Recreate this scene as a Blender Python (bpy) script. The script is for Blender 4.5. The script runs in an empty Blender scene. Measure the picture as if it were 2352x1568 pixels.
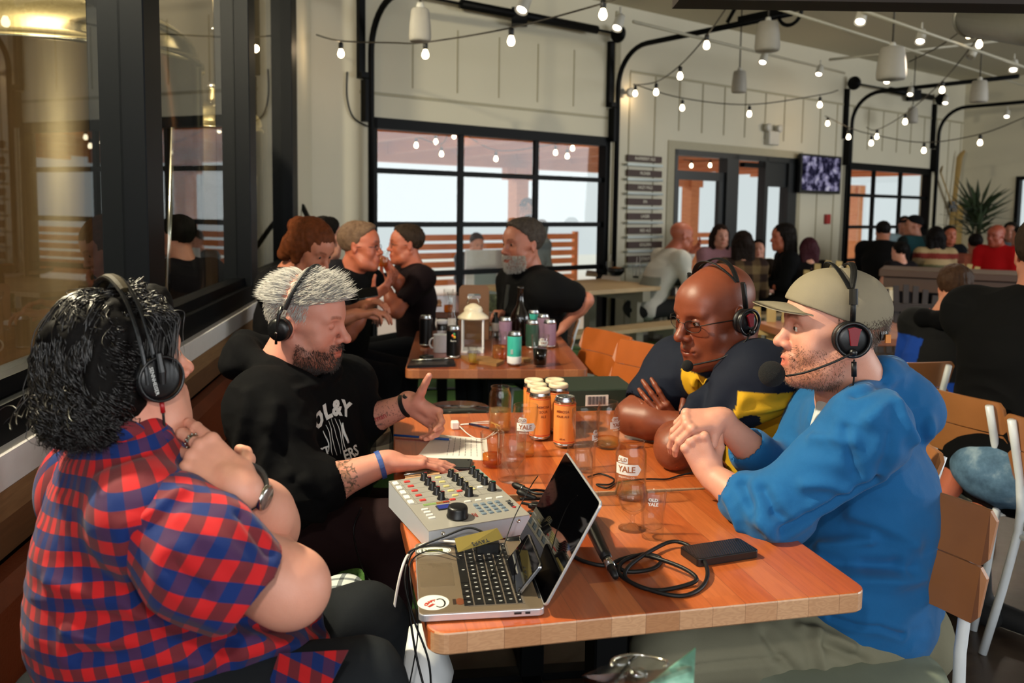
import bpy, math, random
import numpy as np
from mathutils import Vector, Matrix
random.seed(7); RS=np.random.RandomState(3)
PI=math.pi
S=bpy.context.scene; COL=S.collection
# ---------------------------------------------------------------- camera solve
FPX=1900.; CX,CY=1176.,644.; HC=1.48
_t=math.atan(164/1900.); _r=.0139
_c,_s,_ce,_se=math.cos(_t),math.sin(_t),math.cos(_r),math.sin(_r)
FW=Vector((0,_c,-_s)); _R=Vector((1,0,0)); _U=Vector((0,_s,_c))
RT=_R*_ce+_U*_se; UP=_U*_ce-_R*_se
CAMP=Vector((0,0,HC))
def ray(x,y): return FW+RT*((x-CX)/FPX)-UP*((y-CY)/FPX)
def aY(x,y,Y):
    r=ray(x,y); return CAMP+r*(Y/r.y)
def aZ(x,y,z):
    r=ray(x,y); return CAMP+r*((z-HC)/r.z)
WL=Vector((-1.319,7.64,0)); WU=Vector((.799,.601,0)).normalized(); WN=Vector((WU.y,-WU.x,0))
def wp(s,z,o=0.): return WL+WU*s+WN*o+Vector((0,0,z))
def onw(x,y,o=0.):
    r=ray(x,y); p0=WL+WN*o; t=WN.dot(p0-CAMP)/WN.dot(r); q=CAMP+r*t
    return (q-p0).dot(WU), q.z
# ---------------------------------------------------------------- materials
MATS={}
def lin(c):
    if isinstance(c,str):
        c=c.lstrip('#'); c=[int(c[i:i+2],16)/255. for i in (0,2,4)]
    return tuple((v/12.92 if v<=.04045 else ((v+.055)/1.055)**2.4) for v in c)
class NT:
    def __init__(s,name):
        m=bpy.data.materials.new(name); m.use_nodes=True; s.m=m; s.t=m.node_tree; s.t.nodes.clear()
        s.o=s.n('ShaderNodeOutputMaterial')
    def n(s,k,**kw):
        x=s.t.nodes.new(k)
        for a,b in kw.items():
            if a.startswith('i_'):
                key=a[2:]; key=int(key) if key.isdigit() else key.replace('_',' ')
                x.inputs[key].default_value=b
            else: setattr(x,a,b)
        return x
    def l(s,a,b): s.t.links.new(a,b)
    def math(s,op,a,b=None,c=None):
        x=s.n('ShaderNodeMath',operation=op)
        for i,v in enumerate((a,b,c)):
            if v is None: continue
            if isinstance(v,(int,float)): x.inputs[i].default_value=v
            else: s.l(v,x.inputs[i])
        return x.outputs[0]
    def mix(s,f,a,b,mode='MIX'):
        x=s.n('ShaderNodeMix',data_type='RGBA',blend_type=mode)
        for i,v in ((0,f),(6,a),(7,b)):
            if isinstance(v,(int,float)): x.inputs[i].default_value=v
            elif isinstance(v,tuple): x.inputs[i].default_value=v if len(v)==4 else v+(1,)
            else: s.l(v,x.inputs[i])
        return x.outputs[2]
    def ramp(s,f,stops):
        x=s.n('ShaderNodeValToRGB'); e=x.color_ramp.elements
        while len(e)<len(stops): e.new(.5)
        for q,(p,c) in zip(e,stops): q.position=p; q.color=tuple(c)+(1,)
        s.l(f,x.inputs[0]); return x.outputs[0]
    def coord(s,k='Object'): return s.n('ShaderNodeTexCoord').outputs[k]
    def noise(s,co,scale,detail=3,rough=.5,out=0):
        x=s.n('ShaderNodeTexNoise'); x.inputs['Scale'].default_value=scale; x.inputs['Detail'].default_value=detail
        x.inputs['Roughness'].default_value=rough; s.l(co,x.inputs['Vector']); return x.outputs[out]
    def mapv(s,co,sc=(1,1,1),rot=(0,0,0),loc=(0,0,0)):
        x=s.n('ShaderNodeMapping'); x.inputs['Scale'].default_value=sc; x.inputs['Rotation'].default_value=rot; x.inputs['Location'].default_value=loc
        s.l(co,x.inputs[0]); return x.outputs[0]
    def bump(s,h,st=.3,d=.01):
        x=s.n('ShaderNodeBump'); x.inputs['Strength'].default_value=st; x.inputs['Distance'].default_value=d; s.l(h,x.inputs['Height']); return x.outputs[0]
    def bsdf(s,col,rough=.5,metal=0.,nor=None,spec=.5,**kw):
        b=s.n('ShaderNodeBsdfPrincipled')
        if isinstance(col,tuple): b.inputs['Base Color'].default_value=col+(1,) if len(col)==3 else col
        else: s.l(col,b.inputs['Base Color'])
        if isinstance(rough,(int,float)): b.inputs['Roughness'].default_value=rough
        else: s.l(rough,b.inputs['Roughness'])
        b.inputs['Metallic'].default_value=metal; b.inputs['Specular IOR Level'].default_value=spec
        if nor is not None: s.l(nor,b.inputs['Normal'])
        for k,v in kw.items(): b.inputs[k.replace('_',' ')].default_value=v
        return b
    def out(s,sh): s.l(sh.outputs[0] if hasattr(sh,'outputs') else sh,s.o.inputs[0]); return s.m
def plain(name,col,rough=.5,metal=0.,spec=.5,var=.08,scale=30,bump=0.,bs=200,**kw):
    if name in MATS: return MATS[name]
    t=NT(name); co=t.coord(); c=lin(col)
    f=t.noise(co,scale,3)
    cc=t.mix(f,tuple(v*(1-var) for v in c),tuple(min(1,v*(1+var)) for v in c))
    nor=t.bump(t.noise(co,bs,4),bump,.004) if bump else None
    MATS[name]=t.out(t.bsdf(cc,rough,metal,nor,spec,**kw)); return MATS[name]
def emis(name,col,st):
    if name in MATS: return MATS[name]
    t=NT(name); e=t.n('ShaderNodeEmission'); e.inputs[0].default_value=lin(col)+(1,); e.inputs[1].default_value=st
    MATS[name]=t.out(e); return MATS[name]
def glassmat(name,tint=(1,1,1),ior=1.5,rough=0.,base=0.02,both=None):
    if name in MATS: return MATS[name]
    t=NT(name); tr=t.n('ShaderNodeBsdfTransparent'); tr.inputs[0].default_value=tuple(tint)+(1,)
    g=t.n('ShaderNodeBsdfGlossy'); g.inputs['Roughness'].default_value=rough
    fr=t.n('ShaderNodeFresnel'); fr.inputs[0].default_value=ior
    ge=t.n('ShaderNodeNewGeometry'); f=t.math('MULTIPLY',t.math('ADD',fr.outputs[0],base),t.math('SUBTRACT',1.,ge.outputs['Backfacing']))
    if both is not None:
        dt=t.n('ShaderNodeVectorMath',operation='DOT_PRODUCT'); t.l(ge.outputs['Normal'],dt.inputs[0]); t.l(ge.outputs['Incoming'],dt.inputs[1]); q=t.math('POWER',t.math('SUBTRACT',1.,t.math('ABSOLUTE',dt.outputs['Value'])),3.6); f=t.math('ADD',t.math('MULTIPLY',q,both),base)
    mx=t.n('ShaderNodeMixShader'); t.l(f,mx.inputs[0]); t.l(tr.outputs[0],mx.inputs[1]); t.l(g.outputs[0],mx.inputs[2])
    MATS[name]=t.out(mx); return MATS[name]
# ---------------------------------------------------------------- mesh building
class MB:
    def __init__(s): s.v=[]; s.f=[]; s.mi=[]; s.sm=[]
    def add(s,v,f,mi=0,sm=False):
        o=len(s.v); s.v+= [tuple(p) for p in v]; s.f+=[tuple(i+o for i in q) for q in f]; s.mi+=[mi]*len(f); s.sm+=[sm]*len(f); return s
    def box(s,c,sz,rot=None,mi=0,bev=0.):
        c=Vector(c); h=Vector(sz)/2; M=rot if rot is not None else Matrix.Identity(3)
        if isinstance(M,(int,float)): M=Matrix.Rotation(M,3,'Z')
        if bev<=0:
            v=[c+M@Vector((x*h.x,y*h.y,z*h.z)) for x in(-1,1) for y in(-1,1) for z in(-1,1)]
            return s.add(v,[(0,1,3,2),(4,6,7,5),(0,4,5,1),(2,3,7,6),(0,2,6,4),(1,5,7,3)],mi)
        b=min(bev,h.x*.9,h.y*.9,h.z*.9); v=[];
        # bevelled box: 24 verts
        idx={}
        for x in(-1,1):
            for y in(-1,1):
                for z in(-1,1):
                    for a in range(3):
                        p=[x*h.x,y*h.y,z*h.z]
                        for k in range(3):
                            if k!=a: p[k]-=(x,y,z)[k]*b
                        idx[(x,y,z,a)]=len(v); v.append(c+M@Vector(p))
        f=[]
        for a in range(3):
            o=[k for k in range(3) if k!=a]
            for sg in(-1,1):
                q=[]
                for (m,n) in((-1,-1),(1,-1),(1,1),(-1,1)):
                    t=[0,0,0]; t[a]=sg; t[o[0]]=m; t[o[1]]=n; q.append(idx[(*t,a)])
                if (sg>0)!=(a!=1): q.reverse()
                f.append(tuple(q))
        for a in range(3):
            o=[k for k in range(3) if k!=a]
            for m in(-1,1):
                for n in(-1,1):
                    t0=[0,0,0]; t0[a]=-1; t0[o[0]]=m; t0[o[1]]=n; t1=list(t0); t1[a]=1
                    f.append((idx[(*t0,o[0])],idx[(*t1,o[0])],idx[(*t1,o[1])],idx[(*t0,o[1])]))
        for x in(-1,1):
            for y in(-1,1):
                for z in(-1,1): f.append((idx[(x,y,z,0)],idx[(x,y,z,1)],idx[(x,y,z,2)]))
        return s.add(v,f,mi)
    def tube(s,pts,r,n=10,mi=0,closed=False,cap=True,sq=None):
        P=[Vector(p) for p in pts]; m=len(P); R=r if isinstance(r,(list,tuple)) else [r]*m
        T=[]
        for i in range(m):
            a=P[(i-1)%m] if (closed or i>0) else P[i]; b=P[(i+1)%m] if (closed or i<m-1) else P[i]
            T.append((b-a).normalized() if (b-a).length>1e-9 else Vector((0,0,1)))
        up=Vector((0,0,1)) if abs(T[0].z)<.9 else Vector((1,0,0))
        N=(up-T[0]*up.dot(T[0])).normalized(); v=[]
        for i in range(m):
            N=(N-T[i]*N.dot(T[i]))
            N=N.normalized() if N.length>1e-6 else T[i].orthogonal().normalized()
            B=T[i].cross(N)
            for k in range(n):
                a=2*PI*(k+.5*(sq is not None))/n; e=sq or (1,1)
                v.append(P[i]+(N*math.cos(a)*e[0]+B*math.sin(a)*e[1])*R[i])
        f=[]; mm=m if closed else m-1
        for i in range(mm):
            j=(i+1)%m
            for k in range(n): f.append((i*n+k,i*n+(k+1)%n,j*n+(k+1)%n,j*n+k))
        if cap and not closed:
            f.append(tuple(reversed(range(n)))); f.append(tuple((m-1)*n+k for k in range(n)))
        return s.add(v,f,mi,sq is None)
    def lathe(s,prof,c=(0,0,0),n=32,mi=0,M=None,sm=True):
        c=Vector(c); v=[]; f=[]; m=len(prof)
        for (r,z) in prof:
            for k in range(n):
                a=2*PI*k/n; p=Vector((r*math.cos(a),r*math.sin(a),z)); v.append(c+(M@p if M else p))
        for i in range(m-1):
            for k in range(n): f.append((i*n+k,i*n+(k+1)%n,(i+1)*n+(k+1)%n,(i+1)*n+k))
        if prof[0][0]>1e-5: f.append(tuple(reversed(range(n))))
        if prof[-1][0]>1e-5: f.append(tuple((m-1)*n+k for k in range(n)))
        return s.add(v,f,mi,sm)
    def ell(s,c,r,M=None,n=20,mi=0):
        r=r if isinstance(r,(tuple,list)) else (r,r,r); m=n//2; c=Vector(c); v=[]; f=[]
        for i in range(m+1):
            th=PI*i/m
            for k in range(n):
                a=2*PI*k/n; p=Vector((r[0]*math.sin(th)*math.cos(a),r[1]*math.sin(th)*math.sin(a),-r[2]*math.cos(th))); v.append(c+(M@p if M else p))
        for i in range(m):
            for k in range(n): f.append((i*n+k,i*n+(k+1)%n,(i+1)*n+(k+1)%n,(i+1)*n+k))
        return s.add(v,f,mi,True)
    def prism(s,poly,h,M,mi=0,sm=False):
        # poly 2D (x,y) counter-clockwise extruded 0..h in local z ; M 4x4
        n=len(poly); v=[M@Vector((x,y,0)) for x,y in poly]+[M@Vector((x,y,h)) for x,y in poly]
        f=[tuple(reversed(range(n))),tuple(range(n,2*n))]+[(i,(i+1)%n,n+(i+1)%n,n+i) for i in range(n)]
        return s.add(v,f,mi,sm)
    def build(s,name,mats,parent=None,weld=False):
        me=bpy.data.meshes.new(name); me.from_pydata(s.v,[],s.f); mats=mats if isinstance(mats,(list,tuple)) else [mats]
        for m in mats: me.materials.append(m)
        me.polygons.foreach_set('material_index',s.mi); me.polygons.foreach_set('use_smooth',s.sm)
        me.update(); return link(name,me,parent)
def link(name,me,parent=None):
    o=bpy.data.objects.new(name,me); COL.objects.link(o)
    if parent is not None: setpar(o,parent)
    return o
def lmat(p):
    return Matrix.LocRotScale(p.location,p.rotation_euler,p.scale)
def wmat(p):
    m=lmat(p)
    return wmat(p.parent)@p.matrix_parent_inverse@m if p.parent else m
def setpar(o,p): o.parent=p; o.matrix_parent_inverse=wmat(p).inverted()
def tag(o,label,cat,group=None,kind=None):
    if label: o['label']=label
    if cat: o['category']=cat
    if group: o['group']=group
    if kind: o['kind']=kind
    return o
def thing(name,label,cat,loc=(0,0,0),group=None,rz=0.):
    o=bpy.data.objects.new(name,None); COL.objects.link(o); o.location=loc; o.rotation_euler=(0,0,rz); o.empty_display_size=.05
    return tag(o,label,cat,group)
def st(o): o['kind']='structure'; return o
def kids(o): return [c for c in bpy.data.objects if c.parent==o]
def copytree(o,loc=None,rz=None,label=None,group=None,scale=None):
    def cp(a,par):
        c=a.copy(); COL.objects.link(c)
        if par is not None: c.parent=par
        for k in kids(a): cp(k,c)
        return c
    r=cp(o,None)
    if loc is not None: r.location=loc
    if rz is not None: r.rotation_euler=(0,0,rz)
    if scale is not None: r.scale=(scale,)*3
    if label: r['label']=label
    if group: r['group']=group
    return r
def rrect(w,h,r,n=6):
    o=[]
    for cx,cy,a0 in((w/2-r,h/2-r,0),(-w/2+r,h/2-r,90),(-w/2+r,-h/2+r,180),(w/2-r,-h/2+r,270)):
        for i in range(n+1):
            a=math.radians(a0+90*i/n); o.append((cx+r*math.cos(a),cy+r*math.sin(a)))
    return o
def slab(mb,w,d,r,z0,z1,M,bev=.003,mi=0):
    """rounded slab with small bevel; local x=w,y=d"""
    n=None; rings=[]
    for ins,z in((bev,z0),(0,z0+bev),(0,z1-bev),(bev*.3,z1-bev*.3),(bev,z1)):
        pr=rrect(w-2*ins,d-2*ins,max(r-ins,.001)); rings.append([M@Vector((x,y,z)) for x,y in pr]); n=len(pr)
    v=[p for rg in rings for p in rg]; f=[tuple(reversed(range(n))),tuple(range(4*n,5*n))]
    for i in range(4):
        for k in range(n): f.append((i*n+k,i*n+(k+1)%n,(i+1)*n+(k+1)%n,(i+1)*n+k))
    return mb.add(v,f,mi)
def M4(loc=(0,0,0),rz=0,rx=0,ry=0): return Matrix.Translation(loc)@Matrix.Rotation(rz,4,'Z')@Matrix.Rotation(rx,4,'X')@Matrix.Rotation(ry,4,'Y')
def basis(o,x,y,z):
    m=Matrix.Identity(4)
    for i,a in enumerate((x,y,z)):
        for j in range(3): m[j][i]=a[j]
    for j in range(3): m[j][3]=o[j]
    return m
def text_mesh(name,txt,size,M,mat,parent,ext=.0004,align='CENTER',bend=None,proj=None,sp=1.,bold=0.,arc=None):
    cu=bpy.data.curves.new(name+'_c','FONT'); cu.body=txt; cu.size=size; cu.align_x=align; cu.align_y='CENTER'; cu.extrude=ext; cu.space_character=sp; cu.offset=bold; cu.resolution_u=2
    to=bpy.data.objects.new('t',cu); COL.objects.link(to); dg=bpy.context.evaluated_depsgraph_get()
    me=bpy.data.meshes.new_from_object(to.evaluated_get(dg)); bpy.data.objects.remove(to); bpy.data.curves.remove(cu)
    if bend or proj or arc:
        import bmesh
        bm=bmesh.new(); bm.from_mesh(me); bmesh.ops.triangulate(bm,faces=bm.faces[:])
        for _ in range(2 if proj else 1):
            le=[e for e in bm.edges if e.calc_length()>size*.18]
            if le: bmesh.ops.subdivide_edges(bm,edges=le,cuts=1); bmesh.ops.triangulate(bm,faces=bm.faces[:])
        bm.to_mesh(me); bm.free()
    for v in me.vertices:
        x,y,z=v.co
        if arc: a=x/arc; x,y=math.sin(a)*(arc+y),(math.cos(a)*(arc+y)-arc)
        if bend: a=x/bend; x,z=math.sin(a)*(bend+z),math.cos(a)*(bend+z)-bend
        p=M@Vector((x,y,z))
        if proj: p=proj(p,z)
        v.co=p
    me.materials.clear(); me.materials.append(mat)
    return link(name,me,parent)
# ---------------------------------------------------------------- implicit surfaces -> one continuous mesh
A=lambda p: np.array(p,dtype=np.float32)
def _h(i,j,k):
    n=(i*374761393+j*668265263+k*2147483647//7)&0x7fffffff; n=((n^(n>>13))*1274126177)&0x7fffffff
    return ((n^(n>>16))&0xffff)/65535.
def vnoise(P):
    P=np.asarray(P,dtype=np.float64); i=np.floor(P).astype(np.int64); f=P-i; f=f*f*(3-2*f); r=0
    for a in(0,1):
        for b in(0,1):
            for c in(0,1):
                w=(f[:,0] if a else 1-f[:,0])*(f[:,1] if b else 1-f[:,1])*(f[:,2] if c else 1-f[:,2])
                r=r+w*_h(i[:,0]+a,i[:,1]+b,i[:,2]+c)
    return r*2-1
class SDF:
    def __init__(s): s.p=[]
    def cone(s,a,b,ra,rb=None,k=.01,sub=False): s.p.append(('c',A(a),A(b),ra,ra if rb is None else rb,k,sub)); return s
    def ell(s,c,r,M=None,k=.01,sub=False):
        r=r if isinstance(r,(tuple,list)) else (r,r,r)
        M=np.eye(3,dtype=np.float32) if M is None else np.array(M,dtype=np.float32)[:3,:3]
        s.p.append(('e',A(c),A(r),M,0,k,sub)); return s
    def chain(s,pts,rs,k=.01):
        for i in range(len(pts)-1): s.cone(pts[i],pts[i+1],rs[i],rs[i+1],k)
        return s
    def cut(s,pt,n,k=.004):  # remove the side n points to
        s.p.append(('p',A(pt),A(n)/np.linalg.norm(A(n)),0,0,k,True)); return s
    def mesh(s,h,smooth=1):
        lo=np.full(3,1e9); hi=-lo
        for q in s.p:
            if q[6]: continue
            if q[0]=='c': R=max(q[3],q[4]); l=np.minimum(q[1],q[2])-R; u=np.maximum(q[1],q[2])+R
            else: R=np.max(q[2]); l=q[1]-R; u=q[1]+R
            lo=np.minimum(lo,l); hi=np.maximum(hi,u)
        lo=lo-3*h-.01; hi=hi+3*h+.01
        N=np.ceil((hi-lo)/h).astype(int)+1; D=np.full(N,1.,dtype=np.float32)
        ax=[(lo[i]+h*np.arange(N[i])).astype(np.float32) for i in range(3)]
        for q in s.p:
            k=q[5]; m=k+3*h
            if q[0]=='c': R=max(q[3],q[4])+m; l=np.minimum(q[1],q[2])-R; u=np.maximum(q[1],q[2])+R
            elif q[0]=='e': R=np.abs(q[3])@q[2]+m; l=q[1]-R; u=q[1]+R
            else: l=lo; u=hi
            i0=np.clip(np.floor((l-lo)/h).astype(int),0,N); i1=np.clip(np.ceil((u-lo)/h).astype(int)+1,0,N)
            if (i1<=i0).any(): continue
            sl=tuple(slice(i0[j],i1[j]) for j in range(3))
            X=ax[0][sl[0]][:,None,None]; Y=ax[1][sl[1]][None,:,None]; Z=ax[2][sl[2]][None,None,:]
            if q[0]=='c':
                a,b=q[1],q[2]; ab=b-a; L=float(ab@ab)+1e-12
                px,py,pz=X-a[0],Y-a[1],Z-a[2]; t=np.clip((px*ab[0]+py*ab[1]+pz*ab[2])/L,0,1)
                d=np.sqrt((px-t*ab[0])**2+(py-t*ab[1])**2+(pz-t*ab[2])**2)-(q[3]+(q[4]-q[3])*t)
            elif q[0]=='e':
                px,py,pz=X-q[1][0],Y-q[1][1],Z-q[1][2]; M=q[3]; r=q[2]
                u_=[(px*M[0,i]+py*M[1,i]+pz*M[2,i])/r[i] for i in range(3)]
                k0=np.sqrt(u_[0]**2+u_[1]**2+u_[2]**2); k1=np.sqrt((u_[0]/r[0])**2+(u_[1]/r[1])**2+(u_[2]/r[2])**2)
                d=np.where(k0<1e-4,-np.min(r),k0*(k0-1)/np.maximum(k1,1e-6))
            else: d=-((X-q[1][0])*q[2][0]+(Y-q[1][1])*q[2][1]+(Z-q[1][2])*q[2][2])
            G=D[sl]
            if q[6]:
                if q[0]!='p' or True:
                    d=-d
                hh=np.maximum(k-np.abs(G-d),0)/k; D[sl]=np.maximum(G,d)+hh*hh*k*.25
            else:
                hh=np.maximum(k-np.abs(G-d),0)/k; D[sl]=np.minimum(G,d)-hh*hh*k*.25
        I=D<0
        c=I[:-1,:-1,:-1]; al=c.copy(); an=c.copy()
        for a in(0,1):
            for b in(0,1):
                for e in(0,1):
                    w=I[a:N[0]-1+a,b:N[1]-1+b,e:N[2]-1+e]; al&=w; an|=w
        act=np.argwhere(an&~al); idx=np.full(c.shape,-1,dtype=np.int32); idx[tuple(act.T)]=np.arange(len(act))
        cv={}
        for a in(0,1):
            for b in(0,1):
                for e in(0,1): cv[(a,b,e)]=D[act[:,0]+a,act[:,1]+b,act[:,2]+e]
        acc=np.zeros((len(act),3)); cnt=np.zeros(len(act))
        for p in cv:
            for x in range(3):
                if p[x]: continue
                p2=list(p); p2[x]=1; p2=tuple(p2); A0,B0=cv[p],cv[p2]; m=(A0<0)!=(B0<0)
                t=np.where(m,A0/np.where(m,A0-B0,1),0)
                for y in range(3):
                    acc[:,y]+=np.where(m,(t if y==x else p[y]),0)
                cnt+=m
        V=(act+acc/cnt[:,None])*h+lo
        F=[]
        for x in range(3):
            y,z=(x+1)%3,(x+2)%3
            s0=[slice(1,-1)]*3; s0[x]=slice(0,-1); s1=list(s0); s1[x]=slice(1,None)
            a,b=I[tuple(s0)],I[tuple(s1)]; e=np.argwhere(a!=b); off=np.array([1,1,1]); off[x]=0; e=e+off
            fl=I[tuple(e.T)]
            def ix(dy,dz):
                q=e.copy(); q[:,y]-=dy; q[:,z]-=dz; return idx[tuple(q.T)]
            Q=np.stack([ix(1,1),ix(0,1),ix(0,0),ix(1,0)],1); Q[~fl]=Q[~fl][:,::-1]; F.append(Q)
        F=np.concatenate(F); F=F[(F>=0).all(1)]
        for _ in range(smooth): V=lap(V,F,.5)
        return V,F
def lap(V,F,w):
    s=np.zeros_like(V); n=np.zeros(len(V))
    for i in range(4):
        for j in((i+1)%4,(i-1)%4):
            np.add.at(s,F[:,i],V[F[:,j]]); np.add.at(n,F[:,i],1)
    return V*(1-w)+w*s/np.maximum(n,1)[:,None]
def normals(V,F):
    n=np.cross(V[F[:,2]]-V[F[:,0]],V[F[:,3]]-V[F[:,1]]); N=np.zeros_like(V)
    for i in range(4): np.add.at(N,F[:,i],n)
    return N/np.maximum(np.linalg.norm(N,axis=1),1e-9)[:,None]
def join(*vf):
    Vs=[];Fs=[];o=0
    for V,F in vf: Vs.append(V);Fs.append(F+o);o+=len(V)
    return np.concatenate(Vs),np.concatenate(Fs)
def qmesh(name,V,F,mat,parent=None,col=None,pat=None):
    me=bpy.data.meshes.new(name); me.vertices.add(len(V)); me.vertices.foreach_set('co',np.ascontiguousarray(V,dtype=np.float32).ravel())
    me.loops.add(F.size); me.loops.foreach_set('vertex_index',F.ravel().astype(np.int32))
    me.polygons.add(len(F)); me.polygons.foreach_set('loop_start',(np.arange(len(F))*4).astype(np.int32))
    me.polygons.foreach_set('loop_total',np.full(len(F),4,dtype=np.int32)); me.polygons.foreach_set('use_smooth',np.ones(len(F),dtype=bool))
    me.update(calc_edges=True); me.materials.append(mat)
    if col is not None:
        a=me.attributes.new('tint','FLOAT_COLOR','POINT'); c=np.ones((len(V),4),dtype=np.float32); c[:,:3]=col; a.data.foreach_set('color',c.ravel())
    if pat is not None:
        a=me.attributes.new('pat','FLOAT_VECTOR','POINT'); a.data.foreach_set('vector',np.ascontiguousarray(pat,dtype=np.float32).ravel())
    return link(name,me,parent)
# ---------------------------------------------------------------- people
def U(v): return Vector(v).normalized()
def frame(fwd,up):
    """columns right, forward, up"""
    f=U(fwd); r=f.cross(U(up)).normalized(); u=r.cross(f); return Matrix((r,f,u)).transposed()
def ik(a,b,l1,l2,pole):
    a,b=Vector(a),Vector(b); d=b-a; L=d.length
    if L>=(l1+l2)*.999: l1*=L/(l1+l2)*1.002; l2*=L/(l1+l2)*1.01
    n=d.normalized(); x=(l1*l1-l2*l2+L*L)/(2*L); h=math.sqrt(max(l1*l1-x*x,1e-6)); p=Vector(pole)-a; p=(p-n*p.dot(n)).normalized()
    return a+n*x+p*h
def head_sdf(s,H,sc=1.,neck=None,mouth='closed',fat=0.,ears=(1,1),eyes='shut',nose=1.,neckr=.056,bald=False):
    """H: 4x4 head frame, right/forward/up; origin between the ears"""
    P=lambda x,y,z: H@Vector((x*sc,y*sc,z*sc)); M=H.to_3x3()
    def e(c,r,k=.01,sub=False,rot=None): s.ell(P(*c),tuple(v*sc for v in r),M@rot if rot else M,k*sc,sub)
    def c(a,b,ra,rb=None,k=.01,sub=False): s.cone(P(*a),P(*b),ra*sc,(rb if rb is not None else ra)*sc,k*sc,sub)
    e((0,-.018,.04),(.074,.096,.082)); e((0,.045,.035),(.062,.052,.06),.03); e((0,.032,-.03),(.061+fat*.5,.055,.074),.03)
    for q in(-1,1):
        c((q*(.054+fat),-.012,-.045),(q*(.044+fat),.028,-.082),.017,.018,.03); c((q*(.044+fat),.028,-.082),(q*.014,.072,-.103),.018,.017,.03)
        e((q*.036,.058,-.032),(.024+fat,.022,.024+fat),.025); c((q*.05,.045,.0),(q*.06,.01,.0),.014,.014,.02)
        c((q*.012,.088,.026),(q*.042,.074,.026),.0085,.009,.016)
    e((0,.078,-.1),(.019,.015,.017),.02)
    if fat>0: e((0,.02,-.09),(.05+fat,.045,.03+fat),.04)
    for q in(-1,1): e((q*.031,.094,.006),(.016,.012,.0115),.016,True)
    c((0,.088,.016),(0,.106*nose**.3,-.02),.0075,.0105,.014); e((0,.1115*nose**.3,-.0285),(.0125,.013,.0115),.01)
    for q in(-1,1): e((q*.0135,.1,-.033),(.0085,.0105,.008),.006)
    for q in(-1,1): e((q*.0065,.105,-.0405),(.0038,.0055,.003),.003,True)
    # eyeballs with lids
    for q in(-1,1):
        e((q*.0305,.0765,.006),(.0135,.0125,.0115),.005)
        if eyes=='shut': c((q*.021,.0885,.0),(q*.04,.084,.0),.0017,.0017,.003,True)
    e((0,.086,-.066),(.028,.016,.022),.02)
    if mouth=='closed':
        c((-.02,.0915,-.064),(0,.1,-.0625),.0048,.006,.006); c((.02,.0915,-.064),(0,.1,-.0625),.0048,.006,.006)
        c((-.017,.092,-.073),(0,.0975,-.0745),.005,.0068,.006); c((.017,.092,-.073),(0,.0975,-.0745),.005,.0068,.006)
        c((-.026,.0915,-.0685),(0,.1045,-.0685),.0018,.0018,.003,True); c((.026,.0915,-.0685),(0,.1045,-.0685),.0018,.0018,.003,True)
    else:
        c((-.027,.087,-.058),(0,.1,-.0625),.0046,.0055,.006); c((.027,.087,-.058),(0,.1,-.0625),.0046,.0055,.006)
        c((-.024,.087,-.07),(0,.098,-.0785),.005,.0066,.006); c((.024,.087,-.07),(0,.098,-.0785),.005,.0066,.006)
        c((-.027,.086,-.0625),(0,.1005,-.0695),.004,.0052,.003,True); c((.027,.086,-.0625),(0,.1005,-.0695),.004,.0052,.003,True)
        for q in(-1,1): e((q*.041,.062,-.05),(.016,.014,.016),.012)
    for q,on in((-1,ears[0]),(1,ears[1])):
        if not on: continue
        R=Matrix.Rotation(-.25*q,3,'Z')@Matrix.Rotation(.15,3,'X')
        e((q*.078,-.012,-.004),(.0075,.0175,.031),.006,False,R); e((q*.0845,-.006,-.002),(.005,.0095,.019),.005,True,R)
    if neck is not None:
        nb=Vector(neck); c0=P(0,-.022,-.055); mid=c0.lerp(nb,.5)
        s.cone(c0,mid,neckr*sc,neckr*sc*1.02,.03); s.cone(mid,nb,neckr*sc*1.02,neckr*sc*1.2,.03)
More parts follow.
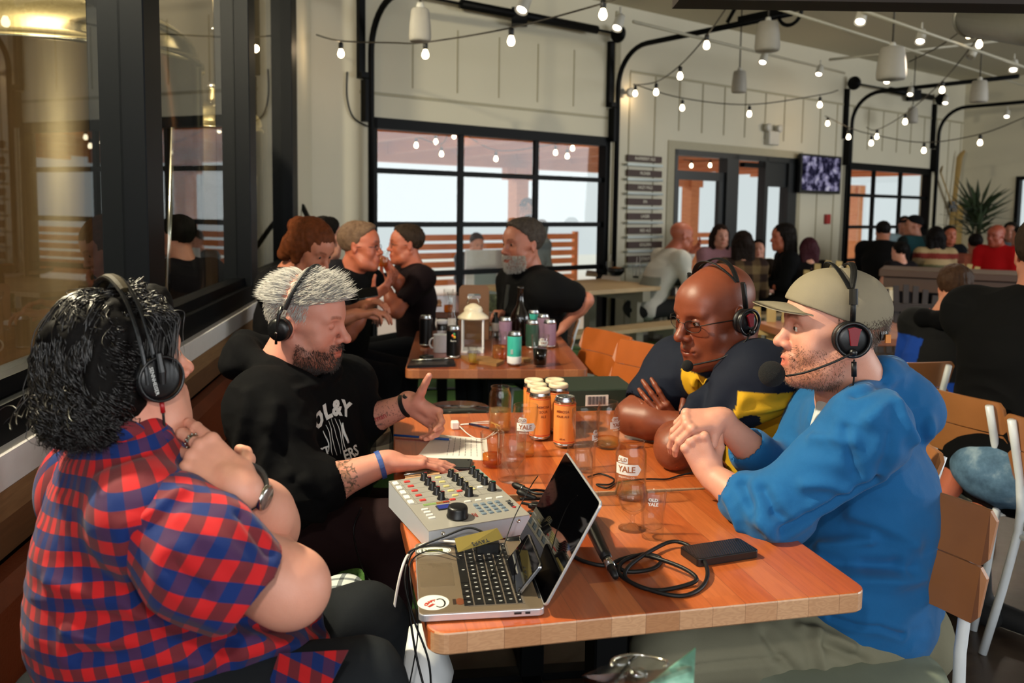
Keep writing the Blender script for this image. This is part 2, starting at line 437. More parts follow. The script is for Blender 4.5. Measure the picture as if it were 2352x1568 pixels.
def hand_sdf(s,w,fd,pn,side,curl=(.35,.4,.45,.5),spread=.06,thumb=None,sc=1.,tcurl=.4,bend2=1.,fore=None):
    """w wrist, fd finger direction, pn palm normal (out of the palm), side: +1 thumb lies on fd x pn side, -1 other"""
    f=U(fd); n=Vector(pn); n=(n-f*n.dot(f)).normalized(); t=f.cross(n)*side   # t: towards thumb
    w=Vector(w); P=lambda a,b,c: w+f*(a*sc)+t*(b*sc)+n*(c*sc)
    tips=[]
    mc=[(.026,.088),(.0085,.093),(-.0105,.088),(-.028,.079)]; fl=[(.044,.026,.022),(.049,.03,.023),(.045,.028,.022),(.036,.021,.02)]; fr=[.0093,.0096,.0091,.0082]
    s.cone(P(-.015,0,0),P(.02,0,0),.026*sc,.024*sc,.012)
    for i in range(4):
        b,l=mc[i]; s.cone(P(.012,b*.6,0),P(l,b,0),.0155*sc,.0115*sc,.009*sc)
    s.cone(P(.02,.018,.007),P(.06,.012,.006),.016*sc,.012*sc,.012*sc); s.cone(P(.02,-.018,.006),P(.06,-.02,.005),.014*sc,.011*sc,.012*sc)
    for i in range(4):
        b,l=mc[i]; p=P(l,b,-.001); c=curl[i] if isinstance(curl[i],(tuple,list)) else (curl[i],curl[i]*1.15*bend2,curl[i]*.75*bend2)
        sp=spread*(1.5-i); a=0
        s.ell(p-n*(.003*sc),(.0105*sc,)*3,None,.006*sc)
        r=fr[i]*sc
        for j in range(3):
            a+=c[j]; d=(f*math.cos(sp)+t*math.sin(sp))*math.cos(a)+n*math.sin(a); q=p+d*(fl[i][j]*sc)
            r2=r*(.94 if j<2 else .82); s.cone(p,q,r,r2,.0025); 
            if j<2: s.ell(q,(r2*1.07,)*3,None,.002)
            p,r=q,r2
        tips.append((p.copy(),d.copy(),n.copy()))
    th=thumb or (.55,.75,.35)      # direction components f,t,n of the metacarpal
    d=(f*th[0]+t*th[1]+n*th[2]).normalized(); p=P(.018,.02,.006); q=p+d*(.042*sc)
    s.cone(p,q,.0155*sc,.0125*sc,.012*sc)
    d2=(d+ (f*.5+n*.25-t*.25)*tcurl).normalized(); r=q+d2*(.034*sc); s.cone(q,r,.0118*sc,.0105*sc,.004*sc)
    d3=(d2+(f*.4+n*.2-t*.4)*tcurl).normalized(); e=r+d3*(.027*sc); s.cone(r,e,.0105*sc,.0088*sc,.003*sc)
    tips.append((e.copy(),d3.copy(),n.copy()))
    return tips
def skinmat(name,base,rough=.48,red=.25):
    if name in MATS: return MATS[name]
    t=NT(name); at=t.n('ShaderNodeAttribute',attribute_name='tint').outputs[0]; co=t.coord()
    c=lin(base); n1=t.noise(co,14,4); n2=t.noise(co,90,3)
    cc=t.mix(n1,tuple(v*.9 for v in c),(min(1,c[0]*1.08),c[1]*.95,c[2]*.92)); cc=t.mix(t.math('MULTIPLY',n2,.25),cc,(c[0]*.75,c[1]*.55,c[2]*.5))
    cc=t.mix(1.,cc,at,'MULTIPLY'); h=t.noise(co,420,4,.6)
    b=t.bsdf(cc,rough,0,t.bump(h,.25,.0015),.45); b.inputs['Subsurface Weight'].default_value=.12; b.inputs['Subsurface Radius'].default_value=(.012,.004,.002); b.inputs['Subsurface Scale'].default_value=.5
    MATS[name]=t.out(b); return MATS[name]
def cloth(name,base,rough=.85,weave=900,bump=.25,sheen=.0,var=.12):
    if name in MATS: return MATS[name]
    t=NT(name); co=t.coord(); c=lin(base); n=t.noise(co,10,4)
    cc=t.mix(n,tuple(v*(1-var) for v in c),tuple(min(1,v*(1+var)) for v in c)); f=t.noise(co,weave,2); cc=t.mix(t.math('MULTIPLY',f,.35),cc,tuple(v*.6 for v in c))
    h=t.math('ADD',t.math('MULTIPLY',t.noise(co,weave,2),.3),t.math('MULTIPLY',t.noise(t.mapv(co,(1,1,.5)),26,4),.7))
    b=t.bsdf(cc,rough,0,t.bump(h,bump,.006),.12); b.inputs['Sheen Weight'].default_value=sheen; b.inputs['Sheen Roughness'].default_value=.5
    MATS[name]=t.out(b); return MATS[name]
def folds(V,F,amp,freq=(9,9,22),seed=0,mask=None):
    N=normals(V,F); P=V*np.array(freq)+seed*7.31; w=vnoise(V*6+seed)*.6
    f=vnoise(P+w[:,None]); f=1-np.abs(f)*2; f2=vnoise(P*2.3+11)
    d=(f*.75+f2*.25)*amp
    if mask is not None: d=d*mask
    return V+N*d[:,None]
def creases(V,F,L):
    '''press soft folds into cloth along lines lying on its surface'''
    N=normals(V,F); W=V-np.array(CAMP); r,u,f=np.array(RT),np.array(UP),np.array(FW); z=np.maximum(W@f,.05); px=CX+FPX*(W@r)/z; py=CY-FPX*(W@u)/z
    D=np.zeros(len(V))
    def sf(x,y):
        d=np.hypot(px-x,py-y); m=np.where(d<9)[0]
        return V[m[np.argmin(z[m])]] if len(m) else V[np.argmin(d)]
    for x0,y0,x1,y1,w,a in L:
        P=[sf(x0+(x1-x0)*t,y0+(y1-y0)*t) for t in(0,.34,.67,1)]; dm=np.full(len(V),9.)
        for i in range(3):
            ab=P[i+1]-P[i]; t=np.clip((V-P[i])@ab/(ab@ab+1e-12),0,1); dm=np.minimum(dm,np.linalg.norm(V-P[i]-t[:,None]*ab,axis=1))
        e=np.minimum(np.linalg.norm(V-P[0],axis=1),np.linalg.norm(V-P[3],axis=1))
        D+=a*np.exp(-(dm/w)**2)-a*.35*np.exp(-((dm-w*2.2)/(w*1.3))**2)
    return V+N*D[:,None]
def near(V,c,r):
    d=np.linalg.norm(V-np.array(c),axis=1); return np.clip(1-d/r,0,1)
HAIRM={}
def hairmat(name,c1,c2=None,rough=.35):
    if name in MATS: return MATS[name]
    t=NT(name); co=t.coord(); f=t.noise(co,60,3); cc=t.mix(f,lin(c1),lin(c2 or c1)); MATS[name]=t.out(t.bsdf(cc,rough,0,None,.5 if rough<.5 else .1)); return MATS[name]
def strands(name,paths,rad,mat,parent,taper=True,n=1):
    cu=bpy.data.curves.new(name,'CURVE'); cu.dimensions='3D'; cu.bevel_depth=rad; cu.bevel_resolution=n; cu.use_fill_caps=True
    for p in paths:
        sp=cu.splines.new('POLY'); m=len(p); sp.points.add(m-1); co=np.ones((m,4),dtype=np.float32); co[:,:3]=p; sp.points.foreach_set('co',co.ravel())
        if taper: sp.points.foreach_set('radius',np.clip(1.15*(1-(np.arange(m)/(m-1))**3)+.08,0,1).astype(np.float32))
    cu.materials.append(mat)
    o=bpy.data.objects.new(name,cu); COL.objects.link(o); dg=bpy.context.evaluated_depsgraph_get()
    me=bpy.data.meshes.new_from_object(o.evaluated_get(dg)); bpy.data.objects.remove(o); bpy.data.curves.remove(cu)
    me.polygons.foreach_set('use_smooth',np.ones(len(me.polygons),dtype=bool))
    return link(name,me,parent)
# ---------------------------------------------------------------- materials of the place
def wallmat():
    t=NT('painted_boards'); co=t.coord(); c=lin('#cfc8b2'); n=t.noise(co,2.2,3)
    cc=t.mix(n,tuple(v*.93 for v in c),c); return t.out(t.bsdf(cc,.6,0,t.bump(t.noise(co,60,3),.06,.01),.3))
MW=wallmat(); BLK=plain('black_steel','#040506',.5,.0,.12); TRIM=plain('off_white_trim','#cfc7b6',.5)
def floormat():
    t=NT('stained_concrete'); co=t.coord(); n=t.noise(co,1.3,6,.6); n2=t.noise(co,18,4)
    cc=t.ramp(n,[(.3,lin('#1d130d')),(.55,lin('#33241a')),(.8,lin('#463527'))]); cc=t.mix(t.math('MULTIPLY',n2,.3),cc,lin('#6b5a49'))
    return t.out(t.bsdf(cc,t.math('ADD',t.math('MULTIPLY',n2,.2),.25),0,t.bump(n2,.1,.01),.5))
_c0=wp(11.35,0); _c1=_c0+WN*11.5; _c2=wp(-6.5,0)
RPOLY=[(_c2.x,_c2.y),(-6.6,-5.5),(15,-5.5),(_c1.x,_c1.y),(_c0.x,_c0.y)]
mb=MB(); mb.prism(RPOLY,.1,Matrix.Translation((0,0,-.1))); fl=st(mb.build('floor',floormat()))
mb=MB(); mb.prism(RPOLY,.1,Matrix.Translation((0,0,3.77)))
ceil=st(mb.build('ceiling',plain('painted_ceiling','#b9b29b',.7)))
def wbox(mb,s0,s1,z0,z1,o0,o1,mi=0,bev=0):
    c=(wp(s0,z0,o0)+wp(s1,z1,o1))/2; R=Matrix((WU,-WN,Vector((0,0,1)))).transposed(); mb.box(c,(abs(s1-s0),abs(o1-o0),abs(z1-z0)),R,mi,bev)
SC=11.35
mb=MB()
D1=(0.,3.0,2.3); DD=(4.08,6.57,2.23); D3=(7.78,10.3,2.24)
prev=-.62
for a,b,h in(D1,DD,D3):
    wbox(mb,prev,a,0,3.8,0,-.16); wbox(mb,a,b,h,3.8,0,-.16); prev=b
wbox(mb,prev,SC+.1,0,3.8,0,-.16); wall=st(mb.build('wall_back',MW))
# raised board-and-batten seams on the wall
mb=MB()
for s in np.arange(.45,3.0,.5): wbox(mb,s-.006,s+.006,2.6,3.2,0,.007)
for s in np.arange(3.3,SC,.42):
    z0=0 if not(DD[0]-.1<s<DD[1]+.1 or D3[0]-.1<s<D3[1]+.1) else 2.45
    wbox(mb,s-.008,s+.008,z0,3.05,0,.009)
wbox(mb,-.1,3.05,2.5,2.53,0,.008); wbox(mb,DD[0]-.12,DD[1]+.12,DD[2],DD[2]+.1,0,.012); wbox(mb,DD[0]-.12,DD[0],0,DD[2],0,.012); wbox(mb,DD[1],DD[1]+.1,0,DD[2],0,.012)
wbox(mb,3.05,3.13,0,3.7,0,.015); wbox(mb,3.3,SC,3.05,3.08,0,.008)
tr=st(mb.build('trim_1',plain('batten_paint','#a29a80',.6)))
# far right wall
RW=wp(SC,0); R2=Matrix((WN,WU,Vector((0,0,1)))).transposed()
mb=MB(); 
def rbox(mb,a0,a1,z0,z1,o0,o1,mi=0): # a along WN toward camera, o: + = beyond room
    c=RW+WN*((a0+a1)/2)+WU*((o0+o1)/2)+Vector((0,0,(z0+z1)/2)); mb.box(c,(abs(a1-a0),abs(o1-o0),abs(z1-z0)),R2,mi)
def onr(x,y):
    r=ray(x,y); t=WU.dot(RW-CAMP)/WU.dot(r); q=CAMP+r*t; return (q-RW).dot(WN),q.z
wa,wz=onr(2335,405); 
rbox(mb,0,wa,0,3.8,0,.16); rbox(mb,wa,wa+1.6,wz,3.8,0,.16); rbox(mb,wa,wa+1.6,0,.9,0,.16); rbox(mb,wa+1.6,11,0,3.8,0,.16)
st(mb.build('wall_right',MW))
mb=MB()
for a in(wa,wa+.78,wa+1.54): rbox(mb,a,a+.06,.9,wz,-.02,.1)
rbox(mb,wa,wa+1.6,wz-.06,wz,-.02,.1); rbox(mb,wa,wa+1.6,.9,.96,-.02,.1)
w1=st(mb.build('window_1',BLK)); PANE=glassmat('window_glass',(.97,.99,.98),1.45,0,.0)
mb=MB(); rbox(mb,wa+.05,wa+1.55,.95,wz-.05,.03,.036); mb.build('pane',PANE,w1)
# ---- doors
def gdoor(name,s0,s1,h,cols,rows,zb,fw=.05,track=True,thk=.05,top=.1):
    mb=MB(); o0,o1=-.02,-.07
    wbox(mb,s0,s0+fw*1.4,0,h,.02,-.1); wbox(mb,s1-fw*1.4,s1,0,h,.02,-.1); wbox(mb,s0,s1,h-top,h,.02,-.1)
    a,b=s0+fw*1.4,s1-fw*1.4; xs=[a+(b-a)*i/cols for i in range(cols+1)]
    for x in xs[1:-1]: wbox(mb,x-fw*.5,x+fw*.5,0,h-top,o0,o1)
    for z in zb: wbox(mb,a,b,z-thk/2,z+thk/2,o0,o1)
    d=st(mb.build(name,BLK)); zz=[0]+list(zb)+[h-top]
    for i in range(cols):
        for j in range(len(zz)-1):
            m=MB(); wbox(m,xs[i]+fw*.4,xs[i+1]-fw*.4,zz[j]+.02,zz[j+1]-.02,-.042,-.048); m.build('pane',PANE,d)
    if track:
        for s in(s0-.03,s1+.03):
            m=MB(); pts=[wp(s,0.02,.09),wp(s,h+.55,.09)]+[wp(s,h+.55+.42*math.sin(a_),.09+.42*(1-math.cos(a_))) for a_ in np.linspace(.15,PI/2,9)]+[wp(s,h+.97,2.3)]
            m.tube(pts,.028,8); m.build('track',BLK,d)
            m=MB(); wbox(m,s-.1,s-.04,h+.35,h+1.05,.0,.06); wbox(m,s-.1,s+.02,h+.33,h+.38,.0,.1); m.lathe([(.01,-.03),(.09,-.03),(.1,0),(.09,.03),(.01,.03)],wp(s-.06,h+1.12,.13),20,0,Matrix((-WN,Vector((0,0,1)),WU)).transposed()); m.build('bracket',BLK,d)
            m=MB(); wbox(m,s-.06,s+.02,h-.05,h+.32,.005,.1); m.build('guide_box',BLK,d)
        m=MB(); m.tube([wp(s0-.05,h+1.12,.13),wp(s1+.05,h+1.12,.13)],.014,8); m.tube([wp(s0+.9,h+1.12,.13),wp(s1-.35,h+1.12,.13)],.045,12); m.box(wp(s0+1.6,h+1.1,.13),(.16,.16,.16)); m.build('spring_shaft',BLK,d)
        m=MB(); m.box(wp(s1,h+1.0,2.2),(.9,.07,.05),math.atan2(WN.y,WN.x)); m.tube([wp(s1,h+1.4,1.9),wp(s1,h+1.0,1.6)],.02,6); m.tube([wp(s1,h+1.4,1.9),wp(s1,h+1.0,2.2)],.02,6)
        m.tube([wp(s1,h+1.03,2.3)+WN*.12*math.cos(q)+Vector((0,0,.12*math.sin(q)-.05)) for q in np.linspace(-2.9,.2,12)],.018,6); m.build('hanger_rail',BLK,d)
    return d
d1=gdoor('door_1',*D1,3,4,(.84,1.32,1.82))
d3=gdoor('door_3',*D3,3,4,(.78,1.28,1.76),.045)
# double glass door
mb=MB(); s0,s1,h=DD
def onws(x): return onw(x,450)[0]
p1,p2,p3=onws(1668),onws(1688),onws(1757)
wbox(mb,s0,s1,h-.07,h,.02,-.12); wbox(mb,s0,s0+.05,0,h,.02,-.12); wbox(mb,s1-.2,s1,0,h,.02,-.12); wbox(mb,p1-.02,p2+.04,0,h,.02,-.12); wbox(mb,p3-.035,p3+.035,0,h,.02,-.1)
wbox(mb,s0,s0+.12,0,h-.25,-.02,-.08); wbox(mb,s0,p1,h-.36,h-.25,-.02,-.08); wbox(mb,p1-.12,p1,0,h-.25,-.02,-.08); wbox(mb,s0,s1,0,.22,-.02,-.08); wbox(mb,p3,s1,h-.4,h-.07,-.02,-.05)
d2=st(mb.build('door_2',plain('door_charcoal','#15181a',.4)))
for a,b in((s0+.05,p1),(p2,p3),(p3,s1-.2)):
    m=MB(); wbox(m,a,b,.2,h-.05,-.047,-.053); m.build('pane',PANE,d2)
m=MB(); wbox(m,p2+.15,p3-.1,h-.16,h-.1,.02,-.06); m.build('door_closer',BLK,d2)
# ---- outside terrace
WOOD=None
def orangewood():
    t=NT('cedar'); co=t.coord(); n=t.noise(t.mapv(co,(1,1,8)),5,5); cc=t.mix(n,lin('#c0652f'),lin('#f0a468')); return t.out(t.bsdf(cc,.6))
CED=orangewood()
mb=MB(); wbox(mb,-9,20,-.12,-.02,-.16,-14); st(mb.build('terrace_ground',plain('pale_paving','#e6e2d8',.8)))
zb=onw(950,375,-4.2)[1]; zt=onw(950,283,-4.2)[1]
mb=MB(); wbox(mb,-6,7,zb,zb+.3,-4.1,-4.3); st(mb.build('trim_2',CED))
mb=MB(); wbox(mb,-6,14,zb+.3,zb+.36,-.4,-5.2)
for s in np.arange(-6,14,1.2): wbox(mb,s,s+.1,zb+.12,zb+.3,-.5,-4.9)
st(mb.build('terrace_roof',CED))
for i,(x) in enumerate((1192,1588,1968)):
    s,_=onw(x,450,-4.0); mb=MB(); wbox(mb,s-.12,s+.12,-.02,zb,-3.9,-4.14); wbox(mb,s-.28,s+.28,zb-.2,zb,-3.95,-4.1); o=mb.build('cedar_post',CED)
    tag(o,['square cedar post seen through the left garage door','square cedar post seen through the double glass doors','square cedar post seen through the far garage door'][i],'post','cedar posts of the terrace')
def fence(s0,s1,o,label):
    r=thing('slat_fence',label,'fence',wp((s0+s1)/2,0,o))
    for z in np.arange(.1,1.0,.16): m=MB(); wbox(m,s0,s1,z,z+.11,o,o-.03); m.build('slat',CED,r)
    for s in(s0,s1): m=MB(); wbox(m,s-.05,s+.05,-.02,1.05,o-.04,o-.12); m.build('post',CED,r)
fence(-2.5,2.7,-5.4,'low cedar slat fence outside the left garage door')
fence(3.6,7.5,-5.6,'low cedar slat fence outside the double glass doors')
fence(8.3,12,-5.5,'low cedar slat fence outside the far garage door')
# ---- glass partition on the left
P0=Vector((-.95,0,0)); PU=Vector((-.119,1,0)).normalized(); PN=Vector((PU.y,-PU.x,0)); R3=Matrix((PU,-PN,Vector((0,0,1)))).transposed()
def pbox(mb,a0,a1,z0,z1,o0,o1,mi=0,bev=0):
    c=P0+PU*((a0+a1)/2)+PN*((o0+o1)/2)+Vector((0,0,(z0+z1)/2)); mb.box(c,(abs(a1-a0),abs(o1-o0),abs(z1-z0)),R3,mi,bev)
PE=7.27
mb=MB(); pbox(mb,-3,PE,0,.747,-.1,.06); pbox(mb,-3,PE,3.4,3.8,-.1,.08); st(mb.build('wall_left',plain('dark_timber_wall','#2a1c13',.7)))
def sillwood():
    t=NT('sill_oak'); co=t.coord(); n=t.noise(t.mapv(co,(3,3,40)),3,5); return t.out(t.bsdf(t.mix(n,lin('#5f4227'),lin('#9a7650')),.5))
def sillwood2():
    t=NT('band_oak'); co=t.coord(); n=t.noise(t.mapv(co,(3,3,40)),3,5); return t.out(t.bsdf(t.mix(n,lin('#4a2f1a'),lin('#6d4a2c')),.5))
mb=MB(); pbox(mb,-3,PE-.2,.747,.825,.02,.103); st(mb.build('trim_3',sillwood2()))
mb=MB(); pbox(mb,-3,PE-.2,.825,.886,.02,.104); st(mb.build('trim_4',sillwood()))
mb=MB(); pbox(mb,-3,PE-.2,.886,.964,.02,.106,0,.003); st(mb.build('trim_5',plain('sill_white','#d6d2cf',.35,spec=.5)))
GL=glassmat('partition_glass',(.92,.93,.9),1.5,0,.03)
mb=MB(); pbox(mb,-3,PE-.2,.964,1.05,-.1,.076); pbox(mb,-3,PE-.2,3.3,3.42,-.1,.076); pbox(mb,-3,PE-.2,1.05,1.09,-.04,.04)
for y0,w in((.95,.18),(2.73,.18),(4.46,.18),(6.02,.26)): pbox(mb,y0,y0+w,.96,3.4,-.1,.076,0,.004)
w2=st(mb.build('window_2',plain('blue_black_frame','#030508',.5,.0,.12)))
for a,b in((-1,.95),(1.13,2.73),(2.91,4.46),(4.64,6.02)):
    m=MB(); pbox(m,a,b,1.05,3.3,-.004,.004); m.build('pane',GL,w2)
mb=MB(); pbox(mb,6.28,PE,.9,3.8,-.1,.06); st(mb.build('wall_front',MW))
# brewhouse behind the glass
mb=MB(); mb.box((-6.1,0,1.9),(.2,7.6,3.8)); st(mb.build('wall_brewhouse',plain('brewhouse_wall','#4a4335',.8)))
def steel():
    t=NT('brushed_steel'); co=t.coord(); n=t.noise(t.mapv(co,(40,40,.6)),2,4); cc=t.mix(n,lin('#a89a78'),lin('#d8cca8')); b=t.bsdf(cc,t.math('ADD',t.math('MULTIPLY',n,.1),.1),1.); return t.out(b)
mb=MB(); wbox(mb,-6.2,-.62,0,3.8,0,-.16); st(mb.build('wall_brewhouse_back',MATS['brewhouse_wall']))
STL=steel(); CHR=plain('polished_steel','#c9c6bf',.15,1.)
def tank(cx,cy,R,z0,zs,zt,label,pipes):
    r=thing('brewing_tank',label,'tank',(cx,cy,0),'stainless tanks behind the glass')
    m=MB(); pr=[(R*.55,z0),(R*.95,z0+.12),(R,z0+.2),(R,zs-.06),(R*1.02,zs-.06),(R*1.02,zs-.03),(R,zs-.03),(R*.985,zs)]
    for i in range(1,11): a=i/10*PI/2; pr.append((R*.985*math.cos(a),zs+(zt-zs)*math.sin(a)))
    m.lathe(pr,(cx,cy,0),72); m.build('vessel',STL,r)
    m=MB(); m.lathe([(.2*R,zt-.03),(.2*R,zt+.06),(.24*R,zt+.06),(.24*R,zt+.09),(.01,zt+.1)],(cx+.1*R,cy-.15*R,0),24); m.build('hatch',CHR,r)
    for x,y,h,w in pipes:
        m=MB(); m.tube([(cx+x,cy+y,zs),(cx+x,cy+y,zs+h),(cx+x,cy+y,zs+h+.02)],w,12); m.lathe([(w,-.01),(w*1.7,-.01),(w*1.7,.01),(w,.01)],(cx+x,cy+y,zs+h*.5),16); m.build('pipe',CHR,r)
    for a in(.7,2.3,3.9,5.5):
        m=MB(); m.tube([(cx+R*.8*math.cos(a),cy+R*.8*math.sin(a),0.),(cx+R*.8*math.cos(a),cy+R*.8*math.sin(a),z0+.2)],.04,10); m.build('leg',CHR,r)
    m=MB(); m.tube([(cx+R*.9,cy-R*.45,z0+.3),(cx+R*1.02,cy-R*.5,zs-.4)],.012,8); m.build('sight_tube',CHR,r)
tank(-2.25,4.25,.63,.3,2.24,2.5,'wide domed stainless tank nearest behind the glass',[(.35,-.2,1.2,.025),(-.1,-.3,.5,.05),(.1,.1,1.2,.03)])
tank(-2.32,6.5,.36,.3,2.1,2.3,'slimmer stainless tank farther back behind the glass',[(.05,-.1,1.4,.025),(.2,-.1,1.4,.025)])
tank(-4.6,5.2,.8,.3,2.6,2.95,'large stainless tank deep in the brewhouse at far left',[(.2,-.1,.8,.03)])
# booth
LE=NT('cognac_leather'); co=LE.coord(); n=LE.noise(co,5,4); LE=LE.out(LE.bsdf(LE.mix(n,lin('#4a2010'),lin('#7a3a1c')),.42,0,LE.bump(LE.noise(co,160,3),.25,.003),.45))
r=thing('booth_bench','long brown leather booth bench under the brewery windows','bench',P0+PU*2)
m=MB()
for a in(-1.4,.6,2.6,4.6): pbox(m,a,a+1.985,.48,.735,.07,.17,0,.03)
m.build('backrest',LE,r)
m=MB()
for a in(-1.4,.6,2.6,4.6): pbox(m,a,a+1.985,.33,.46,.08,.56,0,.03)
m.build('seat',LE,r); m=MB(); pbox(m,-1.4,6.58,0,.33,.08,.5); m.build('base',plain('dark_timber','#20140c',.6),r)
# turf
def turfmat():
    t=NT('artificial_turf'); co=t.coord(); n=t.noise(co,90,4); n2=t.noise(co,1.2,2); cc=t.mix(n,lin('#2a4a1e'),lin('#6a9a50')); return t.out(t.bsdf(cc,.8,0,t.bump(n,.8,.02),.2))
mb=MB(); _a=P0+PU*2.9+PN*.62; _b=P0+PU*6.9+PN*.62; _e=wp(2.9,0,.1); mb.prism([(_a.x,2.95),(1.35,2.95),(1.5,4.4),(3.6,6.4),(3.6,9.),(_e.x,_e.y),(_b.x,_b.y)],.012,Matrix.Identity(4))
tag(mb.build('artificial_turf',turfmat()),'green artificial turf laid on the floor around the picnic tables','turf',kind='stuff')
# beam and duct near the ceiling top right
a,b=aY(1560,-12,3.),aY(2420,24,3.); b2=aY(2420,-60,3.)
mb=MB(); d=(b-a); L=d.length; rx=frame(Vector((0,1,0)),Vector((0,0,1))); 
mb.box((a+b)/2+Vector((0,.06,.1)),(L,.14,.2),math.atan2(d.y,d.x)); o=st(mb.build('trim_6',plain('dark_beam','#1a0f09',.7)))
o=thing('ventilation_duct','round grey perforated duct under the ceiling at upper right','duct',aY(2330,60,5))
m=MB(); m.tube([aY(2240,38,5.2),aY(2600,80,3.6)],[.12,.12],28); q=plain('galvanised','#7d7c74',.5,.6); m.build('duct_pipe',q,o)
m=MB(); m.tube([aY(2240,38,5.2),aY(2236,37.5,5.22)],[.128,.128],28); m.build('flange',q,o)
# ---------------------------------------------------------------- sky, sun, flash and added fill lights
def light(k,name,loc,e,col,size=None,rot=None,**kw):
    l=bpy.data.lights.new(name,k); l.energy=e; l.color=col
    for a,b in kw.items(): setattr(l,a,b)
    if size is not None:
        if k=='AREA': l.shape='RECTANGLE'; l.size,l.size_y=size
        else: l.shadow_soft_size=size
    o=bpy.data.objects.new(name,l); COL.objects.link(o); o.location=loc
    if rot is not None: o.rotation_euler=Vector(rot).to_track_quat('-Z','Y').to_euler()
    return o
W=bpy.data.worlds.new('sky'); S.world=W; W.use_nodes=True; W.node_tree.nodes['Background'].inputs[0].default_value=(.93,1,1.03,1); W.node_tree.nodes['Background'].inputs[1].default_value=.76
light('AREA','fill_light_back',(2.,-4.5,2.2),215,(.92,.97,1),(9,2.6),(0,1,-.05))  # added fill behind the camera, brightens the room; no window there
light('AREA','fill_light_right',(12.5,4,2.4),540,(.95,.98,1),(7,2.6),(-1,.35,-.05))  # added fill from the right, lifts the dim walls and ceiling
light('POINT','camera_flash',(-.06,.06,1.74),33,(1,.93,.86),.035)

light('POINT','brewhouse_fill_light',(-1.75,1.9,3.15),800,(1,.88,.68),.06)  # added unseen lamp, placed to draw the bright streak on the tank
light('POINT','brewhouse_fill_light',(-3.4,5.4,3.5),300,(1,.88,.7),.25)  # added unseen lamp, brightens tanks and room behind the glass

light('SUN','low_sun_on_terrace',(6,20,8),2.6,(1,.93,.82),None,tuple(WN*.94+WU*.15+Vector((0,0,-.38))),angle=.05)
# ---------------------------------------------------------------- furniture
def butcher(name,bw,tones,gloss=.22,seed=0,long='Y',coat=.6,end=.85):
    t=NT(name); co=t.coord(); sp=t.n('ShaderNodeSeparateXYZ'); t.l(co,sp.inputs[0])
    a,b=(sp.outputs[0],sp.outputs[1]) if long=='Y' else (sp.outputs[1],sp.outputs[0])
    i=t.math('FLOOR',t.math('DIVIDE',a,bw)); j=t.math('FLOOR',t.math('ADD',t.math('DIVIDE',b,.9),t.math('MULTIPLY',i,.37)))
    cb=t.n('ShaderNodeCombineXYZ'); t.l(i,cb.inputs[0]); t.l(j,cb.inputs[1]); cb.inputs[2].default_value=seed
    wn=t.n('ShaderNodeTexWhiteNoise'); t.l(cb.outputs[0],wn.inputs[0])
    ad=t.n('ShaderNodeVectorMath',operation='MULTIPLY_ADD'); t.l(wn.outputs[1],ad.inputs[0]); ad.inputs[1].default_value=(9,9,9); t.l(co,ad.inputs[2])
    g=t.noise(t.mapv(ad.outputs[0],(14,1.1,14) if long=='Y' else (1.1,14,14)),2.4,5,.55); rg=t.math('SINE',t.math('MULTIPLY',g,38)); fine=t.noise(t.mapv(co,(160,6,60) if long=='Y' else (6,160,60)),3,3)
    cc=t.ramp(wn.outputs[0],[(.0,lin(tones[0])),(.5,lin(tones[1])),(1.,lin(tones[2]))])
    dk=t.mix(1.,cc,(.62,.5,.42),'MULTIPLY'); cc=t.mix(t.math('MULTIPLY',t.math('ADD',t.math('MULTIPLY',rg,.5),.5),.38),cc,dk); cc=t.mix(t.math('MULTIPLY',fine,.35),cc,dk)
    fr=t.math('FRACT',t.math('DIVIDE',a,bw)); ed=t.math('LESS_THAN',fr,.018); cc=t.mix(t.math('MULTIPLY',ed,.45),cc,(.05,.02,.008))
    nn=t.n('ShaderNodeTexCoord'); sn=t.n('ShaderNodeSeparateXYZ'); t.l(nn.outputs['Normal'],sn.inputs[0]); eg=t.math('GREATER_THAN',t.math('ABSOLUTE',sn.outputs[1] if long=='Y' else sn.outputs[0]),.6)
    ring=t.math('SINE',t.math('MULTIPLY',t.noise(t.mapv(ad.outputs[0],(9,9,26)),2.,2),60)); ec=t.mix(wn.outputs[0],lin('#b9875c'),lin('#dcb48c')); ec=t.mix(t.math('MULTIPLY',t.math('ADD',t.math('MULTIPLY',ring,.5),.5),.22),ec,lin('#8a5a38')); ec=t.mix(t.math('MULTIPLY',ed,.5),ec,lin('#6a4026')); cc=t.mix(t.math('MULTIPLY',eg,end),cc,ec)
    b_=t.bsdf(cc,.42,0,t.bump(g,.04,.002),.5); b_.inputs['Coat Weight'].default_value=coat; b_.inputs['Coat Roughness'].default_value=gloss
    MATS[name]=t.out(b_); return MATS[name]
def blackpost(m,x,y,z1):
    m.box((x,y,z1/2+.01),(.075,.075,z1-.02),0,0,.004); m.box((x,y,.012),(.5,.06,.024),0,0,.004); m.box((x,y,.012),(.06,.5,.024),0,0,.004); m.box((x,y,z1-.006),(.4,.3,.012))
def pub_table(name,label,cat,FL,rz,w,L,z,mat,thk=.038,group=None,leg=1,rad=.035):
    r=thing(name,label,cat,FL,group,rz)
    m=MB(); slab(m,w,L,rad,0,thk,Matrix.Translation((w/2,L/2,z-thk)),.004)
    o=bpy.data.objects.new('tabletop',None); me=m
    t=m.build('tabletop',mat); t.parent=r
    m=MB()
    for f in ([.5] if leg==1 else [.25,.75]): blackpost(m,w/2,L*f,z-thk)
    b=m.build('pedestal_base',BLK); b.parent=r; return r
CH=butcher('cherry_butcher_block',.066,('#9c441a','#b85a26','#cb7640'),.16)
CH2=butcher('cherry_butcher_block_dark',.066,('#7c3416','#93461f','#a85a2c'),.15,5,end=.18)
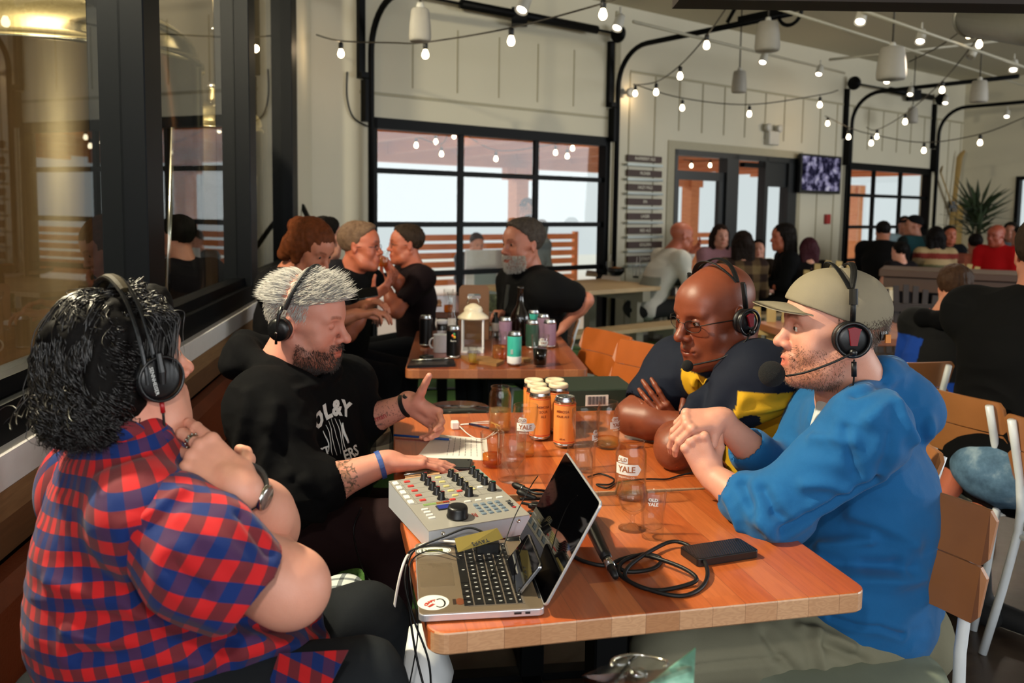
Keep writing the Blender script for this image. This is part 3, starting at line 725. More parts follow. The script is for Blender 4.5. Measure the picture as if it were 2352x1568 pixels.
T1=pub_table('pub_table','glossy cherry butcher-block table nearest the camera, under the open laptop','table',(-.134,1.363,0),math.atan2(.218,.976),.86,.61,.75,CH,.042,'wooden pub tables')
T2=pub_table('pub_table','cherry butcher-block table butted behind the laptop table, under the six-pack','table',(-.29,2.03,0),math.atan2(.144,.99),.86,.85,.75,CH,.042,'wooden pub tables')
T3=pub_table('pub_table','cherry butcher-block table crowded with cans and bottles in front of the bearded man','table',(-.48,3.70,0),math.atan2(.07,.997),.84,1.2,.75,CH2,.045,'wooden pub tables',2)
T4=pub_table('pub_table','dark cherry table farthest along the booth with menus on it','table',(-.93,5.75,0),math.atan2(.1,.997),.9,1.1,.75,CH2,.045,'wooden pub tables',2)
# --- chairs
PLY=plain('beech_plywood','#a2683c',.35,var=.2,scale=8,spec=.5); PLYO=plain('oiled_beech_plywood','#a8551f',.35,var=.15,scale=8,spec=.5); WST=plain('white_steel','#d9dde0',.35,spec=.5); PADM=cloth('grey_green_pad','#7d8474',.9,700)
def make_chair(label,slat=PLY,group='white steel chairs with plywood slats',pad=True,loc=(0,0,0),rz=0.):
    r=thing('cafe_chair',label,'chair',(0,0,0),group)
    def pb(name,m,mat,par=r): o=m.build(name,mat); o.parent=par; return o
    for q in(-1,1):
        m=MB(); x=q*.185
        m.tube([(x*1.12,-.30,0),(x*1.06,-.235,.22),(x,-.19,.42),(x,-.185,.5),(x,-.2,.6),(x,-.235,.72),(x,-.262,.81)],.0135,10); pb('rear_leg',m,WST)
        m=MB(); m.tube([(x*1.1,.2,0),(x*1.02,.185,.3),(x,.175,.41)],.0135,10); pb('front_leg',m,WST)
    m=MB(); m.tube([(-.185,-.19,.405),(.185,-.19,.405)],.011,8); m.tube([(-.185,.175,.405),(.185,.175,.405)],.011,8); m.tube([(-.185,-.19,.405),(-.185,.175,.405)],.011,8); m.tube([(.185,-.19,.405),(.185,.175,.405)],.011,8); pb('seat_frame',m,WST)
    m=MB(); pr=rrect(.42,.42,.15,8); M=Matrix.Translation((0,0,0)); n=len(pr); rings=[]
    for ins,z in((.03,.418),(.004,.428),(0,.445),(.012,.458),(.06,.466),(.2,.47)):
        rings+=[(x*(1-ins*2.2),y*(1-ins*2.2),z) for x,y in pr]
    f=[tuple(reversed(range(n))),tuple(range(5*n,6*n))]
    for i in range(5):
        for k in range(n): f.append((i*n+k,i*n+(k+1)%n,(i+1)*n+(k+1)%n,(i+1)*n+k))
    m.add(rings,f,0,True); pb('seat',m,PADM if pad else slat)
    for zc,yb in((.642,-.192),(.765,-.2235)):
        m=MB(); v=[]; N=28; hh=.0595
        for i in range(N+1):
            u=-1+2*i/N; x=u*.225; y=yb-.03*(1-u*u)+.012; tt=max(0,abs(u)-.9)/.1; rr=hh-.02*(1-math.sqrt(max(0,1-tt*tt)))
            for dz,dy in((-rr,.0),(-rr,.012),(rr,-.026+.012-.006),(rr,-.026-.006)): v.append((x,y+dy+( -.0),zc+dz))
        ff=[]
        for i in range(N):
            for k in range(4): ff.append((i*4+k,i*4+(k+1)%4,(i+1)*4+(k+1)%4,(i+1)*4+k))
        ff+= [(3,2,1,0),(N*4,N*4+1,N*4+2,N*4+3)]
        m.add(v,ff,0,False); s_=pb('back_slat',m,slat)
        for q in(-1,1): m=MB(); m.ell((q*.185,yb-.018,zc),(.007,.012,.007),None,10); pb('bolt',m,CHR,s_)
    r.location=loc; r.rotation_euler=(0,0,rz); return r
def yaw(dx,dy): return math.atan2(dy,dx)-PI/2
c0=make_chair('plywood-slat chair at lower right, empty back behind the man in the blue jacket',loc=(.76,1.82,0),rz=yaw(-.8,-.6))
c1=copytree(c0,(1.87,3.15,0),yaw(.93,.37),'plywood-slat chair carrying the broad man in black'); 
c2=copytree(c0,(1.97,2.62,0),yaw(.9,.4),'plywood-slat chair cut off by the right edge of the photo')
def osl(c,m):
    for k in kids(c):
        if k.name.startswith('back_slat'):
            k.data=k.data.copy(); k.data.materials[0]=m
a=aZ(1392,765,.82); b=aZ(1478,795,.82)
c3=copytree(c0,(a.x-.2,a.y-.1,0),yaw(-.88,-.47),'orange plywood-slat chair tucked at the right of the crowded table, farther one'); osl(c3,PLYO)
c4=copytree(c0,(b.x-.18,b.y-.1,0),yaw(-.85,-.52),'orange plywood-slat chair right behind the bald man'); osl(c4,PLYO)
c5=copytree(c0,(.1,5.12,0),yaw(-.85,-.35),'plywood-slat chair under the bearded man in black')
c6=copytree(c0,(.93,2.42,0),yaw(-1,-.1),'plywood-slat chair under the bald man')
c7=copytree(c0,(1.75,3.9,0),yaw(-.1,1),'plywood-slat chair glimpsed between the two headset wearers, behind them'); 
# --- picnic tables parallel to the garage wall
PW=plain('pale_pine','#b59a72',.6,var=.2,scale=6); PG=plain('whitewashed_timber','#8f8a78',.7,var=.15,scale=6)
def picnic(label,s0,s1,o,h=.76,depth=.75,top=PW,leg=PG):
    r=thing('picnic_table',label,'table',wp((s0+s1)/2,0,o),'timber picnic tables')
    m=MB(); n=4
    for i in range(n): wbox(m,s0,s1,h-.04,h,o-depth/2+depth*i/n,o-depth/2+depth*(i+1)/n-.008,0,.003)
    m.build('tabletop',top,r)
    for q in(-1,1):
        m=MB(); c=o+q*(depth/2+.28)
        for i in range(2): wbox(m,s0+.02,s1-.02,.42,.455,c-.13+.13*i,c-.13+.13*i+.125,0,.003)
        m.build('bench_seat',top,r)
    for s in(s0+.28,s1-.28):
        m=MB()
        for q in(-1,1): wbox(m,s-.045,s+.045,.0,h-.04,o+q*(depth/2-.14)-.045,o+q*(depth/2-.14)+.045)
        for q in(-1,1): wbox(m,s-.045,s+.045,.0,.42,o+q*(depth/2+.28)-.04,o+q*(depth/2+.28)+.04); wbox(m,s-.06,s+.06,.34,.42,o+q*(depth/2+.28)-.11,o+q*(depth/2+.28)+.11)
        wbox(m,s-.03,s+.03,.06,.14,o-depth/2-.3,o+depth/2+.3); wbox(m,s-.05,s+.05,h-.14,h-.04,o-depth/2+.02,o+depth/2-.02)
        m.build('trestle_leg',leg,r)
    return r

picnic('timber picnic table with drinks and a red-lidded pot, left of the bald man\'s head',.9,2.47,.96,.76,.95)
picnic('timber picnic table where the man in the white sweater sits',3.3,5.6,.95,.76,.9)
# ---------------------------------------------------------------- people, foreground
def Hm(pos,fwd,up=(0,0,1)): M=frame(fwd,up).to_4x4(); M.translation=Vector(pos); return M
def loc(H,V,sc):
    Mi=np.array(H.inverted()); return (V@Mi[:3,:3].T+Mi[:3,3])/sc
def sm(x,a,b): t=np.clip((x-a)/(b-a),0,1); return t*t*(3-2*t)
def face_tint(H,V,sc,lips=(.86,.55,.52),beard=None,bz=None,brow=None,col=None,lipw=1.):
    L=loc(H,V,sc); x,y,z=L.T; C=np.ones((len(V),3)) if col is None else col
    hd=(np.abs(x)<.12)&(np.abs(y)<.16)&(np.abs(z)<.15)
    def bl(w,c):
        w=(w*hd)[:,None]; C[:]=C*(1-w)+C*np.array(c)*w
    bl(sm(np.sqrt(((np.abs(x))/.026)**2+((z+.069)/.0125)**2),1.15,.75)*(y>.082)*lipw,lips)
    bl(sm(np.sqrt(((np.abs(x)-.038)/.022)**2+((z+.03)/.022)**2),1.3,.2)*(y>.03)*.5,(1.,.8,.76))
    bl(sm(np.sqrt((x/.02)**2+((z+.03)/.016)**2),1.4,.4)*(y>.09)*.5,(1.,.78,.74))
    bl(sm(np.abs(x),.07,.078)*(y<.02)*.4,(1,.75,.7))
    if beard is not None:
        n=vnoise(L*260)*.25+vnoise(L*60)*.2
        w=sm(z+n*.02,bz[0],bz[1])*sm(y,-.005,.02)
        mo=sm(np.sqrt((x/.036)**2+((z+.053)/.012)**2),1.2,.6)*(y>.08); w=np.maximum(w,mo*.9)
        lip=sm(np.sqrt((x/.026)**2+((z+.069)/.011)**2),.8,1.15); bl(w*lip*(.8+n),beard)
    if brow is not None:
        w=sm(np.abs(z-.027-.006*np.sin(np.clip((np.abs(x)-.012)/.034,0,1)*2.4)),.0062,.002)*sm(np.abs(x),.01,.016)*sm(np.abs(x),.05,.042)*(y>.05)
        bl(w*(.75+.25*vnoise(L*400)),brow)
    return C
EYEW=plain('eye_white','#d8d2c8',.15); EYED=plain('eye_iris','#2a2018',.08)
def eyes(H,sc,par,look=(0,1,0),open_=1.):
    for q in(-1,1):
        m=MB(); c=Vector((q*.0305,.0775,.006)); m.ell(H@(c*sc),.0122*sc,H.to_3x3(),16)
        o=m.build('eye',EYEW,par); m=MB(); d=(Vector((0,1,0))+Vector(look)*.3).normalized(); m.ell(H@((c+d*.0068)*sc),.0068*sc,H.to_3x3(),14); m.build('iris',EYED,o)
def lids(H,sc,par,sk,cut=.0015,tint=(.95,.85,.82)):
    P=lambda x,y,z: H@(Vector((x,y,z))*sc); M=H.to_3x3()
    for top in((True,False) if cut>.003 else (True,)):
      for q in(-1,1):
        s=SDF(); s.ell(P(q*.0305,.0768,.0075 if top else .005),tuple(v*sc for v in(.0142,.0137,.012)),M,.002)
        s.cut(P(0,0,cut if top else -.0005),M@Vector((0,0,-1 if top else 1)),.001); V_,F_=s.mesh(.0018)
        if len(V_): qmesh('eyelids',V_,F_,sk,par,np.ones((len(V_),3))*np.array(tint))
def scalp_pts(n,H,sc,test,grow=1.03,seed=1):
    rs=np.random.RandomState(seed); o=[]
    for _ in range(n):
        v=rs.normal(size=3); v/=np.linalg.norm(v); p=Vector((v[0]*.076,v[1]*.098-.016,v[2]*.085+.038))
        if p.y>.045: p.y=.045+(p.y-.045)*1.5+.0
        if test(p): o.append((p*grow,Vector(v)))
    return o
def fuzz(name,H,sc,par,mat,n,ln,test,dirf,rad=.0006,grow=1.0,seed=1,k=5,jit=.25):
    rs=np.random.RandomState(seed); P=[]
    for p,v in scalp_pts(n,H,sc,test,grow,seed):
        d=Vector(dirf(p,v)).normalized(); L=ln*(.6+.7*rs.rand()); pts=[]; q=p.copy(); dd=(v*.8+d*.5).normalized()
        j=Vector(rs.normal(size=3)*jit)
        for i in range(k):
            pts.append(tuple(H@(q*sc))); dd=(dd+d*.45+j*.25).normalized(); q=q+dd*(L/(k-1))
        P.append(pts)
    return strands(name,P,rad,mat,par)
def jawfuzz(name,H,sc,par,mat,V,test,n,ln,rad,seed=2,down=.7):
    """short hairs on the real skin surface"""
    L=loc(H,V[0],sc); N=normals(*V); ok=np.where(test(L))[0]
    if not len(ok): return
    rs=np.random.RandomState(seed); ids=rs.choice(ok,min(n,len(ok)*4)); P=[]; dn=np.array(H.to_3x3()@Vector((0,.15,-1)))
    for i in ids:
        p=V[0][i]+rs.normal(size=3)*.0012; nn=N[i]; d=nn*.7+dn*down+rs.normal(size=3)*.25; d/=np.linalg.norm(d); l=ln*(.5+rs.rand())
        P.append([p-nn*.001,p+nn*l*.3+d*l*.25,p+d*l*.9])
    return strands(name,P,rad,mat,par,n=0)
def torso(s,hip,chest,neck,sl,sr,w=1.,belly=0.,k=.07,fw=None):
    hip,chest,neck,sl,sr=[Vector(v) for v in(hip,chest,neck,sl,sr)]; ax=(sr-sl).normalized(); up=(neck-hip).normalized(); f=up.cross(ax)
    M=Matrix((ax,f,up)).transposed()
    s.ell(hip,(.185*w,.135*w,.13*w),M,k); s.ell(hip.lerp(chest,.45)+f*(.02+belly*.5),(.165*w+belly*.5,.125*w+belly,.16*w+belly*.3),M,k)
    s.ell(chest,(.185*w,.125*w,.19*w),M,k); s.cone(sl,sr,.075*w,.075*w,k); s.cone(neck-up*.02,chest,.075*w,.12*w,k)
    for q in(sl,sr): s.cone(neck-up*.01,q,.05*w,.07*w,.05)
    return M,f,up,ax
def sleeve(s,pts,rs,rim=.008,skinr=None,k=.035):
    s.chain(pts,rs,k); a,b=Vector(pts[-2]),Vector(pts[-1]); d=(b-a).normalized()
    s.cut(b-d*.0,d,.003) if False else None
    return d
def open_end(s,a,b,r):
    """hollow the end of a sleeve: a inside point, b end, r inner radius"""
    a,b=Vector(a),Vector(b); d=(b-a).normalized(); s.cone(b-d*.035,b+d*.12,r,r*1.05,.003,True)
def capcone(s,pts,rs,k=.035):
    """cone chain whose last end is cut flat"""
    s.chain(pts,rs,k)
def cyl(m,c,ax,r,h,n=32,bev=.002,mi=0):
    ax=U(ax); x=ax.orthogonal().normalized(); M=Matrix((x,ax.cross(x),ax)).transposed()
    m.lathe([(0,-h/2),(r-bev,-h/2),(r,-h/2+bev),(r,h/2-bev),(r-bev,h/2),(0,h/2)],c,n,mi,M)
def smooth_path(pts,n=8,closed=False):
    P=[Vector(p) for p in pts]; o=[]; m=len(P); rng=range(m) if closed else range(m-1)
    for i in rng:
        if closed: a,b,c,d=P[(i-1)%m],P[i],P[(i+1)%m],P[(i+2)%m]
        else: a,b,c,d=P[max(i-1,0)],P[i],P[i+1],P[min(i+2,m-1)]
        for j in range(n):
            t=j/n; o.append(.5*((2*b)+(c-a)*t+(2*a-5*b+4*c-d)*t*t+(3*b-a-3*c+d)*t**3))
    if not closed: o.append(P[-1])
    return o
RUB=plain('black_rubber','#0a0a0b',.5,spec=.35); BPL=plain('black_plastic','#0c0c0e',.32,spec=.5,bump=.1,bs=900); PADL=plain('black_leatherette','#101012',.45,bump=.2,bs=500)
def headphones(name,label,H,sc,par_t,r=.036,style='disc',band=(0,.0,1),w=.018,cz=-.01,cy=-.012,top=.135,side=.092):
    R=thing(name,label,'headphones',H@(Vector((0,0,.1))*sc)); X=H.to_3x3()@Vector((1,0,0))
    for q in(-1,1):
        c=H@(Vector((q*side,cy,cz))*sc); m=MB(); cyl(m,c-X*q*.012,X,r*1.0,.018,36,.006); e=m.build('ear_pad',PADL,R)
        m=MB(); ax=X*q; x=ax.orthogonal().normalized(); M=Matrix((x,ax.cross(x),ax)).transposed()
        m.lathe([(r*.97,-.004),(r*.98,.004),(r*.9,.011),(r*.6,.015),(0,.0165)],c,36,0,M); m.build('ear_cup',BPL,R)
    pts=[]; bd=Vector(band).normalized()
    for i in range(25):
        a=math.radians(-8+196*i/24); x=math.cos(a)*(side+.005); z=math.sin(a)
        pts.append(H@((Vector((x,cy,cz*.4+.02))+bd*(max(z,-.3)*(top-.02)))*sc))
    return R,pts
# ---- shared limb helper
def forearm(s,e,w,re=.043,rw=.027): 
    e,w=Vector(e),Vector(w); m=e.lerp(w,.3); s.cone(e,m,re,re*1.04,.03); s.cone(m,w,re*1.04,rw,.03)
# =============================================================== man in the blue jacket
def man_blue():
    R=thing('person','man in khaki cap and blue jacket, headset on, hands clasped on the table','person',(.85,1.95,0))
    sc=1.12; H=Hm(aY(1912,757,1.98),(-1,.07,.0),(-.02,0,1)); neck=aY(1962,905,2.02)
    rw_=aY(1652,962,2.03); re_=aY(1800,1105,2.12); lw=aY(1630,1088,1.97); le=aY(1762,1188,1.86)
    s=SDF(); head_sdf(s,H,sc,neck,'smile',fat=.006,eyes='open',neckr=.062); 
    s.cone(neck,neck+Vector((0,0,-.08)),.08,.1,.04)
    V1=s.mesh(.003)
    s=SDF(); forearm(s,re_,rw_,.046,.029); t1=hand_sdf(s,rw_,(-.9,-.28,-.02),(-.3,.45,-.85),1,((1.0,.5,.3),(1.05,.55,.3),(1.1,.6,.3),(1.15,.6,.35)),.05,(.35,.7,.6),1.02,.9); V2=s.mesh(.0026)
    s=SDF(); forearm(s,le,lw,.048,.03); t2=hand_sdf(s,lw,(-.42,.12,.9),(.1,.95,.15),-1,(1.3,1.35,1.4,1.4),.0,(.6,.6,.5),1.02,.8); V3=s.mesh(.0028)
    V,F=join(V1,V2,V3); sk=skinmat('fair_skin','#d39c86')
    C=face_tint(H,V,sc,(.8,.5,.48),(.72,.62,.56),(-.035,-.06),(.35,.26,.2))
    qmesh('body',V,F,sk,R,C)
    nails(t1,R); eyes(H,sc,R,(0,.2,-.3)); lids(H,sc,R,sk,.0085)
    m=MB(); m.tube([H@(Vector((x,.088+.009*math.cos(x*60),-.0655-abs(x)*-.1))*sc) for x in np.linspace(-.02,.02,9)],.0045*sc,8); m.build('teeth',plain('teeth','#e8e2d4',.2),R)
    HB=hairmat('short_brown_hair','#3b2a1d','#5b4330')
    fuzz('hair',H,sc,R,HB,9000,.012,lambda p:(p.z<.045 and p.y<.012 and p.z>-.055 and not(p.y>-.03 and abs(p.x)>.06 and p.z<.0)),lambda p,v:(0,-.3,-1),.0005,1.0)
    jawfuzz('stubble',H,sc,R,HB,V1,lambda L:(L[:,2]<-.035+vnoise(L*50)*.01)&(L[:,1]>-.005)&(L[:,2]>-.125)&~((np.abs(L[:,0])<.026)&(np.abs(L[:,2]+.068)<.014))&~((np.abs(L[:,0])<.02)&(L[:,2]>-.052)),2600,.0045,.00035)
    # cap
    s=SDF(); P=lambda x,y,z:H@(Vector((x,y,z))*sc); M=H.to_3x3()
    s.ell(P(0,-.014,.044),tuple(v*sc for v in(.083,.107,.09)),M,.01); s.ell(P(0,.03,.045),tuple(v*sc for v in(.074,.07,.075)),M,.03)
    s.cut(P(0,0,.03),M@Vector((0,.36,-1)),.003); s.ell(P(0,-.016,.035),tuple(v*sc for v in(.078,.101,.083)),M,.003,True)
    cv,cf=s.mesh(.003); cv=folds(cv,cf,.0012,(20,20,20),3); KH=cloth('khaki_cap','#8e8470',.85,1100)
    cap=tag(qmesh('baseball_cap',cv,cf,KH),'khaki baseball cap worn by the man in the blue jacket','cap')
    m=MB(); n=16; v=[];
    for j in range(6):
        r=j/5
        for i in range(n+1):
            a=-1+2*i/n; x=a*.072; y0=.062+.03*math.sqrt(max(0,1-a*a)); y=y0+r*.078*math.sqrt(max(0,1-a*a*.93)); z=.054-.016*a*a-.004*r-.02*r*r*.4+.014*r
            v.append(P(x,y,z+.0015))
    for j in range(6):
        for i in range(n+1): v.append(v[j*(n+1)+i]-M@Vector((0,0,.003*sc)))
    o=6*(n+1); f=[]
    for j in range(5):
        for i in range(n):
            q=(j*(n+1)+i,j*(n+1)+i+1,(j+1)*(n+1)+i+1,(j+1)*(n+1)+i); f.append(q[::-1]); f.append(tuple(t+o for t in q))
    for i in range(n): f.append((5*(n+1)+i,5*(n+1)+i+1,o+5*(n+1)+i+1,o+5*(n+1)+i))
    for j in range(5): f.append((j*(n+1),(j+1)*(n+1),o+(j+1)*(n+1),o+j*(n+1))); f.append((j*(n+1)+n,(j+1)*(n+1)+n,o+(j+1)*(n+1)+n,o+j*(n+1)+n))
    m.add(v,f,0,True); m.build('brim',KH,cap)
    m=MB(); m.ell(P(0,-.012,.134),.006,None,10); m.build('button',KH,cap)
    m=MB(); m.tube([P(math.sin(a)*.072,-.014-math.cos(a)*.098,-.004-.0*a) for a in np.linspace(-.8,.8,12)],.0075,8,0,False,True,(1.5,.3)); m.build('strap',BPL,cap); m=MB(); m.box(P(-.045,-.1,-.01),(.012,.006,.02)); m.build('strap_tab',plain('orange_tab','#d88438',.5),cap)
    # headset
    hs,pts=headphones('headset','black broadcast headset over the khaki cap, red badge and foam-tipped boom mic',H,sc,R,.04,side=.096,cz=-.005,cy=-.008,top=.146)
    c=P(-.107,-.008,-.005); X=M@Vector((-1,0,0)); up=M@Vector((0,0,1)); fw=M@Vector((0,1,0))
    for dy in(-.42,.38):
        b=[P(math.cos(math.radians(a))*.101,-.008+dy*.085*max(0,math.sin(math.radians(a))-.62)*1.6,.012+math.sin(math.radians(a))*.132) for a in range(40,141,5)]
        m=MB(); m.tube(b,.008,8,0,False,True,(.35,1)); m.build('headband',RUB,hs)
    for q in(-1,1):
        m=MB(); m.tube([P(q*.1,-.008,.03),P(q*.1,-.008,.085)],.0065,8); m.tube([P(q*.1,-.008,.066),P(q*.096,-.008,.098)],.016,12,0,False,True,(.5,1)); m.build('slider',RUB,hs)
        m=MB(); m.tube([P(q*.109,-.008+math.cos(a)*.034,-.005+math.sin(a)*.034) for a in np.linspace(0,2*PI,28)[:-1]],.0045,8,0,True); m.build('cup_ring',BPL,hs)
        m=MB(); poly=[(-.012,.02),(-.015,.026),(0,.03),(.015,.026),(.012,.02),(.007,-.012),(-.007,-.012)]
        m.prism(poly[::-1],.006,basis(P(q*.112,-.008,-.005),fw*q,up,M@Vector((q,0,0)))); m.build('badge',plain('deep_red_badge','#7d1420',.3),hs)
        m=MB(); m.ell(P(q*.112,-.008,-.03),.0085*sc,None,14); m.build('boom_hinge',BPL,hs)
    bp=smooth_path([P(-.112,-.008,-.03),P(-.115,.03,-.05),P(-.1,.08,-.075),P(-.07,.112,-.09)],6); m=MB(); m.tube(bp,.0028,8); m.build('mic_boom',RUB,hs)
    m=MB(); m.ell(P(-.052,.137,-.09),(.031,.031,.031),None,24); o=m.build('mic_foam',plain('black_foam','#070707',.95,bump=.8,bs=600),hs)
    cb=smooth_path([P(-.108,-.012,-.045),P(-.106,-.014,-.085),P(-.1,-.012,-.115),P(-.09,-.005,-.15),P(-.075,.02,-.2),P(-.05,.05,-.24)],6)
    m=MB(); m.tube(cb,.0022,8); m.build('cord',RUB,hs); m=MB(); m.tube([P(-.107,-.012,-.05),P(-.106,-.014,-.08)],.006,10); m.build('cord_collar',RUB,hs); m=MB(); m.tube([P(-.102,-.012,-.1),P(-.099,-.011,-.125)],.0055,10); m.build('cord_plug',RUB,hs)
    # jacket
    sl=aY(1995,985,1.83); sr=aY(1890,960,2.2); chest=aY(1975,1080,2.03); hip=aY(1995,1390,2.02)
    s=SDF(); torso(s,hip,chest,aY(1990,948,2.04),sl,sr,1.06,.02)
    s.ell(aY(2015,1190,2.03),(.14,.17,.2),None,.08); s.cone(aY(1935,1370,1.93),aY(2010,1380,2.05),.14,.14,.08); 
    lend=le.lerp(lw,.42); rend=re_.lerp(rw_,.5)
    s.chain([sl,le+Vector((.005,0,.012)),lend],[.088,.074,.062],.04); s.chain([sr,re_,rend],[.085,.07,.058],.04)
    s.ell(le+Vector((.03,0,.0)),(.075,.06,.055),None,.03)
    # hood bunched behind the neck
    N0=aY(1985,915,2.04)
    hp=[aY(1888,1010,1.95),aY(1925,975,1.92),aY(1975,915,1.91),aY(2030,858,2.0),aY(2045,855,2.12),aY(1965,915,2.2),aY(1900,965,2.15)]
    s.chain(hp,[.014,.02,.028,.038,.038,.028,.02],.025); s.ell(aY(2055,925,2.03),(.075,.13,.09),frame((1,0,-.5),(0,0,1)),.03); s.ell(aY(2098,965,2.03),(.03,.1,.055),None,.02)
    
    open_end(s,le,lend,.046); open_end(s,re_,rend,.045)
    nk=aY(1945,890,2.0); s.cone(nk+Vector((0,0,.03)),aY(1895,1000,1.95),.078,.045,.02,True)
    V,F=s.mesh(.0042); m1=1-near(V,lw,.2)*.5; V=folds(V,F,.005,(5,6,14),5,m1); V=folds(V,F,.0018,(22,22,30),9)
    V=creases(V,F,[(1700,1105,1722,1180,.012,-.012),(1722,1180,1770,1235,.014,.012),(1745,1120,1790,1195,.012,-.012),(1800,1225,2010,1110,.010,-.016),(1840,1110,1950,1130,.012,.008),(1880,1250,1990,1240,.014,.012),(1890,1285,2060,1290,.014,-.01),(1950,1180,2110,1250,.02,.010),(1960,1330,2130,1330,.016,.010),(1985,1290,2100,1310,.014,-.008),(2020,1100,2055,1000,.012,-.008),(1990,960,2060,900,.016,.010),(1960,900,2040,870,.012,-.009),(2070,920,2110,1010,.014,.012),(1930,980,1960,1090,.01,-.007),(1660,1140,1690,1220,.012,.009),(1860,1000,1950,1010,.014,.008),(1900,1420,2080,1460,.006,-.006)])
    BJ=cloth('blue_cotton','#1c5f97',.75,800,.35,.1,.1); qmesh('jacket',V,F,BJ,R)
    m=MB(); m.tube(smooth_path([aY(1862,985,1.86),aY(1880,1040,1.86),aY(1830,1075,1.83)],5),.003,6); m.build('zip',plain('navy_zip','#12304d',.5),R)
    s=SDF(); s.cone(aY(1920,945,2.0),aY(1885,1000,1.95),.05,.03,.02); V,F=s.mesh(.004); qmesh('undershirt',V,F,cloth('pale_cotton','#c8cfd2'),R)
    # trousers
    kn=aY(1530,1500,1.78); kf=aY(1560,1470,2.2); hl=aY(1985,1475,1.9); hr=aY(2010,1445,2.12)
    s=SDF(); s.ell(aY(2030,1445,2.02),(.16,.18,.12),None,.06); s.chain([hl,kn],[.105,.075],.05); s.chain([hr,kf],[.105,.075],.05)
    s.chain([kn,kn+Vector((.05,0,-.42))],[.07,.055],.03); s.chain([kf,kf+Vector((-.02,0,-.42))],[.07,.055],.03)
    V,F=s.mesh(.006); V=folds(V,F,.005,(9,12,9),15); V=creases(V,F,[(1760,1450,1840,1560,.012,-.01),(1850,1435,1960,1480,.012,.012),(1900,1470,1990,1520,.012,-.01),(1600,1530,1800,1500,.006,-.005),(1880,1440,1900,1560,.012,.01)]); qmesh('trousers',V,F,cloth('khaki_twill','#7d7a66',.85,900,.3),R)
    for k_ in(kn+Vector((.05,0,-.4)),kf+Vector((-.02,0,-.4))):
        s=SDF(); s.cone((k_.x+.02,k_.y,.05),(k_.x-.16,k_.y,.04),.048,.04,.02); s.cut((0,0,.006),(0,0,-1)); V,F=s.mesh(.008); qmesh('shoe',V,F,plain('dark_shoe','#1a1614',.5),R)
    return R
NAIL=plain('nail','#dcb0a0',.25)
def nails(tips,R,mat=None):
    for p,d,n in tips[:4]:
        c=p-n*.0062-d*.001; x=d.cross(n).normalized(); M=Matrix((x,d,-n.normalized())).transposed(); m=MB(); m.ell(c,(.0052,.0068,.0016),M,12); m.build('fingernail',mat or NAIL,R)
man_blue()
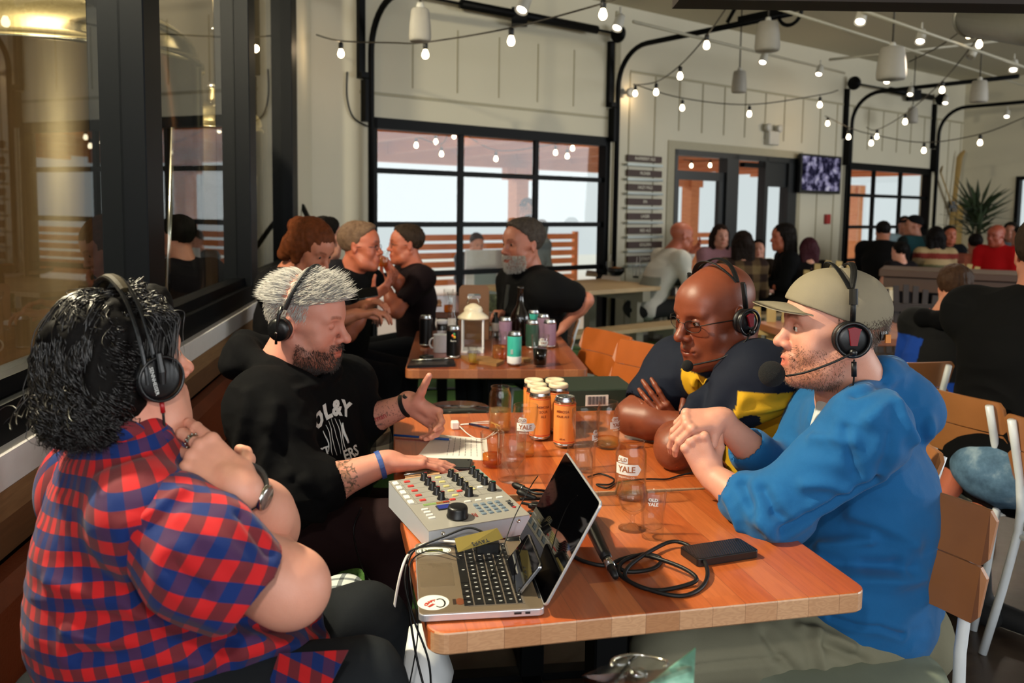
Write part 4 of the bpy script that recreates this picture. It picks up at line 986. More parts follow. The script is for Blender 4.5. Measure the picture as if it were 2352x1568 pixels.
# =============================================================== bald man
def man_bald():
    R=thing('person','bald man in glasses and navy and yellow polo with a headset, arms crossed','person',(.8,2.5,0))
    sc=1.2; H=Hm(aY(1642,722,2.42),(-.86,-.42,-.2),(-.12,-.1,1)); neck=aY(1690,850,2.52)
    re_=aY(1452,958,2.62); rw_=aY(1600,985,2.5); le=aY(1552,1030,2.3); lw=aY(1556,985,2.56)
    s=SDF(); head_sdf(s,H,sc,neck,'closed',fat=.012,neckr=.066,nose=1.1); s.cone(neck,neck+Vector((.02,0,-.08)),.085,.1,.04)
    M=H.to_3x3(); s.ell(H@(Vector((0,-.085,-.045))*sc),(.055,.03,.035),M,.04)
    V1=s.mesh(.0034)
    sr=aY(1560,850,2.72); sl=aY(1745,870,2.3)
    s=SDF(); s.chain([sr.lerp(re_,.4),re_],[.062,.052],.02); forearm(s,re_,rw_,.054,.034); t=hand_sdf(s,rw_,(1,.0,-.1),(0,-1,-.2),1,(.3,.3,.3,.3),.03,None,1.05); V2=s.mesh(.0034)
    s=SDF(); s.chain([sl.lerp(le,.45),le],[.066,.056],.02); forearm(s,le,lw,.055,.034); t1=hand_sdf(s,aY(1556,985,2.56),(-.62,-.1,.7),(-.1,.95,.2),-1,(.25,.3,.35,.4),.1,(.4,.8,.3),1.0); V3=s.mesh(.003)
    V,F=join(V1,V2,V3); sk=skinmat('deep_brown_skin','#7c412a',.42)
    C=face_tint(H,V,sc,(.75,.5,.48)); 
    qmesh('body',V,F,sk,R,C); eyes(H,sc,R,(0,.2,-.5)); lids(H,sc,R,sk,.0065,(.8,.75,.75)); nails(t1,R,plain('nail_brown','#8a5c48',.25))
    P=lambda x,y,z:H@(Vector((x,y,z))*sc)
    # glasses
    g=tag(MB().box((0,0,-9),(.001,)*3).build('x',BPL),'','') if False else None
    G=thing('eyeglasses','thin dark-framed eyeglasses worn by the bald man','glasses',P(0,.1,.0)); LN=glassmat('lens',(.75,.72,.7),1.5,0,.06)
    for q in(-1,1):
        m=MB(); ring=[P(q*.033+math.cos(a)*.024,.103-abs(q*.033+math.cos(a)*.024)*.22,-.001+math.sin(a)*(.0155 if abs(math.sin(a))<.8 else .0145)) for a in np.linspace(0,2*PI,28)[:-1]]; m.tube(ring,.0011,6,0,True); m.build('rim',BPL,G)
        m=MB(); n=len(ring); c=sum(ring,Vector())/n; m.add(ring+[c],[(i,(i+1)%n,n) for i in range(n)]); m.build('lens',LN,G)
        m=MB(); m.tube([P(q*.057,.091,.004),P(q*.075,.075,.008),P(q*.084,.02,.004),P(q*.083,-.01,-.002),P(q*.082,-.022,-.02)],.0016,6,0,False,True,(1,1.8)); m.build('temple_arm',BPL,G)
    m=MB(); m.tube([P(-.011,.1015,.004),P(0,.104,.007),P(.011,.1015,.004)],.0012,6); m.build('bridge',BPL,G)
    # headset
    hs,pts=headphones('headset','black headset with red badge on the bald man, thin boom to his mouth',H,sc,R,.035,side=.095,cz=-.005,cy=-.012,top=.136)
    up=M@Vector((0,0,1)); fw=M@Vector((0,1,0))
    for dy in(-.36,.3):
        b=[P(math.cos(math.radians(a))*.1,-.012+dy*.085*max(0,math.sin(math.radians(a))-.6)*1.6,.012+math.sin(math.radians(a))*.122) for a in range(36,145,5)]
        m=MB(); m.tube(b,.008,8,0,False,True,(.35,1)); m.build('headband',RUB,hs)
    for q in(-1,1):
        m=MB(); m.tube([P(q*.1,-.012,.028),P(q*.1,-.012,.085)],.0075,8); m.tube([P(q*.1,-.012,.06),P(q*.098,-.012,.09)],.013,10,0,False,True,(.5,1)); m.build('slider',RUB,hs)
        m=MB(); m.tube([P(q*.108,-.012+math.cos(a)*.03,-.005+math.sin(a)*.03) for a in np.linspace(0,2*PI,28)[:-1]],.0042,8,0,True); m.build('cup_ring',BPL,hs)
        m=MB(); poly=[(-.011,.018),(-.014,.023),(0,.027),(.014,.023),(.011,.018),(.006,-.011),(-.006,-.011)]
        m.prism(poly[::-1],.006,basis(P(q*.111,-.012,-.005),fw*q,up,M@Vector((q,0,0)))); m.build('badge',plain('deep_red_badge','#7d1420',.3),hs)
        m=MB(); m.ell(P(q*.112,-.012,-.028),.008*sc,None,14); m.build('boom_hinge',BPL,hs)
    m=MB(); m.tube(smooth_path([P(-.112,-.012,-.028),P(-.112,.02,-.05),P(-.09,.06,-.075),P(-.06,.095,-.085),P(-.045,.115,-.088)],6),.0026,8); m.build('mic_boom',RUB,hs)
    m=MB(); m.ell(P(-.035,.125,-.09),(.017,.017,.017),None,20); m.build('mic_foam',plain('black_foam','#070707',.95,bump=.8,bs=600),hs)
    # polo
    chest=aY(1735,960,2.6); hip=aY(1800,1180,2.65)
    s=SDF(); torso(s,hip,chest,aY(1695,850,2.55),sl,sr,1.22,.05)
    ls=sl.lerp(le,.64); rs_=sr.lerp(re_,.62); s.chain([sl,ls],[.1,.08],.05); s.chain([sr,rs_],[.105,.082],.05)
    open_end(s,sl,ls,.066); open_end(s,sr,rs_,.062); s.cone(aY(1680,835,2.5),aY(1640,880,2.46),.085,.05,.02,True)
    V,F=s.mesh(.005); V=folds(V,F,.005,(6,7,12),31); V=creases(V,F,[(1620,850,1600,960,.016,-.009),(1700,920,1660,1000,.014,.009),(1590,890,1560,980,.016,.008),(1690,960,1800,940,.012,.008)])
    # navy with yellow under-arm side panels
    W=V-np.array(CAMP); z=W@np.array(FW); 
    ax=np.array((sr-sl).normalized()); upv=np.array(Vector((0,0,1))); ctr=np.array(chest); L=V-ctr; fr=np.cross(upv,ax)
    u=L@ax; v=L@upv; fdep=L@fr; ends=np.minimum(seg(V,sl,ls),seg(V,sr,rs_))
    side=(ends>.097)&(v<.17)&(u<-.01)|((ends>.092)&(v<.02)&(u>.12))
    C=np.ones((len(V),3))*np.array(lin('#0e1526')); C[side]=lin('#d3a21c')
    qmesh('polo_shirt',V,F,tintcloth('polo_knit',.8),R,C)
    m=MB(); m.tube(smooth_path([P(-.02,.085,-.175),P(0,.075,-.21),P(.02,.07,-.24)],4),.006,8); m.build('collar_edge',plain('navy_collar','#141a28',.8),R)
    s=SDF(); s.ell(hip,(.19,.2,.14),None,.05); s.chain([aY(1720,1180,2.5),aY(1480,1160,2.55)],[.11,.08]); s.chain([aY(1740,1160,2.85),aY(1500,1150,2.9)],[.11,.08]); 
    for a in(aY(1480,1160,2.55),aY(1500,1150,2.9)): s.cone(a,(a.x,a.y,.06),.075,.055,.03)
    V,F=s.mesh(.01); qmesh('trousers',V,F,cloth('dark_trousers','#15161b'),R); return R
def seg(V,a,b):
    a,b=np.array(a),np.array(b); ab=b-a; t=np.clip((V-a)@ab/(ab@ab),0,1); return np.linalg.norm(V-a-t[:,None]*ab,axis=1)
def tintcloth(name,rough=.85,weave=900,bump=.25,spec=.25):
    if name in MATS: return MATS[name]
    t=NT(name); at=t.n('ShaderNodeAttribute',attribute_name='tint').outputs[0]; co=t.coord(); f=t.noise(co,weave,2); n=t.noise(co,12,4)
    cc=t.mix(t.math('MULTIPLY',f,.3),at,t.mix(1.,at,(.6,.6,.6),'MULTIPLY')); cc=t.mix(t.math('MULTIPLY',n,.25),cc,t.mix(1.,at,(.7,.7,.7),'MULTIPLY'))
    MATS[name]=t.out(t.bsdf(cc,rough,0,t.bump(f,bump,.003),spec)); return MATS[name]
man_bald()
# =============================================================== grey haired man in hoodie
def man_grey():
    R=thing('person','grey-haired bearded man in black hoodie gesturing over papers, headphones on','person',(-.5,2.4,0))
    sc=1.1; H=Hm(aY(706,735,2.4),(.96,-.2,-.16),(.12,-.1,1)); neck=aY(655,860,2.42)
    re_=aY(690,1135,2.12); rw_=aY(893,1060,2.2); le=aY(795,985,2.62); lw=aY(945,925,2.55)
    s=SDF(); head_sdf(s,H,sc,neck,'closed',fat=.004,neckr=.064,nose=1.15); s.cone(neck,neck+Vector((-.03,0,-.08)),.08,.1,.04); V1=s.mesh(.003)
    s=SDF(); s.chain([aY(620,950,2.28).lerp(re_,.5),re_],[.055,.048],.02); forearm(s,re_,rw_,.05,.031); t1=hand_sdf(s,rw_,(1,.35,-.12),(-.05,-.1,-1),1,(.1,.12,.14,.18),.07,(.75,.6,.15),1.08,.2); V2=s.mesh(.0028)
    s=SDF(); forearm(s,le,lw,.05,.032); t2=hand_sdf(s,lw,(.8,-.35,-.42),(-.4,-.85,-.2),-1,((.75,.5,.3),(.8,.6,.3),(.85,.65,.35),(.9,.7,.4)),.04,(.1,1,.05),1.1,.05); V3=s.mesh(.0028)
    V,F=join(V1,V2,V3); sk=skinmat('pink_skin','#c98f7d')
    C=face_tint(H,V,sc,(.72,.45,.42),(.42,.33,.28),(-.045,-.065),(.4,.28,.2))
    # tattoos drawn in the skin of the forearms
    def arm(C,e,w,t0,t1,side,rad,cols,fq,th,seed):
        e,w=np.array(e),np.array(w); ab=w-e; t=(V-e)@ab/(ab@ab); d=V-e-np.clip(t,0,1)[:,None]*ab; r=np.linalg.norm(d,axis=1); dn=d/np.maximum(r,1e-6)[:,None]
        m=(t>t0)&(t<t1)&(r<rad)&((dn@np.array(side))>.1); n=vnoise(V*fq+seed); n2=vnoise(V*fq*2+seed*2)
        on=m&(np.abs(n+n2*.4)<th)
        C[on]=C[on]*np.array(cols); 
    arm(C,re_,rw_,.18,.62,(-.1,-.7,.6),.09,(.28,.36,.34),85,.16,3); arm(C,re_,rw_,.2,.55,(-.1,-.7,.6),.09,(.6,.68,.62),45,.3,8)
    arm(C,le,lw,.5,.95,(0,-.9,.1),.09,(.35,.38,.4),120,.05,5); 
    qmesh('body',V,F,sk,R,C); nails(t1,R)
    # closed upper lids
    P=lambda x,y,z:H@(Vector((x,y,z))*sc); M=H.to_3x3()
    lids(H,sc,R,sk,-.0065)
    # word tattoo on the near forearm
    def onarm(e,w,t,ang,r):
        e,w=Vector(e),Vector(w); d=(w-e).normalized(); a=Vector((0,-1,0)); a=(a-d*a.dot(d)).normalized(); b=d.cross(a); c=e.lerp(w,t); return c+(a*math.cos(ang)+b*math.sin(ang))*r,d,(a*math.cos(ang)+b*math.sin(ang))
    c_,d_,n_=onarm(le,lw,.55,.05,.05); u_=n_.cross(d_).normalized()
    if u_.z<0: u_=-u_
    r_=u_.cross(n_).normalized(); text_mesh('tattoo_script','Solyman',.026,basis(c_+u_*.006,r_,u_,n_),plain('tattoo_red','#a8323a',.7),R,ext=.0002); text_mesh('tattoo_numerals','1977-1981',.009,basis(c_-u_*.016,r_,u_,n_),plain('tattoo_ink','#3a4044',.7),R,ext=.0002)
    # hair
    HG=hairmat('silver_hair','#8c8883','#d2cec8'); HD=hairmat('dark_beard','#1c1310','#3a2c25')
    fuzz('hair',H,sc,R,HG,9000,.036,lambda p:p.z>.05+max(0,p.y)*.25 and p.y<.085,lambda p,v:(0,.8 if p.y>-.03 else -.9,.35 if p.y>-.03 else -.15),.0008,1.0,4,6,.22)
    fuzz('hair_sides',H,sc,R,HG,11000,.014,lambda p:p.z<=.07+max(0,p.y)*.2 and p.z>-.055 and p.y<.03-.5*max(0,-p.z) ,lambda p,v:(0,-.3,-1),.0006,1.0,5,4,.3)
    fuzz('quiff',H,sc,R,HG,2600,.05,lambda p:p.z>.07 and p.y>.015,lambda p,v:(0,1.,.75),.0008,1.01,6,7,.25)
    jawfuzz('beard',H,sc,R,HD,V1,lambda L:(((L[:,2]<-.05-.5*np.clip(.05-L[:,1],0,.05)*0-.25*np.clip(L[:,1]-.02,0,.05)+vnoise(L*50)*.008)&(L[:,1]>.008)&(L[:,2]>-.135))|((np.abs(L[:,0])<.034)&(np.abs(L[:,2]+.052)<.007)&(L[:,1]>.08)))&~((np.abs(L[:,0])<.022)&(np.abs(L[:,2]+.069)<.009)&(L[:,1]>.085)),4200,.009,.00042)
    # headphones
    hs,pts=headphones('headphones','black on-ear headphones on the grey-haired man',H,sc,R,.034,side=.095,cz=-.012,cy=-.03,top=.14,band=(0,.06,1))
    ptb=[P(math.cos(math.radians(a))*.1,-.03+.03*math.sin(math.radians(a)),.0+math.sin(math.radians(a))*.142) for a in range(18,163,4)]
    m=MB(); m.tube(ptb,.014,10,0,False,True,(.45,1)); m.build('headband',PADL,hs)
    for q in(-1,1):
        m=MB(); m.tube([P(q*.104,-.03,-.048),P(q*.109,-.03,-.02),P(q*.106,-.03,.03),P(q*.098,-.026,.052)],[.004,.004,.0055,.007],8); m.build('yoke',BPL,hs)
        m=MB(); cyl(m,P(q*.112,-.03,-.018),M@Vector((1,0,0)),.004,.002,12,.0003); m.build('badge',CHR,hs)
    # hoodie
    sr=aY(600,925,2.24); sl=aY(790,890,2.62); chest=aY(690,1000,2.45); hip=aY(690,1190,2.48)
    s=SDF(); M_,f_,up_,ax_=torso(s,hip,chest,aY(655,880,2.45),sl,sr,1.14,.035)
    rend=re_.lerp(rw_,.3); lend=le.lerp(lw,.42)
    s.chain([sr.lerp(chest,.25),sr.lerp(re_,.3),re_+Vector((-.01,0,.01)),rend],[.088,.088,.078,.06],.08); s.chain([sl,le,lend],[.09,.075,.056],.05)
    hp=[aY(770,850,2.42),aY(700,880,2.34),aY(620,850,2.33),aY(555,805,2.4),aY(560,790,2.52),aY(640,800,2.62),aY(730,840,2.6)]
    s.chain(hp,[.022,.026,.03,.04,.038,.03,.02],.03); s.ell(aY(560,830,2.45),(.06,.12,.05),None,.04)
    open_end(s,re_,rend,.05); open_end(s,le,lend,.047); s.cone(aY(655,850,2.42),aY(700,870,2.38),.078,.055,.015,True)
    V,F=s.mesh(.0042); V=folds(V,F,.006,(5,6,13),41,1-near(V,chest,.25)*.7); V=folds(V,F,.002,(20,20,30),9)
    V=creases(V,F,[(640,930,600,1080,.018,.012),(680,1100,740,1160,.014,-.012),(620,1000,690,1080,.014,-.010),(560,900,540,1050,.02,.01),(700,1190,820,1210,.012,.01),(690,890,760,870,.01,.006)])
    HK=cloth('black_jersey','#040406',.9,900,.3,.0); qmesh('hoodie',V,F,HK,R)
    from mathutils.bvhtree import BVHTree
    bv=BVHTree.FromPolygons([Vector(p) for p in V],[tuple(q) for q in F.tolist()])
    PR=plain('white_print','#c9ccca',.8,var=.2,scale=200)
    d=(chest-CAMP).normalized(); n=(f_*.8-d*.5).normalized(); upp=(aY(735,900,2.4)-aY(760,1050,2.4)).normalized(); right=upp.cross(n).normalized()
    def pj(p,z):
        h=bv.ray_cast(p+n*.3,-n); return (h[0]+n*(.0015+z)) if h[0] else p
    c0=aY(768,985,2.35)
    # print: arched letters over a crest
    text_mesh('print_text','OL&Y',.062,basis(c0+upp*.055+right*.006,right,upp,n),PR,R,proj=pj,arc=.13,bold=.003,sp=1.15)
    text_mesh('print_text','EST',.03,basis(c0-right*.058-upp*.05,right,upp,n),PR,R,proj=pj,bold=.001)
    text_mesh('print_text','ERS',.042,basis(c0+right*.04-upp*.085,right,upp,n),PR,R,proj=pj,bold=.001)
    m=MB()
    for k_,(x0,y0,ln,cv,w) in enumerate(((-.02,.0,.07,.004,.0045),(-.011,.006,.08,.003,.0035),(0,.01,.085,0,.003),(.011,.006,.08,-.003,.0035),(.02,0,.07,-.004,.0045),(-.029,-.01,.05,.004,.005),(.029,-.01,.05,-.004,.005))):
        pp=[]
        for i in range(9):
            t=i/8; x=(x0+cv*math.sin(t*5+k_)*.9)*1.25; y=.02+(y0-t*ln)*1.25; pp.append(pj(c0+right*x+upp*y,.0))
        m2=MB(); m2.tube(pp,[w*(.4+.6*math.sin(PI*(.1+.8*i/8))) for i in range(9)],6,0,False,True,(.25,1)); m.add(m2.v,m2.f,0,True)
    o=m.build('crest_print',PR,R); o['kind']='stuff'
    # trousers
    s=SDF(); s.ell(hip+Vector((0,0,-.06)),(.18,.2,.13),None,.05); kn=aY(900,1215,2.32); kf=aY(905,1180,2.75)
    s.chain([aY(700,1230,2.35),kn],[.12,.08],.05); s.chain([aY(700,1200,2.6),kf],[.115,.08],.05)
    for a in(kn,kf): s.cone(a,(a.x-.02,a.y,.08),.075,.055,.03)
    V,F=s.mesh(.007); V=folds(V,F,.006,(9,9,12),51); qmesh('trousers',V,F,cloth('dark_maroon_twill','#251617',.85),R)
    # bands
    def ringo(name,c,d,r,w,mat,par,label,cat,th=.0016):
        o=thing(name,label,cat,c); d=U(d); x=d.orthogonal().normalized(); y=d.cross(x); m=MB(); n=30; v=[]; 
        for a in np.linspace(0,2*PI,n+1)[:-1]:
            e=(x*math.cos(a)+y*math.sin(a)); 
            for rr,dz in((r,-w/2),(r,w/2),(r+th,w/2),(r+th,-w/2)): v.append(Vector(c)+e*rr+d*dz)
        f=[]
        for i in range(n):
            j=(i+1)%n
            for k in range(4): f.append((i*4+k,j*4+k,j*4+(k+1)%4,i*4+(k+1)%4))
        m.add(v,f,0,False); m.build('band',mat,o); return o
    ringo('wristband',re_.lerp(rw_,.9),rw_-re_,.0375,.013,plain('blue_silicone','#2c4a8c',.5),None,'blue silicone wristband on the grey-haired man resting his hand on paper','wristband')
    w=ringo('wristwatch',le.lerp(lw,.93),lw-le,.0365,.014,PADL,None,'slim black watch on the raised arm of the grey-haired man','watch',.003)
    c=le.lerp(lw,.93); m=MB(); cyl(m,c+Vector((.0,-.02,.032)),(0,-.5,.85),.011,.006,20); m.build('watch_case',BPL,w)
    return R,(re_,rw_,le,lw)
GREY=man_grey()
# =============================================================== man in plaid
def gingham(name,sc=.024):
    t=NT(name); at=t.n('ShaderNodeAttribute',attribute_name='pat').outputs['Vector']; sp=t.n('ShaderNodeSeparateXYZ'); t.l(at,sp.inputs[0])
    def stripe(v):
        f=t.math('FRACT',t.math('DIVIDE',v,sc*2)); return t.math('LESS_THAN',f,.5),f
    a,fa=stripe(sp.outputs[0]); b,fb=stripe(sp.outputs[1])
    RED=lin('#bb1c20'); BLU=lin('#0b2763'); M1=lin('#6a232b'); M2=lin('#42254b')
    c=t.mix(b,t.mix(a,BLU,M2),t.mix(a,M1,RED))
    wv=t.noise(t.mapv(t.coord(),(1,1,1)),1100,2); c=t.mix(t.math('MULTIPLY',wv,.3),c,t.mix(1.,c,(.55,.55,.55),'MULTIPLY'))
    b_=t.bsdf(c,.8,0,t.bump(wv,.25,.002),.2); b_.inputs['Sheen Weight'].default_value=.08; MATS[name]=t.out(b_); return MATS[name]
def man_plaid():
    R=thing('person','dark curly-haired man in red and blue gingham shirt nearest the camera, seen from behind','person',(-.6,1.35,0))
    sc=1.0; H=Hm(aY(278,842,1.38),(.68,.73,.1),(.05,.1,1)); neck=aY(315,985,1.39); M=H.to_3x3(); P=lambda x,y,z:H@(Vector((x,y,z))*sc)
    sr=aY(335,1190,1.24); re_=aY(664,1348,1.26); rw_=aY(470,1190,1.55); le=aY(606,1212,1.42); lw=aY(548,1116,1.28); sl=aY(240,1120,1.54)
    s=SDF(); head_sdf(s,H,sc,neck,'closed',fat=.01,neckr=.066,eyes='open'); s.cone(neck,neck+Vector((0,0,-.06)),.07,.08,.04); V1=s.mesh(.0032)
    ms=sr.lerp(re_,.5); s=SDF(); s.chain([ms,re_],[.068,.056],.03); s.ell(re_+Vector((.0,0,-.004)),(.052,.05,.048),None,.03); forearm(s,re_,rw_,.054,.034); V2=s.mesh(.003)
    s=SDF(); forearm(s,le,lw,.056,.032); s.ell(le,(.055,.055,.055),None,.03); t1=hand_sdf(s,lw,(-.78,.36,.44),(-.35,.75,-.5),-1,((.28,.25,.15),(.32,.3,.2),(.6,.6,.35),(.8,.75,.45)),.05,(.5,.6,.6),1.08,.6); V3=s.mesh(.0024)
    V,F=join(V1,V2,V3); sk=skinmat('fair_skin','#d39c86'); C=face_tint(H,V,sc); qmesh('body',V,F,sk,R,C); nails(t1,R); eyes(H,sc,R)
    # shirt body
    hip=aY(400,1560,1.42); chest=aY(338,1190,1.42)
    s=SDF(); M_,f_,up_,ax_=torso(s,hip,chest,aY(315,1020,1.39),sl,sr,.94,.03)
    s.ell(aY(370,1400,1.39),(.18,.2,.2),frame((.75,.6,0),(0,0,1)),.08); s.ell(aY(570,1470,1.43),(.13,.16,.11),None,.08); s.cone(aY(330,1040,1.33),aY(250,1060,1.5),.04,.04,.05); s.ell(aY(300,1290,1.42),(.12,.17,.2),None,.08)
    s.chain([aY(395,1000,1.42),aY(345,990,1.34),aY(262,985,1.34),aY(205,985,1.45)],[.02,.026,.026,.02],.02)
    s.cone(aY(300,930,1.39),aY(295,965,1.39),.066,.06,.015,True)
    V,F=s.mesh(.0048); V=folds(V,F,.007,(5,5,13),61,1); V=folds(V,F,.003,(14,14,34),62,1); V=creases(V,F,[(350,1380,640,1420,.016,-.014),(330,1410,600,1460,.014,.012),(470,1430,740,1440,.014,-.010),(150,1450,480,1520,.016,.010),(180,1500,520,1480,.012,-.009),(320,1240,330,1360,.010,-.012),(110,1330,300,1390,.014,.007),(560,1500,760,1470,.014,.01),(230,1060,330,1030,.012,-.008)])
    Lc=V-np.array(chest); Mi=np.array(M_).T; q=Lc@Mi.T; cx=q[:,0]; cy=q[:,1]; th=np.arctan2(cx,-cy-.02)
    tw=vnoise(V*7)*.006; pat=np.stack([th*.235+tw+5,V[:,2]+.03*np.cos(th)+tw*1.2+5,0*th],1)
    G=gingham('gingham_cotton',.0205); qmesh('shirt_body',V,F,G,R,None,pat)
    # short sleeve with its own bias
    end=aY(556,1345,1.2); s=SDF(); s.chain([sr.lerp(chest,.35),aY(395,1215,1.24),aY(480,1290,1.2),end],[.055,.076,.083,.076],.045); 
    d=(aY(600,1375,1.2)-aY(470,1280,1.18)).normalized(); s.cut(end+d*.012,d,.002); s.chain([end-d*.1,end+d*.2],[.084,.103],.002) if False else s.cone(end-d*.05,end+d*.2,.063,.085,.002,True)
    V,F=s.mesh(.0036); V=folds(V,F,.005,(8,8,12),71); V=creases(V,F,[(420,1180,560,1300,.014,.006),(390,1290,470,1370,.012,-.009),(560,1180,620,1260,.01,-.006),(330,1180,420,1120,.01,.006)])
    a=np.array(sr); dd=np.array(d); t=(V-a)@dd; x=np.cross(dd,(0,0,1.)); x/=np.linalg.norm(x); y=np.cross(x,dd); rr=V-a-t[:,None]*dd; an=np.arctan2(rr@x,-(rr@y)); tw=vnoise(V*9)*.004
    u=t+tw; v=an*.112+tw; pat=np.stack([(u*.95+v*.3)+5,(v*.95-u*.3)+5,0*u],1)
    qmesh('sleeve',V,F,G,R,None,pat)
    # other sleeve
    e2=sl.lerp(le,.5); s=SDF(); s.chain([sl,e2],[.12,.1],.04); V,F=s.mesh(.007); qmesh('sleeve',V,F,G,R,None,V.copy()*1.+5)
    # collar
    s=SDF(); s.chain([aY(418,1022,1.43),aY(372,1008,1.33),aY(290,990,1.3),aY(212,985,1.4)],[.010,.014,.014,.012],.02); V,F=s.mesh(.004); qmesh('collar',V,F,G,R,None,V.copy()@np.array([[.8,.3,0],[-.6,.8,0],[.2,.6,1]])+5)
    # shirt tail flicking out over the jeans
    m=MB(); m.add([aY(640,1500,1.28),aY(800,1492,1.22),aY(745,1600,1.2),aY(600,1620,1.24),aY(640,1502,1.285),aY(800,1494,1.225),aY(745,1602,1.205),aY(600,1622,1.245)],[(0,1,2,3),(7,6,5,4),(0,4,5,1),(1,5,6,2),(2,6,7,3),(3,7,4,0)],0); o=m.build('shirt_tail',G,R)
    at=o.data.attributes.new('pat','FLOAT_VECTOR','POINT'); at.data.foreach_set('vector',[c for v in o.data.vertices for c in (v.co.x+5,v.co.z*1.+5,0)])
    # jeans
    s=SDF(); s.ell(aY(330,1640,1.4),(.24,.22,.14),None,.06); kn=aY(835,1440,1.62); kn2=aY(820,1590,1.34)
    s.chain([aY(520,1540,1.5),kn],[.12,.078],.05); s.chain([aY(520,1650,1.3),kn2],[.12,.078],.05)
    for a_ in(kn,kn2): s.cone(a_,(a_.x-.03,a_.y,.08),.085,.06,.03)
    V,F=s.mesh(.007); V=folds(V,F,.006,(9,9,12),81); qmesh('jeans',V,F,cloth('charcoal_denim','#1c1f22',.85,900,.4),R)
    # ring, watch
    o=thing('finger_ring','chunky engraved silver ring on the hand at the gingham shoulder','ring',lw); f=U((-.78,.36,.44)); n=Vector((-.35,.75,-.5)); n=(n-f*n.dot(f)).normalized(); tt=-(f.cross(n)); 
    c=lw+(f*.112+tt*.0085+n*.006)*1.08; dv=(f*.85+n*.5).normalized(); x=dv.orthogonal().normalized(); y=dv.cross(x); m=MB()
    m.tube([c+(x*math.cos(a)+y*math.sin(a))*.0105 for a in np.linspace(0,2*PI,25)[:-1]],.0026,8,0,True,True,(1.,2.2)); 
    for i in range(12): a=i/12*2*PI; m.ell(c+(x*math.cos(a)+y*math.sin(a))*.0128,(.0022,.0022,.0022),None,8)
    m.build('ring_band',plain('old_silver','#a8a49c',.22,1.),o)
    wc=le.lerp(lw,.93); d=(lw-le).normalized(); o=thing('wristwatch','round steel watch on a black strap below the silver ring','watch',wc); x=d.orthogonal().normalized(); y=d.cross(x); m=MB()
    pts=[wc+(x*math.cos(a)+y*math.sin(a))*.0375 for a in np.linspace(0,2*PI,31)[:-1]]; m.tube(pts,.0028,8,0,True,True,(1.,3.6)) 
    m.build('strap',PADL,o); fc=(Vector((.5,-.75,.45))); fc=(fc-d*fc.dot(d)).normalized(); m=MB(); cyl(m,wc+fc*.043,fc,.021,.009,36,.002); k=m.build('watch_case',CHR,o); m=MB(); cyl(m,wc+fc*.048,fc,.018,.0015,30,.0003); m.build('dial',plain('watch_dial','#6e5a54',.15),o)
    # curly hair
    HK_=hairmat('black_curls','#050404','#120d0b',.3); HB_=hairmat('black_hair_base','#040303','#0a0706',.7); rs=np.random.RandomState(5)
    s=SDF(); s.ell(P(0,-.022,.04),tuple(v*sc for v in(.08,.097,.089)),M,.02); s.ell(P(0,-.055,-.05),tuple(v*sc for v in(.078,.05,.065)),M,.05); s.ell(P(.045,-.04,-.03),tuple(v*sc for v in(.045,.05,.06)),M,.04); s.ell(P(-.045,-.04,-.03),tuple(v*sc for v in(.045,.05,.06)),M,.04)
    s.cone(P(-.02,.05,.1),P(.02,.062,.1),.026,.026,.04); s.cone(P(.072,.03,.02),P(.07,.035,.06),.022,.03,.03)
    s.ell(P(0,.11,-.02),tuple(v*sc for v in(.075,.05,.085)),M,.01,True)
    V,F=s.mesh(.006); V=folds(V,F,.008,(30,30,16),91); V=folds(V,F,.004,(60,60,30),92); qmesh('hair',V,F,HB_,R)
    paths=[]
    for g in range(640):
        while True:
            v=rs.normal(size=3); v/=np.linalg.norm(v)
            if v[2]>-.45 and not (v[1]>.45 and v[2]<.5) and not(abs(v[0])>.8 and v[1]>.25 and v[2]<.1): break
        rt=Vector((v[0]*.088,v[1]*.105-.028,v[2]*.094+.035)); dn=Vector((v[0]*.35,v[1]*.35-.12,0)); L=max(.05,(rt.z+.125+rs.rand()*.03))*1.1; 
        if v[1]>.3: dn=Vector((v[0]*1.5,-.3,.3)); L=min(L,.12)
        ph=rs.rand()*6.28; fq=2.2+rs.rand()*2; amp=.004+.010*rs.rand(); w0=rs.rand()*.5
        gp=[]; q=rt.copy(); dd=(Vector(v)*.35+Vector((v[0]*.3,-.6,-.2))).normalized(); m_=20
        for i in range(m_):
            t=i/(m_-1); dd=(dd*.80+(Vector((0,-.03,-1))*(.6+t)+dn*.7)*.2).normalized(); q=q+dd*(L/m_); rp=q-Vector((0,-.03,.0)); e=math.sqrt((rp.x/(.076+.01*(rp.z<0)))**2+(rp.y/.086)**2+((rp.z)/.135)**2)
            em=1.01+(.07+.16*(rp.z<-.02))*t*rs.rand()**.5
            if e>.01 and (e<.98 or e>em): q=q+rp*((max(.98,min(e,em)))/e-1)*.8
            a=ph+t*fq*6.28; A_=amp*min(1,t*1.6+.15); gp.append((q+Vector((math.cos(a)*A_,math.sin(a)*A_,math.sin(a*.5)*A_*.5)),t))
        for k in range(9):
            o_=Vector(rs.normal(size=3)*.0045); sp=.35+rs.rand()*.9; paths.append([tuple(P(*(p+o_*(.6+sp*t*1.2)))) for p,t in gp])
